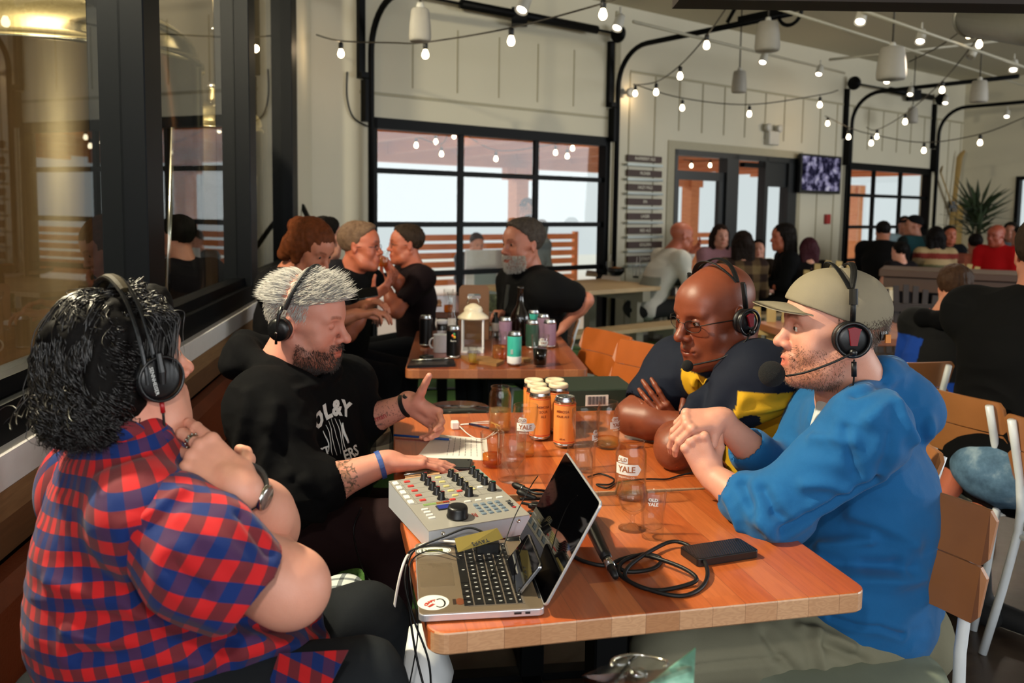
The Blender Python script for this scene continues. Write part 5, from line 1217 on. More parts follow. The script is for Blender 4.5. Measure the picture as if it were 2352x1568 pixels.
    for g in range(90):   # front waves and sideburn locks
        x=rs.rand()*.16-.08; q=Vector((x,.0+rs.rand()*.045,.122-abs(x)*.6)); a0=rs.rand()*6; sgn=1 if x>0 else -1; L=.045+.04*rs.rand()
        gp=[]
        for i in range(16):
            t=i/15; p=q+Vector((sgn*(.012+.012*abs(x)/.08)*math.sin(t*1.8)*1.2,.02*math.sin(t*2.6)-.005*t,.022*math.sin(t*3)-L*t*t*(.55+.6*abs(x)/.08)))+Vector((math.cos(a0+t*9),math.sin(a0+t*9),0))*.004; gp.append((p,t))
        for k in range(9):
            o_=Vector(rs.normal(size=3)*.004); paths.append([tuple(P(*(p+o_*(.7+t)))) for p,t in gp])
    for g in range(14):   # loose flyaway ringlets
        v=rs.normal(size=3); v[2]=-.1-.4*abs(v[2]); v[1]=-abs(v[1]); v/=np.linalg.norm(v); q=Vector((v[0]*.1,v[1]*.11-.04,v[2]*.1)); r0=.006+.007*rs.rand(); ph=rs.rand()*6; n_=Vector((v[0],v[1],-.2)); 
        paths.append([tuple(P(*(q+n_*(.02*t*2)+Vector((math.cos(ph+t*7)*r0,math.sin(ph+t*7)*r0*.6,math.sin(ph+t*6)*r0-.02*t))))) for t in np.linspace(0,1,16)])
    strands('hair_curls',paths,.001,HK_,R,n=0)
    # headphones
    hs,pts=headphones('headphones','black over-ear headphones on the curly-haired man in gingham',H,sc,R,.04,side=.098,cz=-.012,cy=.018,top=.14)
    for w_,dy,dx in((.010,-.004,.006),(.010,.012,.006)):
        b=[P(math.cos(math.radians(a))*(.105+dx),.0+dy+.0*a,.0+math.sin(math.radians(a))*.152) for a in range(-6,187,6)]; m=MB(); m.tube(b,w_*.55,8,0,False,True,(.6,1)); m.build('headband_arch',BPL,hs)
    b=[P(math.cos(math.radians(a))*.107,.004,math.sin(math.radians(a))*.154) for a in range(60,121,5)]; m=MB(); m.tube(b,.010,8,0,False,True,(.5,1.1)); m.build('headband_pad',plain('tan_worn_pad','#2e2616',.65,spec=.2),hs)
    for q in(-1,1):
        m=MB(); m.tube([P(q*.112,.02,.03),P(q*.116,.02,.0),P(q*.116,.018,-.02)],[.007,.008,.006],8,0,False,True,(.6,1.3)); m.build('yoke',BPL,hs)
        m=MB(); m.tube([P(q*.113+0,.018+math.cos(a)*.036,-.012+math.sin(a)*.036) for a in np.linspace(0,2*PI,28)[:-1]],.0025,8,0,True); m.build('cup_ring',BPL,hs)
    text_mesh('lettering','SENNHEISER',.0085,basis(P(.1165,.004,-.012),M@Vector((0,.1,-1)).normalized(),M@Vector((0,1,.1)).normalized(),M@Vector((1,0,0))),plain('white_print','#c9ccca',.8),hs,ext=.0002)
    m=MB(); m.tube([P(.1,.018,-.05),P(.1,.018,-.07)],.004,8); m.build('red_plug',plain('red_plug','#9a1218',.4),hs)
    m=MB(); m.tube(smooth_path([P(.1,.018,-.07),P(.097,.018,-.115),P(.1,.025,-.15),P(.09,.06,-.19),P(.07,.12,-.24)],6),.0022,8); m.build('cord',RUB,hs)
    return R
man_plaid()
# =============================================================== the other guests
def guest(label,hp,fwd,sc=1.05,skin=('fair_skin','#d39c86'),hair=('short','#2a1f18'),top='#0c0c0f',pants='#14161a',bf=None,lean=.0,hands=None,long=False,h=None,seat=True,w=1.,beard=None,glasses=False,belly=.0,hipdz=-.52,legs=True,stand=False,elbow=None,pose='person',arm=1.):
    Y=hp[2]; h=h or (.008 if Y<6 else .012); C0=aY(*hp); f=Vector(fwd).normalized(); H=Hm(C0,f); M=H.to_3x3(); P=lambda x,y,z:H@(Vector((x,y,z))*sc)
    b=Vector(bf).normalized() if bf else Vector((f.x,f.y,0)).normalized(); b.z=0; b.normalize(); ax=Vector((b.y,-b.x,0)); Z=Vector((0,0,1))
    R=thing(pose,label,'person',(C0.x,C0.y,0))
    neck=P(0,-.045,-.16); neck=neck-b*lean*.1; sl=neck-Z*.045*w-ax*.175*w; sr=neck-Z*.045*w+ax*.175*w; chest=neck-Z*.2-b*(.02+lean*.15); hip=neck+Z*hipdz-b*(.05+lean*.5)
    S0=SDF(); fine=min(h,.006 if Y<6.5 else .009); head_sdf(S0,H,sc,neck,'closed',fat=.004,eyes='open'); S0.cone(neck,neck-Z*.06,.07,.09,.03); V1=S0.mesh(fine); parts=[V1]
    hd=hands or [tuple(chest+b*.3-ax*.1-Z*.12),tuple(chest+b*.3+ax*.1-Z*.12)]; arms=[]
    for q,(sh,hh) in enumerate(((sl,hd[0]),(sr,hd[1]))):
        if hh is None: continue
        hh=Vector(hh); pole=elbow[q] if elbow and elbow[q] is not None else sh-Z*.6+ax*(.3 if q else -.3)-b*.1
        e=ik(sh,hh,.28*arm,.25*arm,pole); arms.append((sh,e,hh)); s=SDF(); s.chain([sh.lerp(e,.45),e],[.046,.042],.02); forearm(s,e,hh,.042,.027)
        d=(hh-e).normalized(); n=Vector((0,0,-1)) if abs(d.z)<.7 else Vector((-b.x,-b.y,0)); hand_sdf(s,hh,d*.8+b*.4,n,1 if q else -1,(.4,.5,.5,.6),.05,None,1.); parts.append(s.mesh(fine))
    V,F=join(*parts); C=face_tint(H,V,sc,beard=beard[0] if beard else None,bz=(-.03,-.055),brow=(.3,.22,.18)); qmesh('body',V,F,skinmat(*skin),R,C)
    for q in(-1,1): m=MB(); m.ell(P(q*.0305,.0838,.006),.0075*sc,M,10); m.build('eye',EYED,R)
    # hair
    k,c=hair[0],hair[1]; HM=hairmat('hair_'+c.strip('#'),c,hair[2] if len(hair)>2 else c,.62)
    if k!='bald':
        s=SDF(); 
        if k=='short': s.ell(P(0,-.022,.045),tuple(v*sc for v in(.081,.102,.088)),M,.01); s.ell(P(0,.03,.06),tuple(v*sc for v in(.066,.066,.066)),M,.02); s.cut(P(0,0,.015),M@Vector((0,.9,-.75)),.01); s.cut(P(0,0,-.04),M@Vector((0,0,-1)),.01)
        elif k in('long','bun','bob'):
            s.ell(P(0,-.022,.042),tuple(v*sc for v in(.09,.11,.096)),M,.01)
            dz={'long':.34,'bun':.06,'bob':.14}[k]
            for x in(-.06,0,.06): s.cone(P(x,-.06,-.01),P(x*1.1,-.075,-dz),.05*sc,.035*sc,.04)
            for q in(-1,1): s.cone(P(q*.075,-.01,.02),P(q*.075,.0,-dz*.8),.026*sc,.022*sc,.03)
            if k=='bun': s.ell(P(0,-.12,.05),.045*sc,None,.02)
            s.ell(P(0,.125,-.03),tuple(v*sc for v in(.062,.075,.1)),M,.012,True)
        elif k=='cap':
            s.ell(P(0,-.016,.045),tuple(v*sc for v in(.084,.106,.09)),M,.01); s.cut(P(0,0,.03),M@Vector((0,.3,-1)),.003); s.cone(P(-.02,.08,.055),P(-.02,.15,.045),.02*sc,.016*sc,.01); s.cone(P(.02,.08,.055),P(.02,.15,.045),.02*sc,.016*sc,.01)
        Vh,Fh=s.mesh(fine); Vh=folds(Vh,Fh,.006,(60,60,18),3) if k!='cap' else Vh
        qmesh('hair' if k!='cap' else 'cap',Vh,Fh,HM if k!='cap' else cloth('cap_'+c.strip('#'),c),R)
    if beard: 
        HB=hairmat('beard_'+beard[1].strip('#'),beard[1],beard[2]); jawfuzz('beard',H,sc,R,HB,V1,lambda L:(L[:,2]<-.045)&(L[:,1]>.035)&(L[:,2]>-.125)&~((np.abs(L[:,0])<.022)&(np.abs(L[:,2]+.069)<.008)),2200,.016,.0011)
    if glasses:
        m=MB()
        for q in(-1,1):
            m.tube([P(q*.032+math.cos(a)*.022,.104-abs(q*.032)*.2,.0+math.sin(a)*.015) for a in np.linspace(0,2*PI,17)[:-1]],.0015,5,0,True); m.tube([P(q*.054,.092,.004),P(q*.08,.0,0)],.0018,5)
        m.tube([P(-.01,.1,.004),P(.01,.1,.004)],.0015,5); m.build('eyeglasses',BPL,R)
    s=SDF(); torso(s,hip,chest,neck-Z*.02,sl,sr,w,belly)
    for sh,e,hh in arms:
        if long: s.chain([sh,e,e.lerp(hh,.85)],[.075*w,.055,.04],.04)
        else: s.chain([sh,sh.lerp(e,.62)],[.075*w,.064*w],.04); open_end(s,sh,sh.lerp(e,.66),.05)
    Vt,Ft=s.mesh(h); Vt=folds(Vt,Ft,.006,(6,6,13),Y)
    if isinstance(top,str): qmesh('top',Vt,Ft,cloth('knit_'+top.strip('#'),top),R)
    else:
        qmesh('top',Vt,Ft,tintcloth('patterned_knit'),R,top(Vt,chest,b,ax))
    if legs:
        s=SDF(); s.ell(hip-Z*.02,(.17*w,.17*w,.12),None,.05)
        for q in(-1,1):
            if stand: a=hip+ax*q*.1; s.chain([a,a-Z*.42,(a.x,a.y,.07)],[.1,.075,.055],.03)
            else: a=hip+ax*q*.1; kn=a+b*.42-Z*.02; s.chain([a,kn,(kn.x,kn.y,.07)],[.1,.07,.052],.03)
        V_,F_=s.mesh(.012); qmesh('trousers',V_,F_,cloth('pants_'+pants.strip('#'),pants),R)
    return R,dict(neck=neck,chest=chest,hip=hip,b=b,ax=ax,arms=arms,P=P,H=H)
RS_=('ruddy_skin','#b0644a'); FS=('fair_skin','#d39c86'); TS=('tan_skin','#a5705a')
z=lambda x,y,Y:tuple(aY(x,y,Y))
RE,_g=guest('broad bearded man in black shirt at the end of the crowded table, smiling left',(1200,562,4.9),(-.8,-.55,-.05),1.22,('rosy_skin','#bd7d66'),('short','#2c2622','#5a5048'),'#0a0a0c','#23262a',bf=(-.85,-.35,0),hands=[z(1295,748,4.75),z(1160,720,4.9)],w=1.4,belly=.04,beard=((.8,.78,.74),'#8f867c','#d8d2c8'),elbow=[Vector((1.4,4.8,.4)),None],arm=.8)
m=MB(); m.tube([_g['P'](.01,.075,-.19),_g['P'](.01,.09,-.26),_g['P'](.01,.1,-.34)],.02,8,0,False,True,(1,.4)); m.build('grey_undershirt',cloth('washed_grey','#4a4a46'),RE)
guest('auburn-haired woman with hair tied up looking down, partly behind the grey-haired man',(716,572,3.9),(.75,-.45,-.45),1.05,('warm_skin','#b9795f'),('bun','#3a1a0c','#6e3a1e'),'#0d0c0e','#15151a',bf=(.9,-.2,0),hands=[z(835,702,4.0),z(818,722,3.8)],lean=.1,long=False,arm=.88)
RG,_g=guest('grey-haired man in glasses and a black polo with white collar tipping, facing right',(828,566,4.75),(.97,-.1,-.03),1.1,RS_,('short','#4a3428','#7d6450'),'#08080b','#15151a',bf=(.85,-.35,0),hands=[z(870,668,5.0),z(858,682,4.6)],w=1.1,glasses=True,lean=.1)
m=MB(); m.tube(smooth_path([_g['P'](-.07,-.05,-.13),_g['P'](-.02,-.1,-.125),_g['P'](.05,-.08,-.135),_g['P'](.08,.0,-.16)],4),.008,6,0,False,True,(.5,1)); m.build('collar_tipping',plain('white_piping','#cfcdc8',.7),RG)
guest('man in glasses and dark maroon shirt lifting a cup to his mouth, facing left',(932,562,5.55),(-.93,-.3,-.02),1.05,RS_,('short','#1f1712','#3a2c22'),'#180d10','#111318',bf=(-.8,-.4,0),hands=[z(877,640,5.4),z(884,600,5.4)],glasses=True,elbow=[Vector((-.75,5.2,.6)),Vector((-.6,5.2,.7))])
guest('dark-haired guest mostly hidden behind the auburn-haired woman',(748,548,4.9),(.6,.7,0),1.,FS,('short','#0d0a09'),'#15131a',legs=False)
# standing and seated guests toward the doors
def plaidf(c1,c2,c3,fr=16):
    def f(V,c,b,ax):
        q=V-np.array(c); u=np.floor((q@np.array(ax))*fr).astype(int)%2; v=np.floor(q[:,2]*fr).astype(int)%2; C=np.zeros((len(V),3)); C[:]=lin(c1); C[(u+v)==1]=lin(c2); C[(u+v)==2]=lin(c3); return C
    return f
def grad_sweater(V,c,b,ax):
    C=np.zeros((len(V),3)); C[:]=lin('#cfcbc0'); m=(V[:,2]<c[2]-.02)&(np.abs((V-np.array(c))@np.array(ax))<.17); C[m]=lin('#8d8f84'); return C
guest('close-cropped man in a pale sweater at the farther picnic table, hand at his mouth',(1566,542,8.2),(.9,.25,-.1),1.12,RS_,('bald','#2a1f18'),grad_sweater,'#2a2a2a',bf=(.8,.3,0),hands=[z(1590,578,8.3),z(1600,630,8.1)],long=True,lean=.5,w=1.12)
guest('long-haired woman in pink smiling at the farther picnic table',(1655,543,9.6),(.1,-1,0),1.05,FS,('long','#1d1310','#2f211b'),'#b58590','#222228',long=True)
guest('woman seen from behind with long dark hair over a brown checked shirt',(1705,562,8.5),(.1,1,0),1.08,FS,('long','#120c0a','#261a14'),plaidf('#2b1a14','#5b4630','#7a6444',12),'#15151a',bf=(.1,1,0),long=True)
guest('dark-haired woman in a black top facing left at the farther picnic table',(1797,545,8.7),(-.95,-.1,-.05),1.12,RS_,('bob','#0e0b0a','#1c1614'),'#08080a','#111114',bf=(-.9,.1,0),long=True,w=1.05)
guest('child in a plum knitted hat beside the dark-haired woman in black',(1857,572,8.6),(.1,1,0),.9,FS,('bob','#2a1216','#44202a'),'#0f0c0e','#15151a',w=.8)
guest('small dark head of a child between the two long-haired women',(1742,572,9.4),(-.3,-1,0),.85,FS,('short','#0d0a09'),'#2a2018',w=.75)
guest('man in black leaning over a table before the far garage door, back to the camera',(2028,533,10.6),(.3,1,-.2),1.08,TS,('short','#0c0a09'),'#070708','#0c0d10',bf=(.5,.8,0),lean=.5,w=1.25,long=True)
guest('person in a pale blue shirt standing before the far garage door',(2078,517,12.2),(-.2,-1,0),1.05,TS,('short','#1b1411'),'#8fa8b4','#1c1f26',stand=True,hipdz=-.56)
guest('man in a dark teal shirt and dark cap before the far garage door',(2097,518,11.2),(-.9,.2,0),1.1,TS,('cap','#0b0b0d'),plaidf('#0d1a1c','#0f3b42','#0a0c0e',4),'#0b0c10',bf=(-.4,.9,0),w=1.15,hipdz=-.56,stand=True)
guest('curly dark head of a child below the man in the dark cap',(2065,578,9.9),(-.2,1,0),.9,FS,('short','#0c0908'),'#141014',w=.8,legs=False)
def stripes(V,c,b,ax):
    C=np.zeros((len(V),3)); C[:]=lin('#a8906a'); k=(V[:,2]*14).astype(int); C[k%4==1]=lin('#7a2a22'); C[k%4==3]=lin('#5a5a40'); return C
guest('dark-haired woman in a striped tan sweater near the skis, seen from behind',(2148,545,10.6),(.2,1,0),1.05,FS,('bob','#0c0808'),stripes,'#15151a',bf=(.2,1,0),long=True)
guest('man in a dark shirt facing the camera under the crossed skis',(2181,540,11.8),(-.1,-1,0),1.05,RS_,('short','#14100d'),'#14161a','#15151a')
guest('guest in a salmon top with dark hair in front of the potted plant',(2240,560,10.8),(.4,1,0),1.05,TS,('short','#110c0b'),'#a8604e','#15151a',long=True)
guest('bald man in a bright red shirt at far right',(2288,541,10.4),(-.85,-.4,-.1),1.12,('brick_skin','#9a4a34'),('bald','#000000'),'#b5131a','#15151a',bf=(-.8,-.5,0),long=True,w=1.2)
guest('person in grey behind the red shirt at far right',(2321,532,12),(-.6,-.8,0),1.05,TS,('bob','#14100e'),'#5b6670','#15151a',long=True)
guest('dark-haired person in a mustard jacket at the right edge',(2344,545,10.6),(-.5,.8,0),1.05,TS,('short','#0d0b0a'),plaidf('#8a6420','#15130f','#3a2c14',5),'#15151a',long=True)
# outside the garage door
guest('man in a dark cap and grey shirt standing on the terrace beyond the left door',(1210,480,10.3),(-.4,-.9,0),1.05,FS,('cap','#1a2024'),'#7a838a','#2a2c30',stand=True,hipdz=-.56)
guest('person in a black cap on the terrace behind the bearded man\'s head',(1216,520,9.9),(-.2,1,0),1.1,FS,('cap','#050506'),'#868c90','#2a2c30',legs=False,long=True)
guest('blurred guest leaning on the terrace rail in the middle pane',(1095,560,10.6),(.4,-.8,-.3),1.05,FS,('short','#3a2c24'),'#5e6a74','#1d2733',long=True)
# boy in blue hoodie
def boy(V,c,b,ax):
    C=np.zeros((len(V),3)); C[:]=lin('#0f3f9c'); q=V-np.array(c); u=q@np.array(ax); m=(V[:,2]>c[2]+.1)|((u>-.02)&(V[:,2]>c[2]-.1)); C[m]=lin('#0a0a0c'); return C
RB,_g=guest('boy in a blue and black hoodie with orange hood trim, facing away right',(2195,664,4.3),(.75,.65,-.2),.98,('boy_skin','#c08468'),('short','#2a1c14','#4a3324'),boy,'#15171c',bf=(.8,.5,0),long=True,w=.92,lean=.25)
s=SDF(); n=_g['neck']; s.chain([n-_g['ax']*.1+_g['b']*.02,n-_g['b']*.09-_g['ax']*.06,n-_g['b']*.1+_g['ax']*.05,n+_g['ax']*.1],[.03,.045,.045,.03],.03); V_,F_=s.mesh(.006); qmesh('hood',V_,F_,cloth('black_jersey','#0a0b0e'),RB)
m=MB(); m.tube(smooth_path([n-_g['ax']*.1+_g['b']*.02+Vector((0,0,.035)),n-_g['b']*.06-_g['ax']*.06+Vector((0,-.02,.04)),n-_g['b']*.05+_g['ax']*.02+Vector((0,-.03,.035)),n+_g['ax']*.1-_g['b']*.0+Vector((0,-.01,.03))],5),.005,6); m.build('orange_piping',plain('orange_piping','#c2481c',.7),RB)
# broad man in black at right edge
RK,_g=guest('broad man in black sweater and denim shorts at right edge, seen from behind',(2400,590,3.1),(.7,.7,-.1),1.15,TS,('short','#1c140f','#33261c'),'#070708','#54708a',bf=(.85,.5,0),long=True,w=1.34,belly=.05,lean=.1,legs=False,h=.007,hipdz=-.6,hands=[z(2450,840,3.6),z(2520,860,3.2)])
s=SDF(); hp=_g['hip']+Vector((0,-.03,-.0)); s.ell(hp,(.21,.19,.14),None,.05)
for q in(-1,1): a=hp+_g['ax']*q*.12; s.chain([a,a+_g['b']*.38-Vector((0,0,.02))],[.115,.095],.04)
V_,F_=s.mesh(.007); V_=folds(V_,F_,.006,(10,10,10),5)
DN=NT('faded_denim'); co=DN.coord(); f=DN.noise(co,9,5,.65); DN=DN.out(DN.bsdf(DN.ramp(f,[(.3,lin('#2e4458')),(.55,lin('#587690')),(.75,lin('#93a9b8'))]),.85,0,DN.bump(DN.noise(co,500,2),.3,.003),.2))
qmesh('denim_shorts',V_,F_,DN,RK)
s=SDF()
for (k_,a_) in((aY(2250,1010,3.15),aY(2165,1145,3.0)),(aY(2330,1040,3.2),aY(2245,1190,2.95))): s.chain([k_,k_.lerp(a_,.5),a_],[.06,.052,.036],.02)
V_,F_=s.mesh(.006); qmesh('bare_legs',V_,F_,skinmat(*RS_),RK,np.ones((len(V_),3)))
for (x,y,Y) in((2165,1170,2.98),(2240,1205,2.93)):
    a=aY(x,y,Y); s=SDF(); s.cone((a.x,a.y,a.z),(a.x+.03,a.y+.0,.06),.048,.045,.03); s.cone((a.x+.02,a.y+.02,.05),(a.x+.13,a.y-.12,.045),.045,.04,.03); s.cut((0,0,.01),(0,0,-1)); V_,F_=s.mesh(.006); qmesh('sneaker',V_,F_,plain('black_canvas','#0c0c0d',.8),RK)
# ---------------------------------------------------------------- string lights, spots, pendants
BULB=emis('warm_filament_glow','#ffe9c4',9.); SOCK=plain('black_socket','#0b0a09',.5); WIRE=plain('dark_cord','#3a352b',.6); GLOW=emis('spot_glow','#fff0d8',8.)
CER=plain('grey_ceramic','#a19c92',.6,var=.05)
ORD=['first','second','third','fourth','fifth','sixth','seventh','eighth','ninth','tenth']
def string(label,where,pts,bulbs,anchor0=None,r=.006):
    """pts: cable way-points (px,py,Y); bulbs: (px,py,Y) bulb centres"""
    P=[aY(*p) for p in pts]; path=smooth_path(P,8); m=MB(); m.tube(path,r,6); o=tag(m.build('light_cord',WIRE),label,'cord')
    m=None
    for i,b in enumerate(bulbs):
        c=aY(*b); t=thing('string_bulb',('glowing pear-shaped bulb, %s from the left %s'%(ORD[i],where)) if len(bulbs)>1 else 'glowing pear-shaped bulb '+where,'light bulb',c,'string light bulbs')
        m=MB(); m.lathe([(.0,-.036),(.012,-.034),(.022,-.024),(.026,-.01),(.024,.006),(.017,.022),(.013,.032),(.012,.036)],c,16); m.build('glass_bulb',BULB,t)
        m=MB(); m.lathe([(.013,.03),(.017,.034),(.019,.06),(.017,.078),(.006,.084),(0,.085)],c,12); m.build('socket',SOCK,t)
        top=min(path,key=lambda q:(q.x-c.x)**2+(q.y-c.y)**2); m=MB(); m.tube([c+Vector((0,0,.08)),Vector((top.x,top.y,max(top.z,c.z+.09)))],.0035,5); m.build('drop_wire',SOCK,t)
YW=lambda x,y: (CAMP+ray(x,y)*(WN.dot(wp(0,0,.12)-CAMP)/WN.dot(ray(x,y)))).y
string('cord of bulbs swagged before the left garage door','on the string before the left garage door',[(727,80,YW(727,80)),(783,94,6.6),(900,98,6.3),(977,97,6.1),(1173,64,5.6),(1384,8,5.1),(1420,-8,5.)],[(783,122,6.6),(977,124,6.1),(1174,93,5.6),(1385,32,5.1)])
string('cord of bulbs rising steeply left of the double glass doors','on the steep string left of the double doors',[(1455,195,9.3),(1507,188,8.4),(1562,150,7.6),(1623,82,6.7),(1680,0,5.9),(1700,-30,5.6)],[(1507,211,8.4),(1562,174,7.6),(1623,103,6.7)])
string('long cord of bulbs swagged over the double glass doors','on the string over the double glass doors',[(1455,193,9.3),(1567,225,9.2),(1720,240,9.2),(1883,218,9.4),(1925,207,9.6)],[(1459,214,9.3),(1567,247,9.2),(1721,261,9.2),(1883,240,9.4)])
string('cord of bulbs swagged before the far garage door','on the lower string before the far garage door',[(1895,266,11.2),(1949,292,10.6),(2001,308,10.2),(2122,327,9.8),(2251,308,9.4),(2352,270,9.),(2380,258,8.9)],[(1901,283,11.2),(1949,314,10.6),(2001,328,10.2),(2122,345,9.8),(2251,327,9.4)])
string('cord of bulbs climbing right from the far garage door','on the climbing string at upper right',[(1990,292,11),(2014,298,10.6),(2078,262,9.6),(2163,188,8.4),(2249,84,7.2),(2300,20,6.6)],[(2014,313,10.6),(2079,279,9.6),(2164,206,8.4),(2249,101,7.2)])
string('cord running down from the beam to the ceiling pendants','on the cord at the top right near the beam',[(2088,142,7.6),(2160,105,7.4),(2224,58,7.2)],[(2225,79,7.2)])
string('cord of bulbs along the ceiling near the top beam','high under the dark beam at the top edge',[(1700,-20,6.2),(1810,-12,6.2),(1900,-16,6.2)],[(1811,7,6.2)])
# terrace bulbs
string('cord of bulbs looping under the terrace roof','under the terrace roof through the left garage door',[(880,300,10),(956,314,10),(1014,330,10.3),(1045,296,10.6),(1140,345,10.4),(1275,330,10.4),(1315,320,10.6),(1370,300,10.8)],[(956,333,10),(1001,325,10.3),(1014,353,10.3),(1043,312,10.6),(1139,364,10.4),(1276,350,10.4),(1303,358,10.5),(1315,340,10.6)])
string('cord of bulbs on the terrace behind the double doors','on the terrace behind the double doors',[(1570,366,13),(1600,370,13),(1640,368,13),(1720,365,13)],[(1588,380,13),(1631,379,13)])
# spot heads on ceiling rails
def rail(label,a,b): m=MB(); m.tube([aY(*a),aY(*b)],.014,6); tag(m.build('lighting_rail',plain('pale_conduit','#b0aa96',.5)),label,'rail')
rail('pale conduit rail crossing the ceiling toward the far garage door',(1455,50,6.6),(1940,168,11))
rail('white track rail near the upper right of the ceiling',(1980,24,6.0),(2370,160,8.6))
rail('thin ceiling conduit running toward the right wall',(1740,5,6.4),(2352,196,12.2))
rail('short ceiling conduit crossing behind the big pendants',(1905,137,9),(2330,90,9.4))
SPW=plain('white_enamel','#c3c0b6',.4)
def spot(px,py,Y,desc,on=True,d=(-.35,-.5,-.9)):
    c=aY(px,py,Y); t=thing('spotlight_head','small white ceiling spotlight '+desc,'spotlight',c,'ceiling spotlights'); D=Vector(d).normalized(); x=D.orthogonal().normalized(); M=Matrix((x,D.cross(x),D)).transposed()
    m=MB(); m.lathe([(.0,-.13),(.03,-.128),(.036,-.1),(.04,-.02),(.044,.0),(.039,.0),(.036,-.012)],c,20,0,M); m.build('lamp_body',SPW,t)
    m=MB(); m.lathe([(0,-.006),(.02,-.008),(.037,-.014)],c,20,0,M); m.build('lens',GLOW if on else SPW,t)
    m=MB(); m.tube([c-D*.1,c-D*.1+Vector((0,0,.09))],.008,6); m.build('stem',SPW,t)
for a in((1197,25,5.2,'beside the spring shaft of the left door'),(1416,66,6.4,'at the curved track right of the left garage door'),(1975,52,6.1,'nearest the dark beam'),(2113,97,7.1,'right of the second big pendant'),(1751,145,8.4,'under the tall middle pendant'),(1880,172,9.6,'left of the far track motor'),(2327,162,8.4,'at the right end of the white rail'),(2036,190,10.5,'just under the largest pendant'),(2090,218,11.4,'on the far spring shaft'),(2171,238,12.2,'at the farthest track bracket'),(2312,269,12.6,'deep at the right wall')): spot(*a)
spot(2228,132,8.,'turned off, on the white rail',False,(-.5,-.2,-.8))
def pendant(px,py,Y,w,h,desc):
    c=aY(px,py,Y); k=Y/FPX; R_=w*k/2; Hh=h*k; t=thing('pendant_speaker',desc,'pendant',c,'grey pendant drums')
    m=MB(); m.lathe([(0,Hh/2),(R_*.7,Hh/2),(R_*.8,Hh/2-.01),(R_*.95,0),(R_,-Hh*.35),(R_*.96,-Hh/2+.01),(R_*.9,-Hh/2),(0,-Hh/2+.004)],c,36); m.build('drum',CER,t)
    m=MB(); m.tube([c+Vector((0,0,Hh/2)),Vector((c.x,c.y,3.77))],.008,6); m.build('suspension_cord',WIRE,t); m=MB(); m.lathe([(.02,0),(.03,.005),(.02,.04),(0,.045)],c+Vector((0,0,Hh/2)),12); m.build('cord_grip',SPW,t)
pendant(965,58,5.6,50,72,'tall white pendant drum in front of the left garage door')
pendant(1763,84,7.4,56,64,'grey pendant drum high above the double doors')
pendant(1698,188,9.6,34,48,'small grey pendant drum hanging lowest above the double doors')
pendant(2048,146,7.0,64,72,'largest ribbed grey pendant drum')
pendant(2249,210,9.6,38,48,'grey pendant drum with a dark top near the right wall')
pendant(2096,265,12.2,25,34,'tiny far grey pendant drum above the far garage door')
light('POINT','glow_of_left_bulb',aY(772,118,6.75),2.2,(1,.72,.42),.03); light('POINT','sconce_glow',wp(onw(1436,222)[0],onw(1436,222)[1],.12),3.,(1,.72,.42),.03)
light('POINT','glow_by_tv',aY(1900,284,10.9),3.,(1,.72,.42),.03)
for x,y,Y in((1751,160,8.4),(1975,60,6.1),(2113,100,7.1),(2327,170,8.4)): light('SPOT','spot_beam',aY(x,y,Y)+Vector((-.05,-.06,-.1)),60,(1,.86,.68),.05,(-.35,-.5,-.9),spot_size=1.3,spot_blend=.6)
# wall fittings
s_,z_=onw(1430,215); t=thing('wall_sconce','small white sconce on the wall right of the left garage door','sconce',wp(s_,z_,.0)); m=MB(); m.lathe([(.05,0),(.05,.02),(.02,.03),(.012,.08),(.05,.1),(.055,.14),(.03,.15),(0,.15)],wp(s_,z_,0),18,0,Matrix((WU,Vector((0,0,1)),WN)).transposed()); m.build('lamp_body',SPW,t)
s_,z_=onw(1765,305); t=thing('emergency_light','white twin-head emergency light above the double doors','light',wp(s_,z_,.0)); m=MB(); wbox(m,s_-.08,s_+.14,z_-.16,z_+.02,.0,.08,0,.01); m.build('battery_box',SPW,t)
for q in(-.16,.24): m=MB(); m.lathe([(0,-.05),(.04,-.04),(.055,.02),(.05,.03),(0,.03)],wp(s_+q*.6,z_+.06,.06),16,0,Matrix((WU,Vector((0,0,1)),WN)).transposed()); m.build('lamp_head',SPW,t)
# television
sa,za=onw(1842,352,.12); sb,zb_=onw(1930,446,.12); t=thing('television','flat television showing a pale building beside the double doors','television',wp(sa,zb_,.1))
m=MB(); wbox(m,sa,sb,zb_,za,.06,.12,0,.005); m.build('casing',BPL,t)
TVM=NT('tv_picture'); co=TVM.coord('Object'); n=TVM.noise(co,9,4,.6); e=TVM.n('ShaderNodeEmission'); TVM.l(TVM.ramp(n,[(.35,lin('#141321')),(.5,lin('#3d3a57')),(.6,lin('#a9a3c9')),(.7,lin('#e2dff0'))]),e.inputs[0]); e.inputs[1].default_value=.55; TVM=TVM.out(e)
m=MB(); wbox(m,sa+.03,sb-.03,zb_+.04,za-.03,.12,.122); m.build('screen',TVM,t); m=MB(); wbox(m,(sa+sb)/2-.1,(sa+sb)/2+.1,(za+zb_)/2-.1,(za+zb_)/2+.1,0,.06); m.build('bracket',BPL,t)
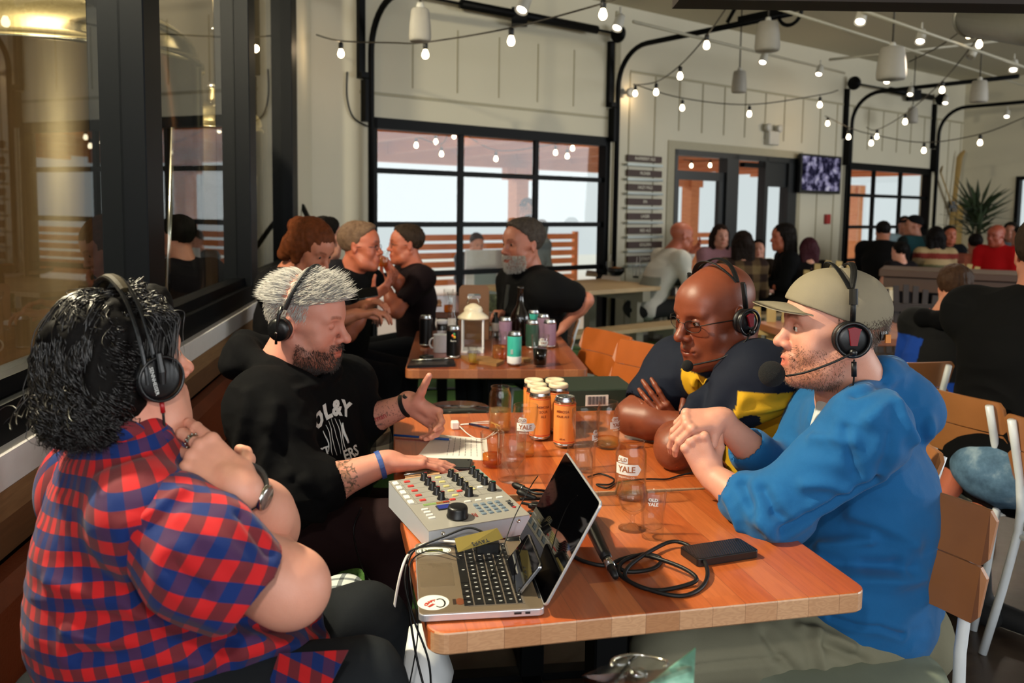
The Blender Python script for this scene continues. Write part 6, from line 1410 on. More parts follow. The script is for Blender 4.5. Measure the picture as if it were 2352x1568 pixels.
# beer name planks
words=['RASPBERRY ALE','PILSNER','HAZY PALE','IPA','LAGER','RED ALE','GOLDEN','STOUT']; names=['first','second','third','fourth','fifth','sixth','seventh','eighth']; LT=plain('cream_lettering','#c9c2b0',.7)
DBR=plain('dark_stained_plank','#3a2015',.6,var=.3,scale=12)
for i,y in enumerate((363,397,430,463,497,530,563,596)):
    s0,z0=onw(1437,y-8); s1,_=onw(1516,y+2); z1=z0-.075; t=thing('name_plank','%s dark lettered plank from the top of the wall column beside the double doors'%names[i],'sign',wp(s0,z1,0),'lettered planks on the wall')
    m=MB(); wbox(m,s0,s1,z1,z0,.01,.035,0,.003); m.build('plank',DBR,t)
    m=MB(); wbox(m,s0-.03,s1-.02,z1-.05,z1-.035,.0,.07); wbox(m,s0-.03,s1-.02,z1-.05,z1-.02,.065,.07); m.build('ledge',plain('galvanised_ledge','#9aa09c',.4,.4),t)
    text_mesh('lettering',words[i],.05,basis(wp((s0+s1)/2,(z0+z1)/2,.036),WU,Vector((0,0,1)),WN),LT,t,sp=.95,bold=.001)
# skis crossed on the wall
for i,(a,b) in enumerate((((2160,395),(2186,470)),((2204,362),(2190,478)))):
    A_=wp(*onw(*a,.1),.1); B_=wp(*onw(*b,.1),.1); d=(B_-A_).normalized(); t=thing('wooden_ski',['old wooden ski leaning left in the crossed pair on the wall','old wooden ski standing nearly upright in the crossed pair on the wall'][i],'ski',B_)
    m=MB(); m.tube([A_-d*.12+WN*.07,A_-d*.04+WN*.02,A_,A_.lerp(B_,.5),B_,B_+d*.35],[.02,.045,.05,.042,.042,.045],8,0,False,True,(1,.25)); m.build('ski_blade',plain('aged_pine','#9a7c42',.5),t)
    m=MB(); m.box(B_,(.09,.06,.12),.2); m.build('binding',BPL,t)
m=MB(); wbox(m,*sorted((onw(2186,490)[0],onw(2200,490)[0])),.9,onw(2190,470)[1],.03,.09); tag(m.build('driftwood_post',plain('aged_pine','#9a7c42',.5)),'weathered wooden post below the crossed skis','post')
# fire alarm, strap, cable
s_,z_=onw(1897,503); m=MB(); wbox(m,s_-.05,s_+.05,z_-.07,z_+.07,0,.05,0,.006); t=thing('fire_alarm_pull','small red fire alarm pull under the television','alarm',wp(s_,z_)); m.build('housing',plain('alarm_red','#a01c18',.4),t)
m=MB(); m.tube(smooth_path([wp(*onw(797,165,.02),.02),wp(*onw(797,225,.02),.02),wp(*onw(812,270,.02),.02),wp(*onw(845,290,.02),.02)],5),.008,6); tag(m.build('wall_cable',SOCK),'thin cable curving down the wall left of the left garage door','cable')
m=MB(); m.tube([aY(694,472,6.6),aY(722,530,6.4),aY(735,575,6.2)],.02,6); tag(m.build('handrail',BLK),'black slanted rail in the corner behind the auburn-haired woman','rail')
# plant
c=aY(2240,560,12.4); t=thing('potted_plant','leafy green potted plant against the right wall','plant',(c.x,c.y,0)); rs=np.random.RandomState(4); m=MB()
for i in range(110):
    a=rs.rand()*6.28; e=.2+rs.rand()*1.2; L=.25+rs.rand()*.4; r0=rs.rand()*.1; b=Vector((c.x+r0*math.cos(a),c.y+r0*math.sin(a),1.15+rs.rand()*.45)); d=Vector((math.cos(a)*math.cos(e),math.sin(a)*math.cos(e),math.sin(e))); w=Vector((-math.sin(a),math.cos(a),0))*.035
    q=[b,b+d*L*.4+w,b+d*L+Vector((0,0,-.1)),b+d*L*.4-w]; o_=[p+Vector((0,0,.003)) for p in q]; m.add(q+o_,[(0,1,2,3),(7,6,5,4),(0,4,5,1),(1,5,6,2),(2,6,7,3),(3,7,4,0)])
k=m.build('foliage',plain('leaf_green','#2c3a22',.5,var=.4,scale=3),t); k['kind']='stuff'
m=MB(); m.tube([(c.x,c.y,.5),(c.x+.03,c.y,1.3)],.03,8); m.build('stem',plain('stem_brown','#4a3a28',.7),t); m=MB(); m.lathe([(.16,0),(.24,.5),(.26,.52),(.22,.52),(.2,.46),(0,.46)],(c.x,c.y,0),24); m.build('pot',CER,t)
# ---------------------------------------------------------------- things on the tables
GLS=glassmat('drinking_glass',(.97,.975,.97),1.5,.0,.03,.85); TZ=.75
def liquid(name,c,df=.12): 
    if name in MATS: return MATS[name]
    t=NT(name); tr=t.n('ShaderNodeBsdfTransparent'); tr.inputs[0].default_value=tuple(c)+(1,); g=t.n('ShaderNodeBsdfGlossy'); g.inputs['Roughness'].default_value=.02
    d=t.n('ShaderNodeBsdfDiffuse'); d.inputs[0].default_value=tuple(c)+(1,); a=t.n('ShaderNodeMixShader'); a.inputs[0].default_value=df; t.l(tr.outputs[0],a.inputs[1]); t.l(d.outputs[0],a.inputs[2])
    b=t.n('ShaderNodeMixShader'); b.inputs[0].default_value=.06; t.l(a.outputs[0],b.inputs[1]); t.l(g.outputs[0],b.inputs[2]); MATS[name]=t.out(b); return MATS[name]
BEER=liquid('pale_beer',(.95,.72,.36)); AMB=liquid('amber_beer',(.8,.38,.1)); WAT=liquid('water',(.95,.93,.9),.0); STOUT=plain('stout','#0d0604',.1); PRW=plain('white_glass_print','#dcdcd8',.6)
def gl(name,label,cat,base,out,wall=.0022,bot=.006,fill=None,liq=None,group='empty and half-empty glasses on the near tables',tilt=None,mat=None):
    """out: outer profile [(r,z)...] bottom to top"""
    base=Vector(base); t=thing(name,label,cat,base,group); m=MB(); pr=[(0,0)]+list(out); inn=[(max(r-wall,.0005),z) for r,z in reversed(out) if z>bot]; pr+= [(out[-1][0]-wall*.5,out[-1][1]+wall*.5)]+inn+[(0,bot)]
    m.lathe(pr,base,40); m.build('glass_body',mat or GLS,t)
    if fill:
        zs=[p for p in out if bot<p[1]<fill]; def_r=lambda z_: next((a[0]+(b[0]-a[0])*(z_-a[1])/(b[1]-a[1]) for a,b in zip(out,out[1:]) if a[1]<=z_<=b[1]),out[0][0])
        lp=[(0,bot+.0005),(def_r(bot)-wall-.0004,bot+.0005)]+[(r-wall-.0004,z) for r,z in zs]+[(def_r(fill)-wall-.0004,fill),(0,fill)]
        m=MB(); m.lathe(lp,base,40); m.build('drink',liq or BEER,t)
    return t
CANG=[(.028,0),(.032,.004),(.0335,.012),(.0335,.1),(.0325,.108),(.0285,.118),(.0275,.124),(.0285,.13)]
TUMB=[(.032,0),(.034,.005),(.0355,.05),(.037,.1)]; TULIP=[(.027,0),(.029,.006),(.0275,.04),(.03,.08),(.036,.115),(.038,.135),(.0365,.155)]
def logo(t,base,r,z,ang,sc=1.,mat=None,words=('OLD','YALE')):
    """hexagonal badge with two words wrapped on the glass"""
    b=Vector(base); n=Vector((math.cos(ang),math.sin(ang),0)); right=Vector((0,0,1)).cross(n).normalized(); up=Vector((0,0,1)); M=basis(b+n*r+up*z,right,up,n); s=.03*sc
    import bmesh
    def wrap(poly,name,mat_,off):
        m=MB(); N=14
        x0=min(p[0] for p in poly); x1=max(p[0] for p in poly)
        v=[];f=[]
        def yr(x):
            ys=[]; 
            for a,c in zip(poly,poly[1:]+poly[:1]):
                if min(a[0],c[0])-1e-9<=x<=max(a[0],c[0])+1e-9 and abs(a[0]-c[0])>1e-9: ys.append(a[1]+(c[1]-a[1])*(x-a[0])/(c[0]-a[0]))
            return min(ys),max(ys)
        for i in range(N+1):
            x=x0+(x1-x0)*i/N; lo,hi=yr(min(max(x,x0+1e-6),x1-1e-6)); a=x/r; rr=r+off
            for y in(lo,hi): v.append(b+(n*math.cos(a)+right*math.sin(a))*rr+up*(z+y))
        for i in range(N): f.append((2*i,2*i+2,2*i+3,2*i+1))
        m.add(v,f,0,True); return m.build(name,mat_,t)
    wrap([(-.95*s,-.3*s),(.85*s,-.3*s),(1.15*s,.1*s),(.85*s,.5*s),(-.95*s,.5*s)],'badge_print',PRW,.0004)
    wrap([(-.75*s,.55*s),(.1*s,.55*s),(.1*s,1.0*s),(-.6*s,1.1*s),(-.8*s,.8*s)],'badge_print',PRW,.0004)
    DK=plain('badge_cutout','#9a5a34',.6)
    text_mesh('badge_word',words[1],.62*s,basis(b+n*(r+.0009)+up*(z+.1*s),right,up,n),DK,t,ext=.0001,bend=r+.0009,bold=.0004,sp=.95)
    text_mesh('badge_word',words[0],.36*s,basis(b+n*(r+.0009)+up*(z+.8*s)-right*(.33*s),right,up,n),DK,t,ext=.0001,bold=.0002)
    text_mesh('small_print','BREWING CO',.2*s,basis(b+n*(r+.0009)+up*(z-.48*s),right,up,n),PRW,t,ext=.0001,bend=r+.0009)
ang=lambda p:math.atan2(-p.y,-p.x)
B_=lambda x,y:aZ(x,y,TZ)
p=B_(1148,990); gl('can_glass','can-shaped glass half full of pale beer at the far edge of the table','glass',p,[(a*1.12,b*1.15) for a,b in CANG],fill=.075)
p=B_(1395,1027); t=gl('can_glass','can-shaped glass with a white badge and a little beer beside the bald man\'s arm','glass',p,[(a*1.08,b*1.1) for a,b in CANG],fill=.03); logo(t,p,.0362,.075,ang(p)+.9,.9)
p=B_(1447,1142); t=gl('can_glass','can-shaped glass with white hexagon badge right of the laptop screen','glass',p,[(a*1.18,b*1.13) for a,b in CANG],fill=.035); logo(t,p,.0397,.08,ang(p)-.28,1.15)
p=B_(1328,1150); gl('can_glass','empty can-shaped glass directly behind the laptop screen','glass',p,[(a*1.08,b*1.08) for a,b in CANG])
p=B_(1206,1045); t=gl('pint_glass','tall pint glass with white badge left of the orange cans','glass',p,[(a*1.0,b*.98) for a,b in TULIP],fill=.035); logo(t,p,.0345,.09,ang(p)+.0,1.0)
p=B_(1343,1080); t=gl('tulip_glass','empty tall tulip pint glass in front of the orange cans','glass',p,[(a*1.06,b*1.12) for a,b in TULIP]); logo(t,p,.034,.1,ang(p)+1.15,.7)
p=B_(1174,1102); gl('tumbler','short clear tumbler of water right of the mixer top','glass',p,[(.034,0),(.037,.006),(.0385,.06),(.0395,.132)],.003,.012,.085,WAT)
p=B_(1130,1070); gl('tumbler','small clear tumbler with amber drink left of the water tumbler','glass',p,[(.027,0),(.029,.005),(.032,.05),(.0345,.098)],.003,.008,.035,AMB)
p=B_(1452,1213); t=thing('snifter_glass','small empty stemmed snifter glass beside the badge glass','glass',p,'empty and half-empty glasses on the near tables')
m=MB(); m.lathe([(0.0000,0.0000),(0.0317,0.0000),(0.0323,0.0018),(0.0146,0.0060),(0.0055,0.0144),(0.0049,0.0312),(0.0104,0.0360),(0.0268,0.0480),(0.0335,0.0660),(0.0335,0.0840),(0.0274,0.1104),(0.0262,0.1128),(0.0256,0.1104),(0.0317,0.0840),(0.0315,0.0660),(0.0256,0.0504),(0.0073,0.0408),(0.0000,0.0396)],p,40); m.build('glass_body',GLS,t)
p=B_(1498,1233); t=gl('tasting_glass','narrow tasting glass with small white print, nearest the right phone','glass',p,[(.0235,0),(.0245,.004),(.0245,.025),(.0255,.055),(.0295,.108)],.0025,.014); text_mesh('small_print','OLD\nYALE',.010,basis(p+Vector((-p.x,-p.y,0)).normalized()*.0292+Vector((0,0,.09)),Vector((0,0,1)).cross(-Vector((p.x,p.y,0)).normalized()).normalized(),Vector((0,0,1)),-Vector((p.x,p.y,0)).normalized()),PRW,t,ext=.0001,bold=.0004)
# --- orange cans
def canmat(name,c1,c2,z0,band=None):
    t=NT(name); co=t.coord(); f=t.noise(co,9,3); cc=t.mix(f,lin(c1),lin(c2)); MATS[name]=t.out(t.bsdf(cc,.32,.25,None,.5)); return MATS[name]
ORC=canmat('orange_can_label','#e8873a','#f0a257',0); ALU=plain('aluminium','#b9bcc0',.25,1.); LID=plain('cream_plastic','#d8c7a8',.45); RLINE=plain('red_can_line','#c8402a',.4)
def can(label,base,r=.0335,h=.158,mat=None,cover=True,group='orange cans of the six-pack',txt=None,open_=False,name='drink_can',a=0.):
    base=Vector(base); t=thing(name,label,'can',base,group); m=MB(); m.lathe([(0,.003),(r*.72,.003),(r*.8,0),(r*.97,.009),(r,.015)],base,36); m.build('metal_base',ALU,t); m=MB(); m.lathe([(r,h-.02),(r*.93,h-.010),(r*.82,h-.002),(r*.84,h),(r*.8,h),(r*.78,h-.004),(0,h-.004)],base,36); m.build('metal_top',ALU,t)
    m=MB(); m.lathe([(r,.015),(r*1.001,.016),(r*1.001,h-.021),(r,h-.02)],base,40); m.build('label_wrap',mat or ORC,t)
    if mat is None:
        for z_ in(.018,h-.024): m=MB(); m.lathe([(r*1.003,z_),(r*1.005,z_+.0005),(r*1.005,z_+.0025),(r*1.003,z_+.003)],base,40); m.build('label_border',RLINE,t)
    if cover: m=MB(); m.lathe([(r*.88,h-.006),(r*.93,h-.004),(r*.93,h+.004),(r*.86,h+.007),(r*.6,h+.0055),(r*.5,h+.002),(0,h+.002)],base,32); m.build('carrier_cap',LID,t)
    else: m=MB(); m.ell(base+Vector((0,.004,h-.002)),(.006,.010,.0012),None,10); m.build('pull_tab',ALU,t)
    if txt:
        n=Vector((-base.x,-base.y,0)).normalized(); n=Matrix.Rotation(a,3,'Z')@n; right=Vector((0,0,1)).cross(n).normalized()
        for s_,sz,z_ in txt: text_mesh('label_text',s_,sz,basis(base+n*(r+.0008)+Vector((0,0,z_)),right,Vector((0,0,1)),n),plain('label_ink','#8a3a18',.5),t,ext=.0001,bend=r+.0008,bold=.0003)
    return t
e1=Vector((.99,.144,0)); e2=Vector((-.144,.99,0)); g0=B_(1239,1008); R6=.0345
can('orange can with cream cap, front left of the six-pack',g0,R6,txt=[('MIMOSA',.011,.11),('SOUR',.011,.095),('ALE',.011,.08)],a=.35)
can('orange can with bare silver top, front right of the six-pack',B_(1296,1024),R6,cover=False,txt=[('MIMOSA',.011,.115),('SOUR ALE',.009,.1),('473 ml',.006,.03)],a=-.2)
can('orange can with cream cap, second row left in the six-pack',g0+e2*.071+e1*.002,R6); can('orange can with cream cap, second row right in the six-pack',g0+e2*.068+e1*.073,R6)
can('orange can with cream cap, back row left in the six-pack',g0+e2*.142+e1*.004,R6); can('orange can with cream cap, back row right in the six-pack',g0+e2*.139+e1*.075,R6)
# --- paper, notebook, pens, phones, charger
T2M=Matrix.Translation((-.29,2.03,0))@Matrix.Rotation(math.atan2(.144,.99),4,'Z')
def flat(name,label,cat,corners,th,mat,z0=TZ,part='sheet',group=None):
    t=thing(name,label,cat,sum((Vector(c) for c in corners),Vector())/len(corners),group); m=MB(); P=[Vector((c.x,c.y,z0+.0005)) for c in corners]; n=len(P)
    m.add(P+[q+Vector((0,0,th)) for q in P],[tuple(reversed(range(n))),tuple(range(n,2*n))]+[(i,(i+1)%n,n+(i+1)%n,n+i) for i in range(n)]); m.build(part,mat,t); return t
PAP=plain('white_paper','#ddd6d0',.7,var=.02)
pc=[B_(955,1053),B_(1122,1058),B_(1118,1008),B_(1000,998)]; t=flat('paper_sheet','printed sheet of paper under the grey-haired man\'s hand','paper',pc,.0008,PAP)
INK=plain('ink_grey','#3c3b40',.7); o=pc[3].lerp(pc[2],.12); dx=(pc[2]-pc[3]).normalized(); 
for i in range(7):
    a=pc[3].lerp(pc[2],.3+.1*i); b=pc[0].lerp(pc[1],.42+.085*i); L=(b-a); m=MB(); 
    for j in range(7): q0=a+L*(.12+.115*j); m.box((q0.x,q0.y,TZ+.0016),(L.length*.09,.0014,.0002),math.atan2(L.y,L.x))
    k=m.build('text_line',INK,t); k['kind']='stuff'
def rodthing(name,label,cat,a,b,r,mats,tip=None):
    t=thing(name,label,cat,(Vector(a)+Vector(b))/2); m=MB(); m.tube([a,b],r,10); m.build('barrel',mats[0],t); d=(Vector(b)-Vector(a)).normalized(); m=MB(); m.tube([b,Vector(b)+d*.009],[r*.9,r*.2],10); m.build('tip',mats[1],t); return t
z3=Vector((0,0,.006)); BLUEP=plain('blue_plastic','#1d4c94',.35)
rodthing('ballpoint_pen','blue pen with white tip lying by the fingers on the paper','pen',B_(905,1003)+z3,B_(1032,1013)+z3,.0038,(BLUEP,PAP))
rodthing('ballpoint_pen','dark blue pen lying under the white cables','pen',B_(1078,977)+z3,B_(1140,990)+z3,.0035,(plain('navy_plastic','#141a3a',.35),BPL))
flat('notebook','tan notebook peeking out above the mixer','notebook',[B_(930,1110),B_(1010,1098),B_(1010,1080),B_(932,1083)],.012,plain('tan_cover','#b08a66',.6),part='cover')
rodthing('ballpoint_pen','grey pen lying left of the mixer top corner','pen',B_(928,1106)+z3*3,B_(985,1098)+z3*3,.003,(plain('grey_metal','#6a6c70',.3,.8),BPL))
def phone(label,corners,z0,th,case,screen,name='smartphone'):
    c=sum(corners,Vector())/4; x=((corners[1]-corners[0])+(corners[2]-corners[3]))/2; y=((corners[3]-corners[0])+(corners[2]-corners[1]))/2; w,h=x.length,y.length; x.normalize(); y=(y-x*y.dot(x)).normalized(); z_=x.cross(y)
    if z_.z<0: y=-y; z_=-z_
    t=thing(name,label,'phone',c); M=basis(Vector((c.x,c.y,c.z if z0 is None else z0)),x,y,z_); m=MB(); slab(m,w,h,min(w,h)*.12,0,th,M,.0015); m.build('case',case,t); m=MB(); slab(m,w*.94,h*.9,min(w,h)*.08,th,th+.0006,M,.0002); m.build('screen',screen,t)
    m=MB(); cyl(m,M@Vector((w*.42,h*.36,th+.001)),z_,.0035,.001,12,.0002); m.build('lens',BPL,t); return t
SCR=plain('dark_glass','#050507',.05,spec=.6)
phone('black phone lying between the paper and the mixer',[B_(962,1080),B_(1086,1082),B_(1082,1060),B_(968,1058)],TZ,.009,BPL,SCR)
RIB=NT('ribbed_black'); co=RIB.coord(); w_=RIB.n('ShaderNodeTexWave'); w_.inputs['Scale'].default_value=60; w_.inputs['Distortion'].default_value=1; RIB.l(co,w_.inputs[0]); RIB=RIB.out(RIB.bsdf(RIB.mix(w_.outputs[1],lin('#050508'),lin('#15171d')),.4,0,RIB.bump(w_.outputs[1],.4,.002)))
phone('black ribbed portable recorder lying at right on the near table','' or [B_(1592,1305),B_(1750,1280),B_(1690,1252),B_(1570,1270)],TZ,.017,BPL,RIB,'portable_recorder')
WPL=plain('white_plastic','#e2dedb',.35); WC=plain('white_cable','#d9d4cf',.45)
c=B_(1045,985); t=thing('usb_charger','small white cube charger by the thumb of the grey-haired man','charger',c); m=MB(); m.box(c+Vector((0,0,.014)),(.027,.027,.027),.2,0,.004); m.build('cube_body',WPL,t)
def cable(name,label,pts,r,mat,group=None,cat='cable'): m=MB(); m.tube(smooth_path([Vector(p) for p in pts],7),r,8); return tag(m.build(name,mat),label,cat,group)
u=lambda x,y,h=.004:aZ(x,y,TZ+h)
cable('charging_cable','thin white cable looping from the cube charger across the far table',[u(1055,978,.012),u(1080,1000),u(1110,1008),u(1140,985),u(1125,968),u(1080,972),u(1060,975),u(1130,972),u(1150,985),u(1130,1000)],.0018,WC)
CBL='coiled black audio cables on the near table'
cable('audio_cable','thick black microphone cable coiled in loops left of the right-hand recorder',[u(1405,1290,.01),u(1440,1312,.006),u(1500,1305,.006),u(1518,1283),u(1480,1272,.01),u(1430,1290,.012),u(1425,1320,.006),u(1480,1350),u(1560,1368),u(1610,1350),u(1625,1310,.01),u(1600,1265,.012),u(1550,1243,.014),u(1500,1262,.012),u(1445,1300,.016),u(1440,1330,.006),u(1500,1355),u(1570,1345),u(1600,1328,.01),u(1560,1300,.016),u(1480,1275,.012),u(1430,1283),u(1390,1298),u(1340,1288),u(1310,1272)],.0042,RUB,CBL)
for i,pts in enumerate(([u(1190,1130,.03),u(1230,1125,.03),u(1270,1132),u(1280,1150),u(1250,1165),u(1215,1160,.02)],[u(1195,1145,.03),u(1240,1145,.02),u(1275,1140),u(1290,1160),u(1260,1175),u(1222,1168)],[u(1200,1155,.02),u(1235,1160,.03),u(1262,1152,.02),u(1262,1135,.03),u(1232,1133,.03),u(1205,1125,.03)],[u(1210,1178,.02),u(1250,1180,.02),u(1285,1172,.01),u(1310,1160),u(1330,1130),u(1340,1095)],)):
    cable('audio_cable',['black cable loop nearest the mixer\'s right corner','black cable curling round the plugs right of the mixer','black cable tangled over the plugs right of the mixer','black cable running from the mixer behind the laptop screen'][i],pts,.0035,RUB,'black cables bunched right of the mixer')
cable('headset_cable','thin black cord looping behind the laptop toward the badge glass',[u(1350,1095),u(1380,1088),u(1410,1100),u(1400,1112),u(1370,1112),u(1395,1120),u(1420,1108),u(1480,1100,.006),u(1530,1100),u(1560,1092),u(1590,1085,.01)],.0024,RUB)
def plug(label,a,b,r=.0085,grp='black plugs right of the mixer'):
    a,b=Vector(a),Vector(b); t=thing('audio_plug',label,'plug',(a+b)/2,grp); d=(b-a); m=MB(); m.tube([a,a+d*.15,a+d*.5,a+d*.55,a+d*.9,b],[r*.6,r,r,r*.8,r*.7,r*.45],14); m.build('sleeve',RUB,t); m=MB(); m.tube([a+d*.5,a+d*.54],r*1.04,14); m.build('silver_ring',CHR,t)
plug('upper black plug entering the mixer right side',u(1178,1112,.035),u(1222,1130,.03)); plug('middle black plug beside the mixer right side',u(1188,1128,.035),u(1232,1145,.025)); plug('lower black plug beside the mixer right side',u(1215,1162,.025),u(1262,1158,.02))
plug('black plug lying between mixer and card, gold ringed',u(1160,1243,.014),u(1225,1238,.014),.0085,None)
# --- mixer
_a=aZ(985,1219,.798); mx=Vector((_a.x,_a.y,0)); mr=aZ(1217,1181,.798); ex=Vector((mr.x-mx.x,mr.y-mx.y,0)); Wm=ex.length; ex.normalize(); ey=Vector((-ex.y,ex.x,0)); MXM=basis(Vector((mx.x,mx.y,TZ)),ex,ey,Vector((0,0,1)))
t=thing('audio_mixer','silver desktop audio mixer with rows of knobs, keypad and big black dial','mixer',Vector((mx.x,mx.y,TZ)))
_b=aZ(940,1098,.818); D_=(Vector((_b.x,_b.y,0))-mx).dot(ey); h0,h1=.046,.066
SIL=plain('silver_panel','#a9a59e',.38,.35,var=.03); SID=plain('pale_case','#b9bdc6',.35,.1,var=.02)
m=MB(); v=[(0,0,.004),(Wm,0,.004),(Wm,D_,.004),(0,D_,.004),(0,0,h0),(Wm,0,h0),(Wm,D_,h1),(0,D_,h1)]; m.add([MXM@Vector(p) for p in v],[(0,3,2,1),(0,1,5,4),(1,2,6,5),(2,3,7,6),(3,0,4,7)]); m.build('case',SID,t)
m=MB(); v=[(0,0,h0),(Wm,0,h0),(Wm,D_,h1),(0,D_,h1),(0.0,0.0,h0+.002),(Wm,0.0,h0+.002),(Wm,D_,h1+.002),(0,D_,h1+.002)]; m.add([MXM@Vector(p) for p in v],[(4,5,6,7),(0,1,5,4),(1,2,6,5),(2,3,7,6),(3,0,4,7)]); m.build('top_panel',SIL,t)
sl_=math.atan2(h1-h0,D_); PM=MXM@Matrix.Translation((0,0,h0+.002))@Matrix.Rotation(sl_,4,'X')
pu=lambda x,y,z_=0: PM@Vector((x*Wm,y*D_,z_))
pz=(PM.to_3x3()@Vector((0,0,1))).normalized(); px_=ex; py_=(PM.to_3x3()@Vector((0,1,0))).normalized()
KNB=plain('knob_black','#0b0b0d',.4)
def knob(x,y,col,r=.0082,h=.017):
    c=pu(x,y); K=Matrix((px_,py_,pz)).transposed(); m=MB(); m.lathe([(r*1.25,0),(r*1.2,.002),(r,.004),(r*.86,h),(r*.7,h+.001),(0,h+.001)],c,20,0,K); k=m.build('knob',KNB,t); m=MB(); m.box(c+pz*(h*.62)-py_*(r*.86)*-1*0-py_*r*.0+px_*r*.82,(.0022,.0022,h*.8),K); m.box(c+pz*(h+.0012)+px_*r*.4,(r*.8,.0022,.0008),K); m.build('pointer',col,k)
CR,CY_,CG=plain('knob_red','#a8242a',.4),plain('knob_cream','#cdbb84',.4),plain('knob_green','#1f7a62',.4)
for i in range(5): knob(.345+.0*i,.93-.105*i,CR)
for i in range(4): knob(.64+.005*i,.93-.1*i,CY_)
for i in range(4): knob(.88+.003*i,.93-.085*i,CG)
knob(.63,.50,CY_,.0095,.02); knob(.9,.54,CG,.0095,.02)
WBT=plain('lamp_button_white','#e6e2d8',.4); RBT=plain('lamp_button_red','#c23a34',.4); YBT=plain('lamp_button_yellow','#c9bd7e',.4)
K3=Matrix((px_,py_,pz)).transposed()
def btn(x,y,w,h,mat,nm='button'): m=MB(); m.box(pu(x,y)+pz*.001,(w,h,.004),K3,0,.0012); m.build(nm,mat,t)
for i in range(5): btn(.045,.93-.1*i,.013,.018,WBT); btn(.165,.93-.1*i,.015,.008,RBT); btn(.5,.93-.1*i,.015,.008,YBT)
for i in range(4): btn(.56+.11*i,.385-.004*i,.016,.006,WBT)
btn(.44,.46,.014,.007,RBT); btn(.58,.6,.014,.007,RBT); btn(.72,.6,.014,.007,YBT); btn(.81,.62,.014,.007,WBT)
KEY=plain('keypad_grey','#6e7c88',.4)
for i in range(4):
    for j in range(4): btn(.6+.075*i,.30-.055*j,.011,.010,KEY,'key')
for i in range(4): btn(.115,.36-.055*i,.016,.006,WBT)
m=MB(); m.box(pu(.3,.345)+pz*.001,(.034,.022,.003),K3); k=m.build('display',plain('display_frame','#2a2c30',.4),t); m=MB(); m.box(pu(.3,.345)+pz*.0032,(.029,.018,.0012),K3); m.build('display_glass',emis('lcd_blue','#5a63b8',.55),k)
for i in range(12): m=MB(); m.box(pu(.14+.022*i,.435)+pz*.0015,(.004,.006,.002),K3); m.build('meter_light',emis('meter_green','#c4dc7c',.7) if i<6 else (emis('meter_amber','#e09a4a',.6) if i<9 else plain('meter_red','#a23a22',.4)),t)
m=MB(); c=pu(.345,.155); m.lathe([(.024,0),(.0245,.004),(.0225,.006),(.0225,.02),(.0205,.0245),(.015,.0255),(0,.0255)],c,40,0,K3); m.build('big_dial',KNB,t)
LIN=plain('panel_line','#6c6a66',.6)
m=MB()
for y in(.98,.88,.78,.68,.58,.48): m.box(pu(.5,y-.0),(Wm*.96,.0006,.0006),K3)
for x in(.1,.41,.56,.76): m.box(pu(x,.72),(.0006,D_*.48,.0006),K3)
k=m.build('panel_print',LIN,t); k['kind']='stuff'
DKT=plain('panel_ink','#26282c',.6)
text_mesh('brand_lettering','Telos',.017,basis(pu(.93,.235,.0012),-py_,px_,pz),DKT,t,bold=.0004); m=MB(); m.box(pu(.93,.165,.001),(.008,.008,.0008),K3@Matrix.Rotation(.8,3,'Z')); m.build('brand_mark',plain('knob_red','#a8242a',.4),t)
text_mesh('brand_lettering','ZIP',.014,basis(pu(.505,.13,.0012),-py_,px_,pz),plain('panel_red','#8e3a34',.6),t)
for x in(.13,.88): m=MB(); m.lathe([(.0045,0),(.0045,.0015),(.003,.002),(.0025,.0005),(0,.0005)],MXM@Vector((x*Wm,-.0005,.038)),16,0,Matrix((ex,Vector((0,0,1)),-ey)).transposed()); m.build('screw',CHR,t)
# --- cider card
q=[u(1052,1268,.045),u(1156,1236,.052),u(1142,1212,.07),u(1044,1236,.063)]; t=thing('gift_card','gold card with dark upside-down lettering leaning in front of the mixer','card',sum(q,Vector())/4); x=(q[1]-q[0]).normalized(); n=x.cross(q[3]-q[0]).normalized(); m=MB(); m.add(q+[p-n*.001 for p in q],[(0,1,2,3),(7,6,5,4),(0,4,5,1),(1,5,6,2),(2,6,7,3),(3,7,4,0)]); m.build('card',plain('gold_card','#9c8a4a',.35,.4),t)
yv=n.cross(x); cc=sum(q,Vector())/4; w_=(q[1]-q[0]).length; hh=(q[3]-q[0]).length; ML=basis(cc+n*.0008,-x,-yv,n)
text_mesh('card_text','TAVES',hh*.42,ML@Matrix.Translation((0,hh*.22,0)),DKT,t,ext=.0001,bold=.0003); text_mesh('card_text','ESTATE\nCIDERY',hh*.17,ML@Matrix.Translation((-.002,-hh*.16,0)),DKT,t,ext=.0001)
m=MB(); m.box(u(1120,1262,.022),(.05,.02,.035),.1,0,.003); tag(m.build('power_adapter',BPL),'small black adapter block propping up the gold card','adapter')
# --- laptop
fl_,fr_,bl_=B_(962,1432),B_(1252,1416),B_(952,1268); x=Vector((fr_.x-fl_.x,fr_.y-fl_.y,0)); d_=x.length; x.normalize(); y=Vector((-x.y,x.x,0)); w_=.315; LM=basis(Vector((fl_.x,fl_.y,TZ)),x,y,Vector((0,0,1)))
t=thing('laptop','open silver laptop with stickers on its palm rest, screen facing left','laptop',Vector((fl_.x,fl_.y,TZ)))
ALB=plain('laptop_aluminium','#a08d76',.3,.7,var=.04); ALE=plain('laptop_edge','#c9c8cc',.25,.6)
Hs=.0165; m=MB(); slab(m,d_,w_,.012,.002,Hs-.0012,LM@Matrix.Translation((d_/2,w_/2,0)),.0015); m.build('base',ALE,t)
m=MB(); slab(m,d_-.002,w_-.002,.011,Hs-.0014,Hs,LM@Matrix.Translation((d_/2,w_/2,0)),.0004); m.build('palm_deck',ALB,t)
lp=lambda a,b,z_=0: LM@Vector((a,b,Hs+z_)); Kl=Matrix((x,y,Vector((0,0,1)))).transposed()
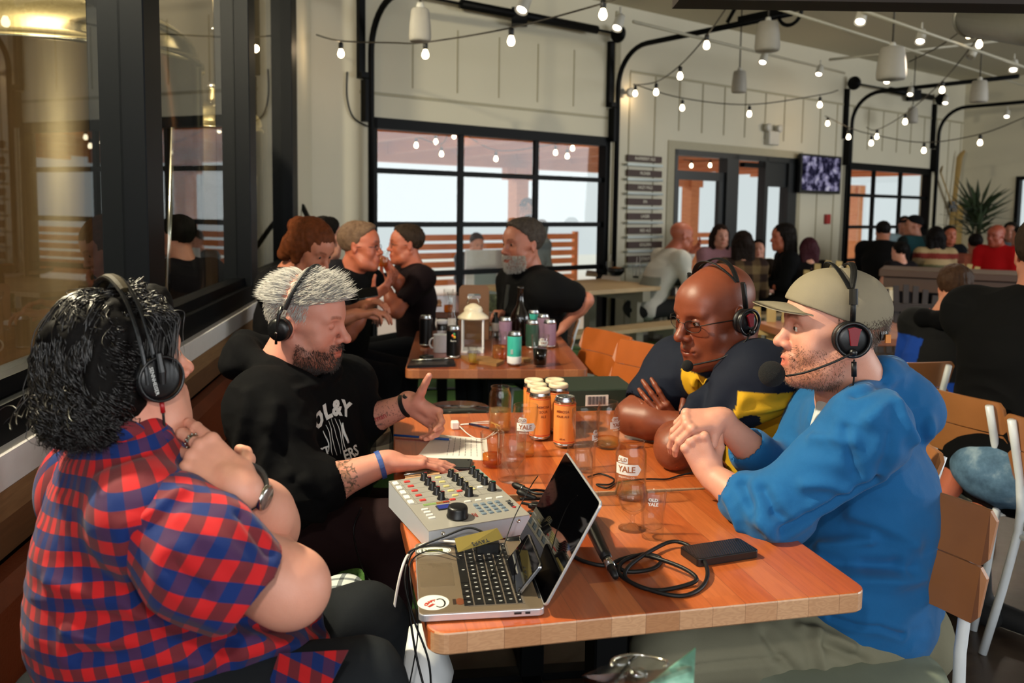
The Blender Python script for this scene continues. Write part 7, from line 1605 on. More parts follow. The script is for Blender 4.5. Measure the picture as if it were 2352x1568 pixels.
# keyboard: rows run along y; key columns along x (front of the laptop is at x=0)
m=MB(); m.box(lp(d_*.625,w_*.5,.0002),(d_*.46,w_*.87,.0006),Kl); m.build('keyboard_well',plain('key_gap','#5a5148',.5),t)
kx0=d_*.4; pitch=.0193; KM=plain('key_black','#0a0a0c',.35); LG=plain('key_legend','#b8b8b4',.6)
rows=[(0,[1,1,1.2,5.2,1.2,1,1,1]),(1,[2.2]+[1]*10+[2.2]),(2,[1.75]+[1]*11+[1.7]),(3,[1.5]+[1]*12+[1]),(4,[1]*13+[1.5]),(5,[1.03]*14)]
tot=w_*.86; 
for r_,ws in rows:
    s_=sum(ws); yy=w_*.93; hx=.0165 if r_<5 else .0085; cx=kx0+pitch*r_+(0 if r_<5 else -.003)
    for w1 in ws:
        kw=tot*w1/s_; m=MB(); m.box(lp(cx,yy-kw/2,.0012),(hx,kw-.0028,.0022),Kl,0,.0006); k=m.build('key',KM,t)
        m=MB(); m.box(lp(cx+.001,yy-kw/2,.0024),(hx*.32,.0028,.0002),Kl); m.build('legend',LG,k); yy-=kw
m=MB(); slab(m,d_*.29,w_*.335,.003,0,.0003,LM@Matrix.Translation((d_*.17,w_*.5,Hs)),.0001); m.build('trackpad',plain('trackpad_grey','#8c7a64',.2,.6),t)
def sticker(cx,cy,rx,ry,bg,name='sticker'): 
    m=MB(); N=32; m.prism([(math.cos(2*PI*i/N)*rx,math.sin(2*PI*i/N)*ry) for i in range(N)],.0003,LM@Matrix.Translation((cx,cy,Hs+.0001))); return m.build(name,bg,t)
SW=plain('sticker_white','#dedcd6',.4); OLV=plain('sticker_olive','#5a5d22',.5)
k=sticker(d_*.17,w_*.86,.036,.021,SW); k['label']='oval white sticker with olive lettering'; mm=MB(); mm.tube([LM@Vector((d_*.17+.033*math.cos(a),w_*.86+.0185*math.sin(a),Hs+.0005)) for a in np.linspace(0,2*PI,33)[:-1]],.0006,4,0,True); mm.build('sticker_border',plain('sticker_green','#34402c',.5),k)
text_mesh('sticker_text','BEER',.017,basis(lp(d_*.17,w_*.86,.0006),y,-x,Vector((0,0,1)))@Matrix.Rotation(PI/2,4,'Z'),OLV,k,bold=.001); text_mesh('sticker_text','RUSSELL',.006,basis(lp(d_*.17-.024,w_*.86,.0006),y,-x,Vector((0,0,1))),plain('sticker_green','#34402c',.5),k)
k=sticker(d_*.12,w_*.135,.029,.029,SW); k['label']='round white sticker with red crest and black swoosh'
mm=MB(); mm.tube([LM@Vector((d_*.12+.012+.009*math.cos(a),w_*.135-.004+.016*math.sin(a),Hs+.0006)) for a in np.linspace(-2.4,2.2,20)],.0018,5,0,False,True,(.3,1)); mm.build('swoosh',BPL,k); text_mesh('sticker_text','CRAFT',.009,basis(lp(d_*.12-.008,w_*.135,.0006),x,y,Vector((0,0,1)))@Matrix.Rotation(.8,4,'Z'),plain('panel_red2','#a8301f',.5),k,bold=.0006,arc=.02); text_mesh('sticker_text','BEER',.007,basis(lp(d_*.12-.004,w_*.135-.012,.0006),x,y,Vector((0,0,1)))@Matrix.Rotation(.8,4,'Z'),plain('panel_red2','#a8301f',.5),k,bold=.0004)
k=sticker(d_*.335,w_*.13,.008,.013,plain('sticker_rust','#6a3518',.5)); mm=MB(); mm.box(lp(d_*.29,w_*.13,.0005),(.006,.02,.0004),Kl); mm.build('sticker_bar',plain('sticker_dark','#2c1c12',.5),k)
for i,(a,b) in enumerate(((.78,.06),(.86,.04))): m=MB(); m.box(LM@Vector((d_*a,-.0002,.0095)),(d_*b,.001,.004),Kl); m.build('port',BPL,t)
# screen
tilt=math.radians(28); sx=x*math.sin(tilt)+Vector((0,0,1))*math.cos(tilt); sn=(-x)*math.cos(tilt)+Vector((0,0,1))*math.sin(tilt); hb=lp(d_-.004,w_/2,-.002)
SM=basis(hb,y,sx,y.cross(sx)); sw=w_; sh=.215; 
if SM.to_3x3()@Vector((0,0,1)) @ x if False else ((SM.to_3x3()@Vector((0,0,1))).dot(x)>0): SM=SM@Matrix.Rotation(PI,4,'Y')
m=MB(); slab(m,sw,sh,.011,-.005,0,SM@Matrix.Translation((0,sh/2+.004,0)),.0012); k=m.build('screen_lid',ALE,t)
m=MB(); slab(m,sw-.006,sh-.006,.009,.0001,.0006,SM@Matrix.Translation((0,sh/2+.004,0)),.0002); m.build('screen_glass',plain('screen_black','#020203',.03,spec=.6),k)
m=MB(); m.tube([SM@Vector((-sw*.38,.001,-.002)),SM@Vector((sw*.38,.001,-.002))],.005,10); m.build('hinge',BPL,t)
# phone leaning on the laptop screen
a,b=aY(1240,1368,1.50),aY(1296,1290,1.58); pc_=SM@Vector((0,0,0)); c0=LM@Vector((d_*.80,w_*.40,Hs+.0)); pm=basis(c0+Vector((0,0,.002)),y,(x*.62+Vector((0,0,.79))).normalized(),y.cross((x*.62+Vector((0,0,.79))).normalized()))
if (pm.to_3x3()@Vector((0,0,1))).dot(x)>0: pm=pm@Matrix.Rotation(PI,4,'Y')
t=thing('smartphone','large phone propped sideways against the laptop screen','phone',c0); m=MB(); slab(m,.15,.072,.009,-.008,0,pm@Matrix.Translation((0,.037,0)),.002); m.build('case',plain('phone_chrome','#8d8f94',.15,1.),t); m=MB(); slab(m,.144,.067,.007,0,.0006,pm@Matrix.Translation((0,.037,0)),.0002); m.build('screen',SCR,t)
# --- microphone behind the laptop
a=u(1395,1285,.022); b=u(1330,1150,.05); d=(b-a).normalized(); t=thing('microphone','black handheld microphone lying behind the laptop screen, cable attached','microphone',a); m=MB(); L=(b-a).length; m.tube([a,a+d*.02,a+d*(L*.75),a+d*(L*.9)],[.011,.0125,.017,.022],20); m.build('handle',BPL,t); m=MB(); m.ell(b+Vector((0,0,.0)),(.033,.033,.033),None,24); m.build('foam_head',plain('black_foam','#070707',.95,bump=.8,bs=600),t); m=MB(); m.tube([a-d*.03,a+d*.002],[.0095,.0105],18); m.build('plug_ring',CHR,t); m=MB(); m.tube([a-d*.065,a-d*.03],[.006,.009],14); m.build('plug_sleeve',RUB,t)
# --- hanging cables at the left edge
for i,(nm,pts,r,mt,lb) in enumerate((('power_cable',[u(1060,1245,.03),u(1000,1243,.02),u(950,1262,.012),aY(925,1300,1.62),aY(905,1400,1.6),aY(903,1480,1.58),aY(915,1560,1.56),aY(930,1640,1.56)],.0028,WC,'white power cable drooping over the left table edge'),
 ('power_cable',[u(1110,1222,.06),u(1075,1212,.065),u(1020,1232,.05),u(965,1255,.03),aY(935,1280,1.66),aY(938,1380,1.66),aY(955,1500,1.64),aY(980,1600,1.6)],.0024,RUB,'black cable arching over the mixer front and down the left edge'),
 ('power_cable',[u(1050,1255,.02),u(990,1252,.02),u(948,1268,.01),aY(930,1330,1.64),aY(950,1420,1.62),aY(985,1520,1.6),aY(990,1620,1.6)],.0022,RUB,'black cable hanging nearest the table corner'),
 ('earphone_cable',[lp(d_*.4,w_*.66,.006),lp(d_*.25,w_*.74,.012),lp(d_*.1,w_*.8,.008),lp(-.01,w_*.7,.0),aY(945,1350,1.56),aY(960,1450,1.55),aY(935,1600,1.55)],.0014,RUB,'thin black cord trailing over the laptop palm rest'),
 ('earphone_cable',[lp(d_*.62,w_*.4,.004),lp(d_*.75,w_*.62,.02),lp(d_*.9,w_*.8,.07),lp(d_*1.06,w_*.85,.13),lp(d_*1.12,w_*.8,.16)],.0012,RUB,'hair-thin black cord rising over the laptop screen'),
 ('headphone_cable',[aY(830,1165,2.2),aY(812,1220,2.2),aY(835,1310,2.1),aY(880,1360,2.),aY(920,1380,1.9),aY(938,1420,1.8)],.0022,RUB,'black cord hanging in front of the dark trousers of the grey-haired man'))): cable(nm,lb,pts,r,mt)
m=MB(); m.tube([u(1155,1262,.012),u(1190,1255,.012)],.003,8); m.box(u(1190,1255,.012),(.012,.008,.008),.2); tag(m.build('usb_lead',WC),'short white lead lying behind the laptop keyboard','cable')
# --- bag under the table, cushion, boxes, stool, bottom stand
def softbox(name,label,cat,c,r,M,mat,h=.008,part='cover'):
    s=SDF(); s.ell(c,r,M,.01); V,F=s.mesh(h); V=folds(V,F,.006,(10,10,10),3); t=thing(name,label,cat,c); qmesh(part,V,F,mat,t); return t
WB=NT('printed_white_bag'); co=WB.coord('Object'); n=WB.noise(co,7,2); WB=WB.out(WB.bsdf(WB.ramp(n,[(.5,lin('#d8dadb')),(.53,lin('#0a0a0a'))]),.5))
softbox('shopping_bag','white bag with black print on the floor under the left table edge','bag',aY(965,1560,1.75),(.07,.1,.12),None,WB)
PL=NT('tan_plaid'); co=PL.coord(); sp=PL.n('ShaderNodeSeparateXYZ'); PL.l(co,sp.inputs[0]); f1=PL.math('LESS_THAN',PL.math('FRACT',PL.math('MULTIPLY',sp.outputs[0],13)),.5); f2=PL.math('LESS_THAN',PL.math('FRACT',PL.math('MULTIPLY',sp.outputs[2],13)),.5); PL=PL.out(PL.bsdf(PL.ramp(PL.math('MULTIPLY',PL.math('ADD',f1,f2),.5),[(.1,lin('#2a2620')),(.5,lin('#6d6252')),(.9,lin('#b8aa8c'))]),.9))
softbox('plaid_cushion','tan and black plaid cushion on the booth behind the grey-haired man','cushion',aY(815,1030,2.85),(.13,.08,.16),frame((.3,-1,0),(0,0,1)),PL)
PL2=NT('grey_plaid'); co=PL2.coord(); sp=PL2.n('ShaderNodeSeparateXYZ'); PL2.l(co,sp.inputs[0]); f1=PL2.math('LESS_THAN',PL2.math('FRACT',PL2.math('MULTIPLY',sp.outputs[0],28)),.3); f2=PL2.math('LESS_THAN',PL2.math('FRACT',PL2.math('MULTIPLY',sp.outputs[1],28)),.3); PL2=PL2.out(PL2.bsdf(PL2.ramp(PL2.math('MULTIPLY',PL2.math('ADD',f1,f2),.5),[(.1,lin('#b9c0c0')),(.5,lin('#6d7478')),(.9,lin('#30363a'))]),.9))
softbox('folded_cloth','small pale plaid cloth lying on the booth between the two men','cloth',aY(785,1348,1.86),(.05,.06,.02),None,PL2,.006)
GBX=plain('dark_green_card','#1c2a1e',.6); KR=plain('kraft_card','#7d6a50',.7)
c=aY(1352,935,3.1); t=thing('stacked_carton','dark green carton with a white barcode label behind the six-pack','box',(c.x,c.y,0)); m=MB(); m.box((c.x,c.y,c.z+.02),(.3,.24,.15),.15,0,.004); k=m.build('carton',GBX,t)
lb=Vector((c.x,c.y,c.z+.055))+Matrix.Rotation(.15,3,'Z')@Vector((.0,-.122,.0)); K_=Matrix.Rotation(.15,3,'Z'); m=MB(); m.box(lb,(.085,.002,.04),K_); m.build('label_sticker',PAP,k); m=MB()
for i in range(15): m.box(lb+K_@Vector((-.034+.0045*i,-.0016,0)),(.0014+.0012*(i%3),.001,.03),K_)
b_=m.build('barcode',INK,k); b_['kind']='stuff'
t=thing('kraft_carton','plain brown carton under the dark green carton','box',(c.x,c.y,0)); m=MB(); m.box((c.x+.01,c.y,c.z-.115),(.34,.28,.115),.12,0,.004); m.build('carton',KR,t)
sz=c.z-.175; t=thing('low_stool','low black stool carrying the cartons','stool',(c.x,c.y,0)); m=MB(); m.box((c.x+.01,c.y,sz-.015),(.38,.32,.03),.12,0,.005); m.build('seat',BLK,t)
for q in(-1,1):
    for w in(-1,1): m=MB(); m.tube([(c.x+.15*q,c.y+.12*w,0),(c.x+.15*q,c.y+.12*w,sz-.025)],.014,8); m.build('leg',BLK,t)
c=aY(1052,936,3.05); t=thing('round_stool','glossy black round stool seat beyond the far table edge','stool',(c.x,c.y,0)); m=MB(); m.lathe([(0,-.03),(.11,-.03),(.125,-.015),(.125,-.004),(.118,0),(0,0)],c,40); m.build('seat',plain('gloss_black','#0a0a0b',.12),t); m=MB(); m.tube([(c.x,c.y,0.02),(c.x,c.y,c.z-.03)],.025,12); m.lathe([(.16,0),(.15,.015),(.03,.03)],(c.x,c.y,0),32); m.build('column',BLK,t)
# clear sign stand at the bottom edge
ACR=glassmat('clear_acrylic',(.86,.86,.82),1.5,.04,.12); base=aY(1440,1545,1.02); t=thing('table_sign_stand','clear acrylic menu stand with wire bail and green picture card, bottom edge','sign stand',base)
a,b,c_,d=aY(1335,1552,1.06),aY(1440,1582,.98),aY(1590,1530,1.0),aY(1450,1500,1.09)
m=MB(); Z_=Vector((0,0,.006)); m.add([a,b,c_,d]+[p-Z_ for p in(a,b,c_,d)],[(0,1,2,3),(7,6,5,4),(0,4,5,1),(1,5,6,2),(2,6,7,3),(3,7,4,0)]); m.build('acrylic_plate',ACR,t)
m=MB(); m.tube(smooth_path([aY(1405,1530,1.04),aY(1412,1512,1.06),aY(1465,1503,1.08),aY(1530,1518,1.06),aY(1525,1532,1.04)],3),.0022,8); m.build('wire_bail',CHR,t)
for x_,y_,Y_ in((1425,1522,1.05),(1465,1548,1.02)): m=MB(); m.ell(aY(x_,y_,Y_),(.014,.01,.008),None,16); m.build('clip',ACR,t)
cp=[aY(1540,1600,.98),aY(1595,1590,.99),aY(1597,1487,1.03),aY(1478,1592,1.0)]; cp=[aY(1450,1600,.99),aY(1590,1600,1.01),aY(1597,1487,1.03)]; GC=NT('green_picture'); co=GC.coord(); n=GC.noise(co,22,3); GC=GC.out(GC.bsdf(GC.ramp(n,[(.35,lin('#1f5a3c')),(.5,lin('#7fb59a')),(.65,lin('#c5dcd2'))]),.3))
n_=(cp[1]-cp[0]).cross(cp[2]-cp[0]).normalized()*.0015; m=MB(); m.add(cp+[p+n_ for p in cp],[(0,1,2),(5,4,3),(0,3,4,1),(1,4,5,2),(2,5,3,0)]); m.build('picture_card',GC,t)
# ---------------------------------------------------------------- table of cans in front of the bearded man
BLC=plain('matte_black_can','#0a0a0c',.3,.2); TEAL=plain('teal_can','#3fb5a4',.4,.1); PURP=plain('mauve_can','#8d6f86',.35,.2); GRNC=plain('dark_green_can','#2c4a3c',.35,.2); WPAINT=plain('white_enamel_2','#e4e4e8',.3)
G3='cans and drinks on the crowded middle table'; z3_=.75
c3=lambda x,y:aZ(x,y,z3_)
t=can('tall black can at the back left corner of the crowded table',c3(978,795),.034,.165,BLC,False,G3)
t=can('black can with small coloured emblem beside the white mug',c3(1041,822),.034,.158,BLC,False,G3,)
b=c3(1041,822); n=Vector((-b.x,-b.y,0)).normalized(); r_=Vector((0,0,1)).cross(n)
for k_,(dx,dz,c) in enumerate(((-.003,.115,'#d8622a'),(.004,.122,'#3c8a4a'),(.006,.108,'#c8a028'))): m=MB(); m.ell(b+n*.0345+r_*dx+Vector((0,0,dz)),(.006,.002,.007),None,10); m.build('emblem',plain('emblem_%d'%k_,c,.5),t)
text_mesh('label_text','Beere',.012,basis(b+n*.0348+Vector((0,0,.09)),r_.normalized(),Vector((0,0,1)),n),PRW,t,ext=.0001,bend=.0348)
m=MB(); m.lathe([(0,0),(.035,0),(.035,.012),(.026,.014),(0,.014)],c3(980,822),24); tag(m.build('bottle_cap',BLC),'round black lid lying in front of the tall black can','lid')
# mug
p=c3(1012,808); t=thing('enamel_mug','white straight mug with a handle on the crowded table','mug',p); m=MB(); m.lathe([(0,0),(.036,0),(.038,.004),(.038,.088),(.0395,.09),(.0365,.09),(.0355,.006),(0,.006)],p,32); m.build('cup',WPAINT,t); m=MB(); m.tube([p+Vector((-.037-.02*math.sin(a),0,.045+.026*math.cos(a))) for a in np.linspace(0,PI,10)],.0045,8); m.build('handle',WPAINT,t)
p=c3(1015,790); gl('storage_jar','glass jar with a white lid behind the white mug','jar',p,[(.03,0),(.032,.01),(.032,.1),(.027,.112)],.0025); m=MB(); m.lathe([(.029,.112),(.031,.113),(.031,.13),(.028,.133),(0,.133)],p,24); tag(m.build('jar_lid',WPAINT),'white screw lid on the jar behind the mug','lid')
# lantern
p=c3(1086,806); t=thing('metal_lantern','white metal candle lantern with a domed roof on the crowded table','lantern',p); w=.052; H_=.17
for q in(-1,1):
    for e in(-1,1): m=MB(); m.box(p+Vector((q*w,e*w,H_/2)),(.008,.008,H_)); m.build('corner_post',WPAINT,t)
m=MB(); m.box(p+Vector((0,0,.006)),(w*2.2,w*2.2,.012)); m.build('base_plate',WPAINT,t)
m=MB(); m.lathe([(w*1.55,H_),(w*1.5,H_+.01),(w*.9,H_+.035),(w*.95,H_+.045),(w*.8,H_+.06),(w*.3,H_+.075),(0,H_+.078)],p,4 if False else 28); m.build('roof',plain('candle_glow_white_metal','#e6d8bc',.35),t)  # roof is white metal; its cream colour carries the candle's warm glow
m=MB(); m.tube([p+Vector((.03*math.cos(a),0,H_+.075+.035*math.sin(a))) for a in np.linspace(0,PI,10)],.003,6); m.build('ring_handle',CHR,t)
for q in((0,-1),(1,0),(-1,0),(0,1)): m=MB(); m.box(p+Vector((q[0]*w,q[1]*w,H_/2)),(w*2 if q[0]==0 else .002,w*2 if q[1]==0 else .002,H_*.92)); m.build('glass_panel',GLS,t)
YEL=liquid('yellow_drink',(.9,.8,.3)); gl('shot_glass','small glass of yellow drink before the lantern','glass',c3(1085,836),[(.017,0),(.019,.01),(.024,.085)],.002,.01,.05,YEL,G3)
# tall carafe with white top
p=c3(1038,790); gl('glass_carafe','tall slender clear carafe left of the carrier','carafe',p,[(.035,0),(.038,.01),(.038,.1),(.02,.17),(.019,.24),(.026,.27),(.03,.28)],.002,.01,None,None,None); 
# cardboard carrier
p=c3(1088,775); t=thing('cardboard_carrier','tan cardboard bottle carrier with a handle hole behind the lantern','carrier',p); KC=plain('tan_card','#a87a58',.7)
o=rrect(.17,.3,.03,6); hl=rrect(.075,.03,.012,5); 
import bmesh as _bm
bm=_bm.new(); vo=[bm.verts.new((x,0,y+.15)) for x,y in o]; vi=[bm.verts.new((x,0,y+.235)) for x,y in hl]; eo=[bm.edges.new((vo[i],vo[(i+1)%len(vo)])) for i in range(len(vo))]; ei=[bm.edges.new((vi[i],vi[(i+1)%len(vi)])) for i in range(len(vi))]
_bm.ops.triangle_fill(bm,edges=eo+ei,use_beauty=True); g=_bm.ops.extrude_face_region(bm,geom=bm.faces[:]); _bm.ops.translate(bm,verts=[v for v in g['geom'] if isinstance(v,_bm.types.BMVert)],vec=(0,.004,0)); _bm.ops.transform(bm,matrix=Matrix.Translation(p),verts=bm.verts[:]); me=bpy.data.meshes.new('handle_board'); bm.to_mesh(me); bm.free(); me.materials.append(KC); link('handle_board',me,t)
m=MB()
for q in(-1,1): m.box(p+Vector((q*.085,0,.05)),(.004,.13,.1))
for q in(-1,1): m.box(p+Vector((0,q*.065,.05)),(.17,.004,.1))
m.build('tray',KC,t)
for i,(x,y,c,h,r) in enumerate(((1160,800,PURP,.165,.034),(1225,778,TEAL,.165,.034),(1222,800,GRNC,.15,.034),(1247,785,PURP,.155,.034),(1262,798,PURP,.15,.034),(1238,762,ALU,.17,.034))):
    can(['mauve can right of the carrier','teal-topped can behind the stout glass','dark green can left of the mauve pair','mauve can just behind the stout glass','mauve can at the right of the cluster','silver can at the back of the cluster'][i],c3(x,y),r,h,c,False,G3)
t=can('teal and white can at the front of the crowded table',c3(1181,839),.0335,.16,TEAL,False,G3)
b=c3(1181,839); n=Vector((-b.x,-b.y,0)).normalized(); r_=Vector((0,0,1)).cross(n).normalized(); m=MB(); m.lathe([(.0338,.014),(.0341,.015),(.0341,.045),(.0338,.046)],b,36); m.build('white_band',WPAINT,t); m=MB(); m.box(b+n*.0335-r_*.012+Vector((0,0,.07)),(.012,.002,.022),math.atan2(r_.y,r_.x)); m.build('barcode_patch',plain('patch_pale','#9fb5b0',.6),t)
p=c3(1138,775); t=thing('dropper_bottle','small black bottle with a white label behind the orange drink','bottle',p); m=MB(); m.lathe([(0,0),(.02,0),(.022,.01),(.022,.1),(.012,.12),(.012,.145),(0,.147)],p,24); m.build('bottle_body',BLC,t); m=MB(); m.lathe([(.0222,.04),(.0226,.041),(.0226,.085),(.0222,.086)],p,24); m.build('paper_label',PAP,t)
gl('beer_glass','glass one third full of orange beer left of the teal can','glass',c3(1147,828),[(.033,0),(.037,.01),(.038,.1),(.033,.14)],.0022,.008,.075,liquid('orange_beer',(.9,.42,.12)),G3)
t=gl('pint_glass','pint glass of dark stout at the right front of the crowded table','glass',c3(1240,842),[(.028,0),(.03,.008),(.038,.1),(.042,.15)],.0022,.01,.085,STOUT,G3); logo(t,c3(1240,842),.0405,.115,ang(c3(1240,842))+.4,.8)
# growler
p=c3(1194,790); t=thing('beer_growler','brown glass growler bottle with a long neck among the cans','bottle',p); m=MB(); m.lathe([(0,0),(.05,0),(.054,.012),(.054,.14),(.048,.17),(.022,.215),(.016,.26),(.0155,.3),(.018,.302),(.018,.315),(0,.315)],p,36); m.build('bottle_body',plain('dark_brown_glass','#0d0503',.08,spec=.7),t)
# menu stands
PIC=NT('landscape_print'); co=PIC.coord(); n=PIC.noise(co,22,4); PIC=PIC.out(PIC.bsdf(PIC.ramp(n,[(.3,lin('#2b3a20')),(.5,lin('#6c7a4a')),(.62,lin('#a8ac84')),(.75,lin('#d8d8c8'))]),.4))
def menu(label,p,w,h,rz,split=.45,pic=PIC):
    t=thing('menu_card',label,'menu',p); K=Matrix.Rotation(rz,3,'Z'); m=MB(); m.box(p+Vector((0,0,h*split/2)),(w,.004,h*split),K); m.build('text_panel',PAP,t); m=MB(); m.box(p+Vector((0,0,h*split+h*(1-split)/2)),(w,.004,h*(1-split)),K); m.build('picture_panel',pic,t); m=MB(); m.box(p+Vector((0,0,.006)),(w,.05,.012),K); m.build('stand_foot',KC,t); m=MB()
    for i in range(5): m.box(p+K@Vector((0,-.003,h*split*(.85-.16*i))),(w*.8,.001,.003),K)
    q=m.build('menu_text',INK,t); q['kind']='stuff'
menu('menu card with green landscape behind the carrier, on the crowded table',c3(1150,748),.2,.2,.1)
menu('menu card standing on the farthest table, white text below a green picture',aZ(977,668,.75),.15,.19,0,.65)
flat('beer_paddle','black tray holding steel cutlery at the left front of the crowded table','tray',[c3(935,846),c3(1045,842),c3(1040,826),c3(945,830)],.012,BLC,part='tray_body')
rodthing('steel_knife','steel knife lying across the black tray','knife',c3(945,836)+Vector((0,0,.018)),c3(1048,830)+Vector((0,0,.018)),.004,(CHR,CHR))
flat('leather_pouch','tan and dark folded pouch lying before the lantern','pouch',[c3(1058,822),c3(1075,832),c3(1140,842),c3(1158,834),c3(1120,824)],.014,plain('tan_leather','#8a6238',.6,var=.4,scale=25),part='pouch_body')
flat('leather_pouch','small tan strap end right of the pouch','pouch',[c3(1160,826),c3(1218,832),c3(1222,826),c3(1165,821)],.01,plain('tan_leather','#8a6238',.6,var=.4,scale=25),part='pouch_body')
# farthest booth table
c4=lambda x,y:aZ(x,y,.75)
p=c4(893,690); gl('water_cup','white cup on the farthest booth table','cup',p,[(.035,0),(.038,.01),(.042,.1)],.003,.01,None,None,None,mat=WPAINT)
for i,(a,b,c,d) in enumerate((((940,705),(1015,703),(1010,695),(945,697)),((965,697),(1015,696),(1012,689),(968,690)))): flat('paper_menu',['tan folded menu lying on the farthest booth table','second tan menu lying beyond the first on the farthest table'][i],'menu',[c4(*a),c4(*b),c4(*c),c4(*d)],.004,KC)
flat('paper_napkin','white napkin on the farthest booth table','napkin',[c4(938,712),c4(962,711),c4(960,704),c4(940,705)],.003,PAP)
p=aY(880,598,5.35); gl('beer_cup','small clear cup in the raised hand of the man in maroon','cup',p-Vector((0,0,.05)),[(.03,0),(.032,.01),(.038,.11)],.003,.01,.07,AMB,None)
p=aY(843,690,4.3); phone('dark phone held by the auburn-haired woman',[p+Vector((-.05,0,0)),p+Vector((.05,.02,.02)),p+Vector((.05,.05,.07)),p+Vector((-.05,.03,.05))],None,.008,BPL,SCR)
gl('tall_glass','tall glass with a white rim left of the carrier top','glass',c4(1030,720),[(.03,0),(.032,.01),(.036,.17)],.002,.01,.06,AMB,None); gl('short_glass','short glass of amber beer on the farthest table','glass',c4(1069,716),[(.03,0),(.032,.01),(.036,.11)],.002,.01,.05,AMB,None)
# picnic table things
PT=.76; pp=lambda x,y:aZ(x,y,PT)
p=pp(1415,633); t=thing('black_bowl','round black bowl with food on the nearer picnic table','bowl',p); m=MB(); m.lathe([(0,0),(.05,0),(.09,.04),(.1,.09),(.094,.09),(.085,.045),(0,.02)],p,28); m.build('bowl_body',BLC,t); m=MB(); m.ell(p+Vector((0,0,.07)),(.075,.075,.03),None,14); m.build('food',plain('fried_food','#a8682c',.7,var=.4,scale=50),t)
p=aZ(1552,653,PT); t=thing('red_helmet','black and red domed helmet on the picnic table by the bald man\'s head','helmet',p); m=MB(); m.lathe([(0,0),(.14,0),(.15,.02),(.15,.07),(.149,.075)],p,32); m.build('black_shell',BLC,t); m=MB(); m.lathe([(.149,.075),(.14,.11),(.11,.145),(.06,.165),(0,.17)],p,32); m.build('red_dome',plain('gloss_red','#8c0f18',.2,spec=.6),t)
flat('dark_tray','dark wooden tray left of the red helmet','tray',[pp(1488,650),pp(1540,655),pp(1540,637),pp(1490,633)],.04,plain('tray_brown','#2a120e',.5),part='tray_body')
for i,(x,y,h) in enumerate(((1400,633,.16),(1448,632,.13),(1460,640,.14),(1478,628,.15))): gl('drink_glass',['slim glass left of the black bowl','glass right of the black bowl','glass with dark dregs right of the black bowl','wide jug-like glass before the dark tray'][i],'glass',pp(x,y),[(.03,0),(.033,.01),(.04,h)],.002,.01,.03 if i==2 else None,STOUT,'glasses on the nearer picnic table')
for i,(x,y) in enumerate(((1396,628),(1460,636),(1470,634))): a=pp(x,y); m=MB(); m.tube([a+Vector((0,0,.02)),a+Vector((.03-.02*i,0,.22))],.004,6); tag(m.build('drinking_straw',WPL),['white straw leaning left of the black bowl','left white straw in the dregs glass','right white straw in the glass before the tray'][i],'straw')
flat('food_basket','low basket of scraps at the left end of the nearer picnic table','basket',[pp(1345,632),pp(1372,634),pp(1368,626),pp(1348,624)],.03,KR,part='basket_body')
flat('paper_plate','white plate between bowl and left end of the nearer picnic table','plate',[pp(1380,640),pp(1425,645),pp(1425,636),pp(1385,632)],.012,PAP)
menu('menu card on the farther picnic table before the man in the pale sweater',aZ(1617,628,.76),.2,.26,.6,.5)
p=aY(1115,615,10.2); t=thing('sandwich_board','white sandwich board with grey drawing on the terrace','sign',(p.x,p.y,0)); m=MB(); m.box((p.x,p.y,.5),(.55,.03,.95),.5); m.build('board',WPAINT,t); m=MB(); m.box((p.x,p.y-.02,.5),(.3,.012,.5),.5); m.build('drawing',plain('drawing_grey','#9fb0b8',.6),t)
# right-hand furniture
T5=pub_table('pub_table','wooden pub table behind the blue-jacket man, beside the boy in the hoodie','table',(1.75,4.75,0),.15,.95,.8,.75,CH2,.045,'wooden pub tables')
r=thing('high_table','long dark brown table beyond the boy, crossing the right side','table',wp(4.4,0,4.1)); HB_=plain('dark_brown_table','#4a2c1a',.45,var=.2,scale=6)
a,b=aZ(2020,618,.98),aZ(2400,634,.98); d=(b-a).normalized(); yv=Vector((-d.y,d.x,0)); m=MB(); m.box((a+b)/2+yv*.3-Vector((0,0,.03)),((b-a).length,.7,.06),math.atan2(d.y,d.x),0,.004); m.build('tabletop',HB_,r); m=MB(); m.box((a+b)/2+yv*.3-Vector((0,0,.13)),((b-a).length*.94,.6,.12),math.atan2(d.y,d.x)); m.build('apron',HB_,r)
for f in(.06,.94):
    for e in(.05,.55): q=a.lerp(b,f)+yv*e; m=MB(); m.box((q.x,q.y,.45),(.08,.08,.9),math.atan2(d.y,d.x)); m.build('leg',HB_,r)
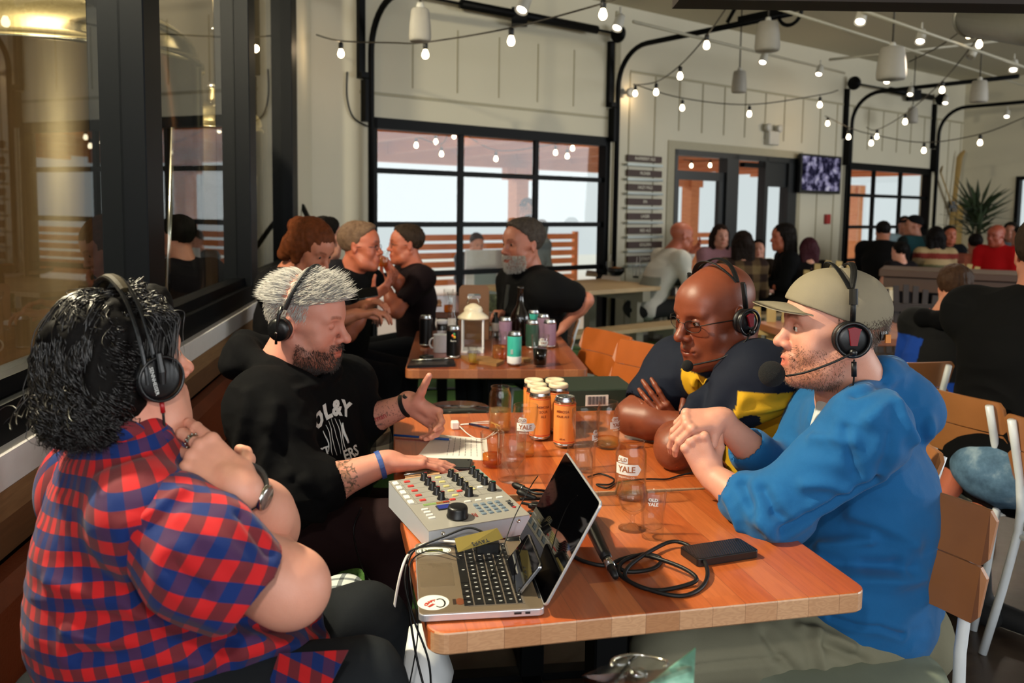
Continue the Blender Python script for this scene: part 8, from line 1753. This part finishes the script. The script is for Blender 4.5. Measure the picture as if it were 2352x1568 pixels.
def slatback(label,px,py,Y,w,h,mat,yaw_,n=6,group=None,top=.98,lean=.25):
    c=aY(px,py,Y); r=thing('slatted_chair',label,'chair',(c.x,c.y,0),group); K=Matrix.Rotation(yaw_,3,'Z')
    for i in range(n): u_=(i+.5)/n-.5; hh=h*(1-.5*u_*u_*2); m=MB(); x=u_*w; m.tube([Vector((c.x,c.y,top-h-.1))+K@Vector((x*.8,0,0)),Vector((c.x,c.y,top-h+hh))+K@Vector((x,-lean*.6,0))],w/n*.42,4,0,False,True,(1,.25)); m.build('back_slat',mat,r)
    m=MB(); m.box(Vector((c.x,c.y,top-h-.12))+K@Vector((0,.22,0)),(w,.5,.04),K,0,.004); m.build('seat',mat,r); m=MB(); m.box(Vector((c.x,c.y,top-h*.4))+K@Vector((0,-lean*.3+.03,0)),(w*.95,.03,.06),K); m.build('cross_rail',mat,r)
    for q in(-1,1):
        for e in(0,.42): m=MB(); m.box(Vector((c.x,c.y,(top-h-.14)/2))+K@Vector((q*w*.42,e,0)),(.05,.05,top-h-.14),K); m.build('leg',mat,r)
ADR=plain('blond_slats','#b59a62',.55); slatback('blond slatted lounge chair right of the child in the plum hat',1908,610,8.0,.6,.62,ADR,2.6,6,'blond slatted lounge chairs',1.02)
slatback('blond slatted lounge chair behind the long dark brown table',2196,600,9.2,.6,.5,ADR,.2,6,'blond slatted lounge chairs',.95); slatback('blond slatted lounge chair left of the pub table, behind the cap',1775,715,5.4,.5,.4,ADR,2.9,5,'blond slatted lounge chairs',.86)
slatback('dark spindle-back chair before the long dark brown table',2085,690,6.2,.5,.42,plain('dark_spindle','#2a1a10',.5),3.0,7,None,.95,.1)
flat('paper_flyer','cream flyer standing up behind the khaki cap','flyer',[aZ(2010,690,.76),aZ(2055,688,.76),aZ(2050,680,.76),aZ(2012,682,.76)],.09,plain('cream_card','#cdbb98',.6))
# wooden picnic bench left terrace
# ---------------------------------------------------------------- camera
cd=bpy.data.cameras.new('camera'); cam=bpy.data.objects.new('camera',cd); COL.objects.link(cam); S.camera=cam
cam.matrix_world=basis(CAMP,RT,UP,-FW); cd.sensor_width=36; cd.lens=FPX/2352*36; cd.shift_x=0; cd.shift_y=-(784-CY)/2352
cd.clip_start=.05; cd.clip_end=200; cd.dof.use_dof=True; cd.dof.focus_distance=1.95; cd.dof.aperture_fstop=4.
S.view_settings.view_transform='Standard'; S.view_settings.look='None'; S.view_settings.gamma=1; S.view_settings.exposure=0.; S.view_settings.use_curve_mapping=False
S.cycles.transparent_max_bounces=40; S.cycles.max_bounces=10; S.cycles.caustics_reflective=False; S.cycles.caustics_refractive=False
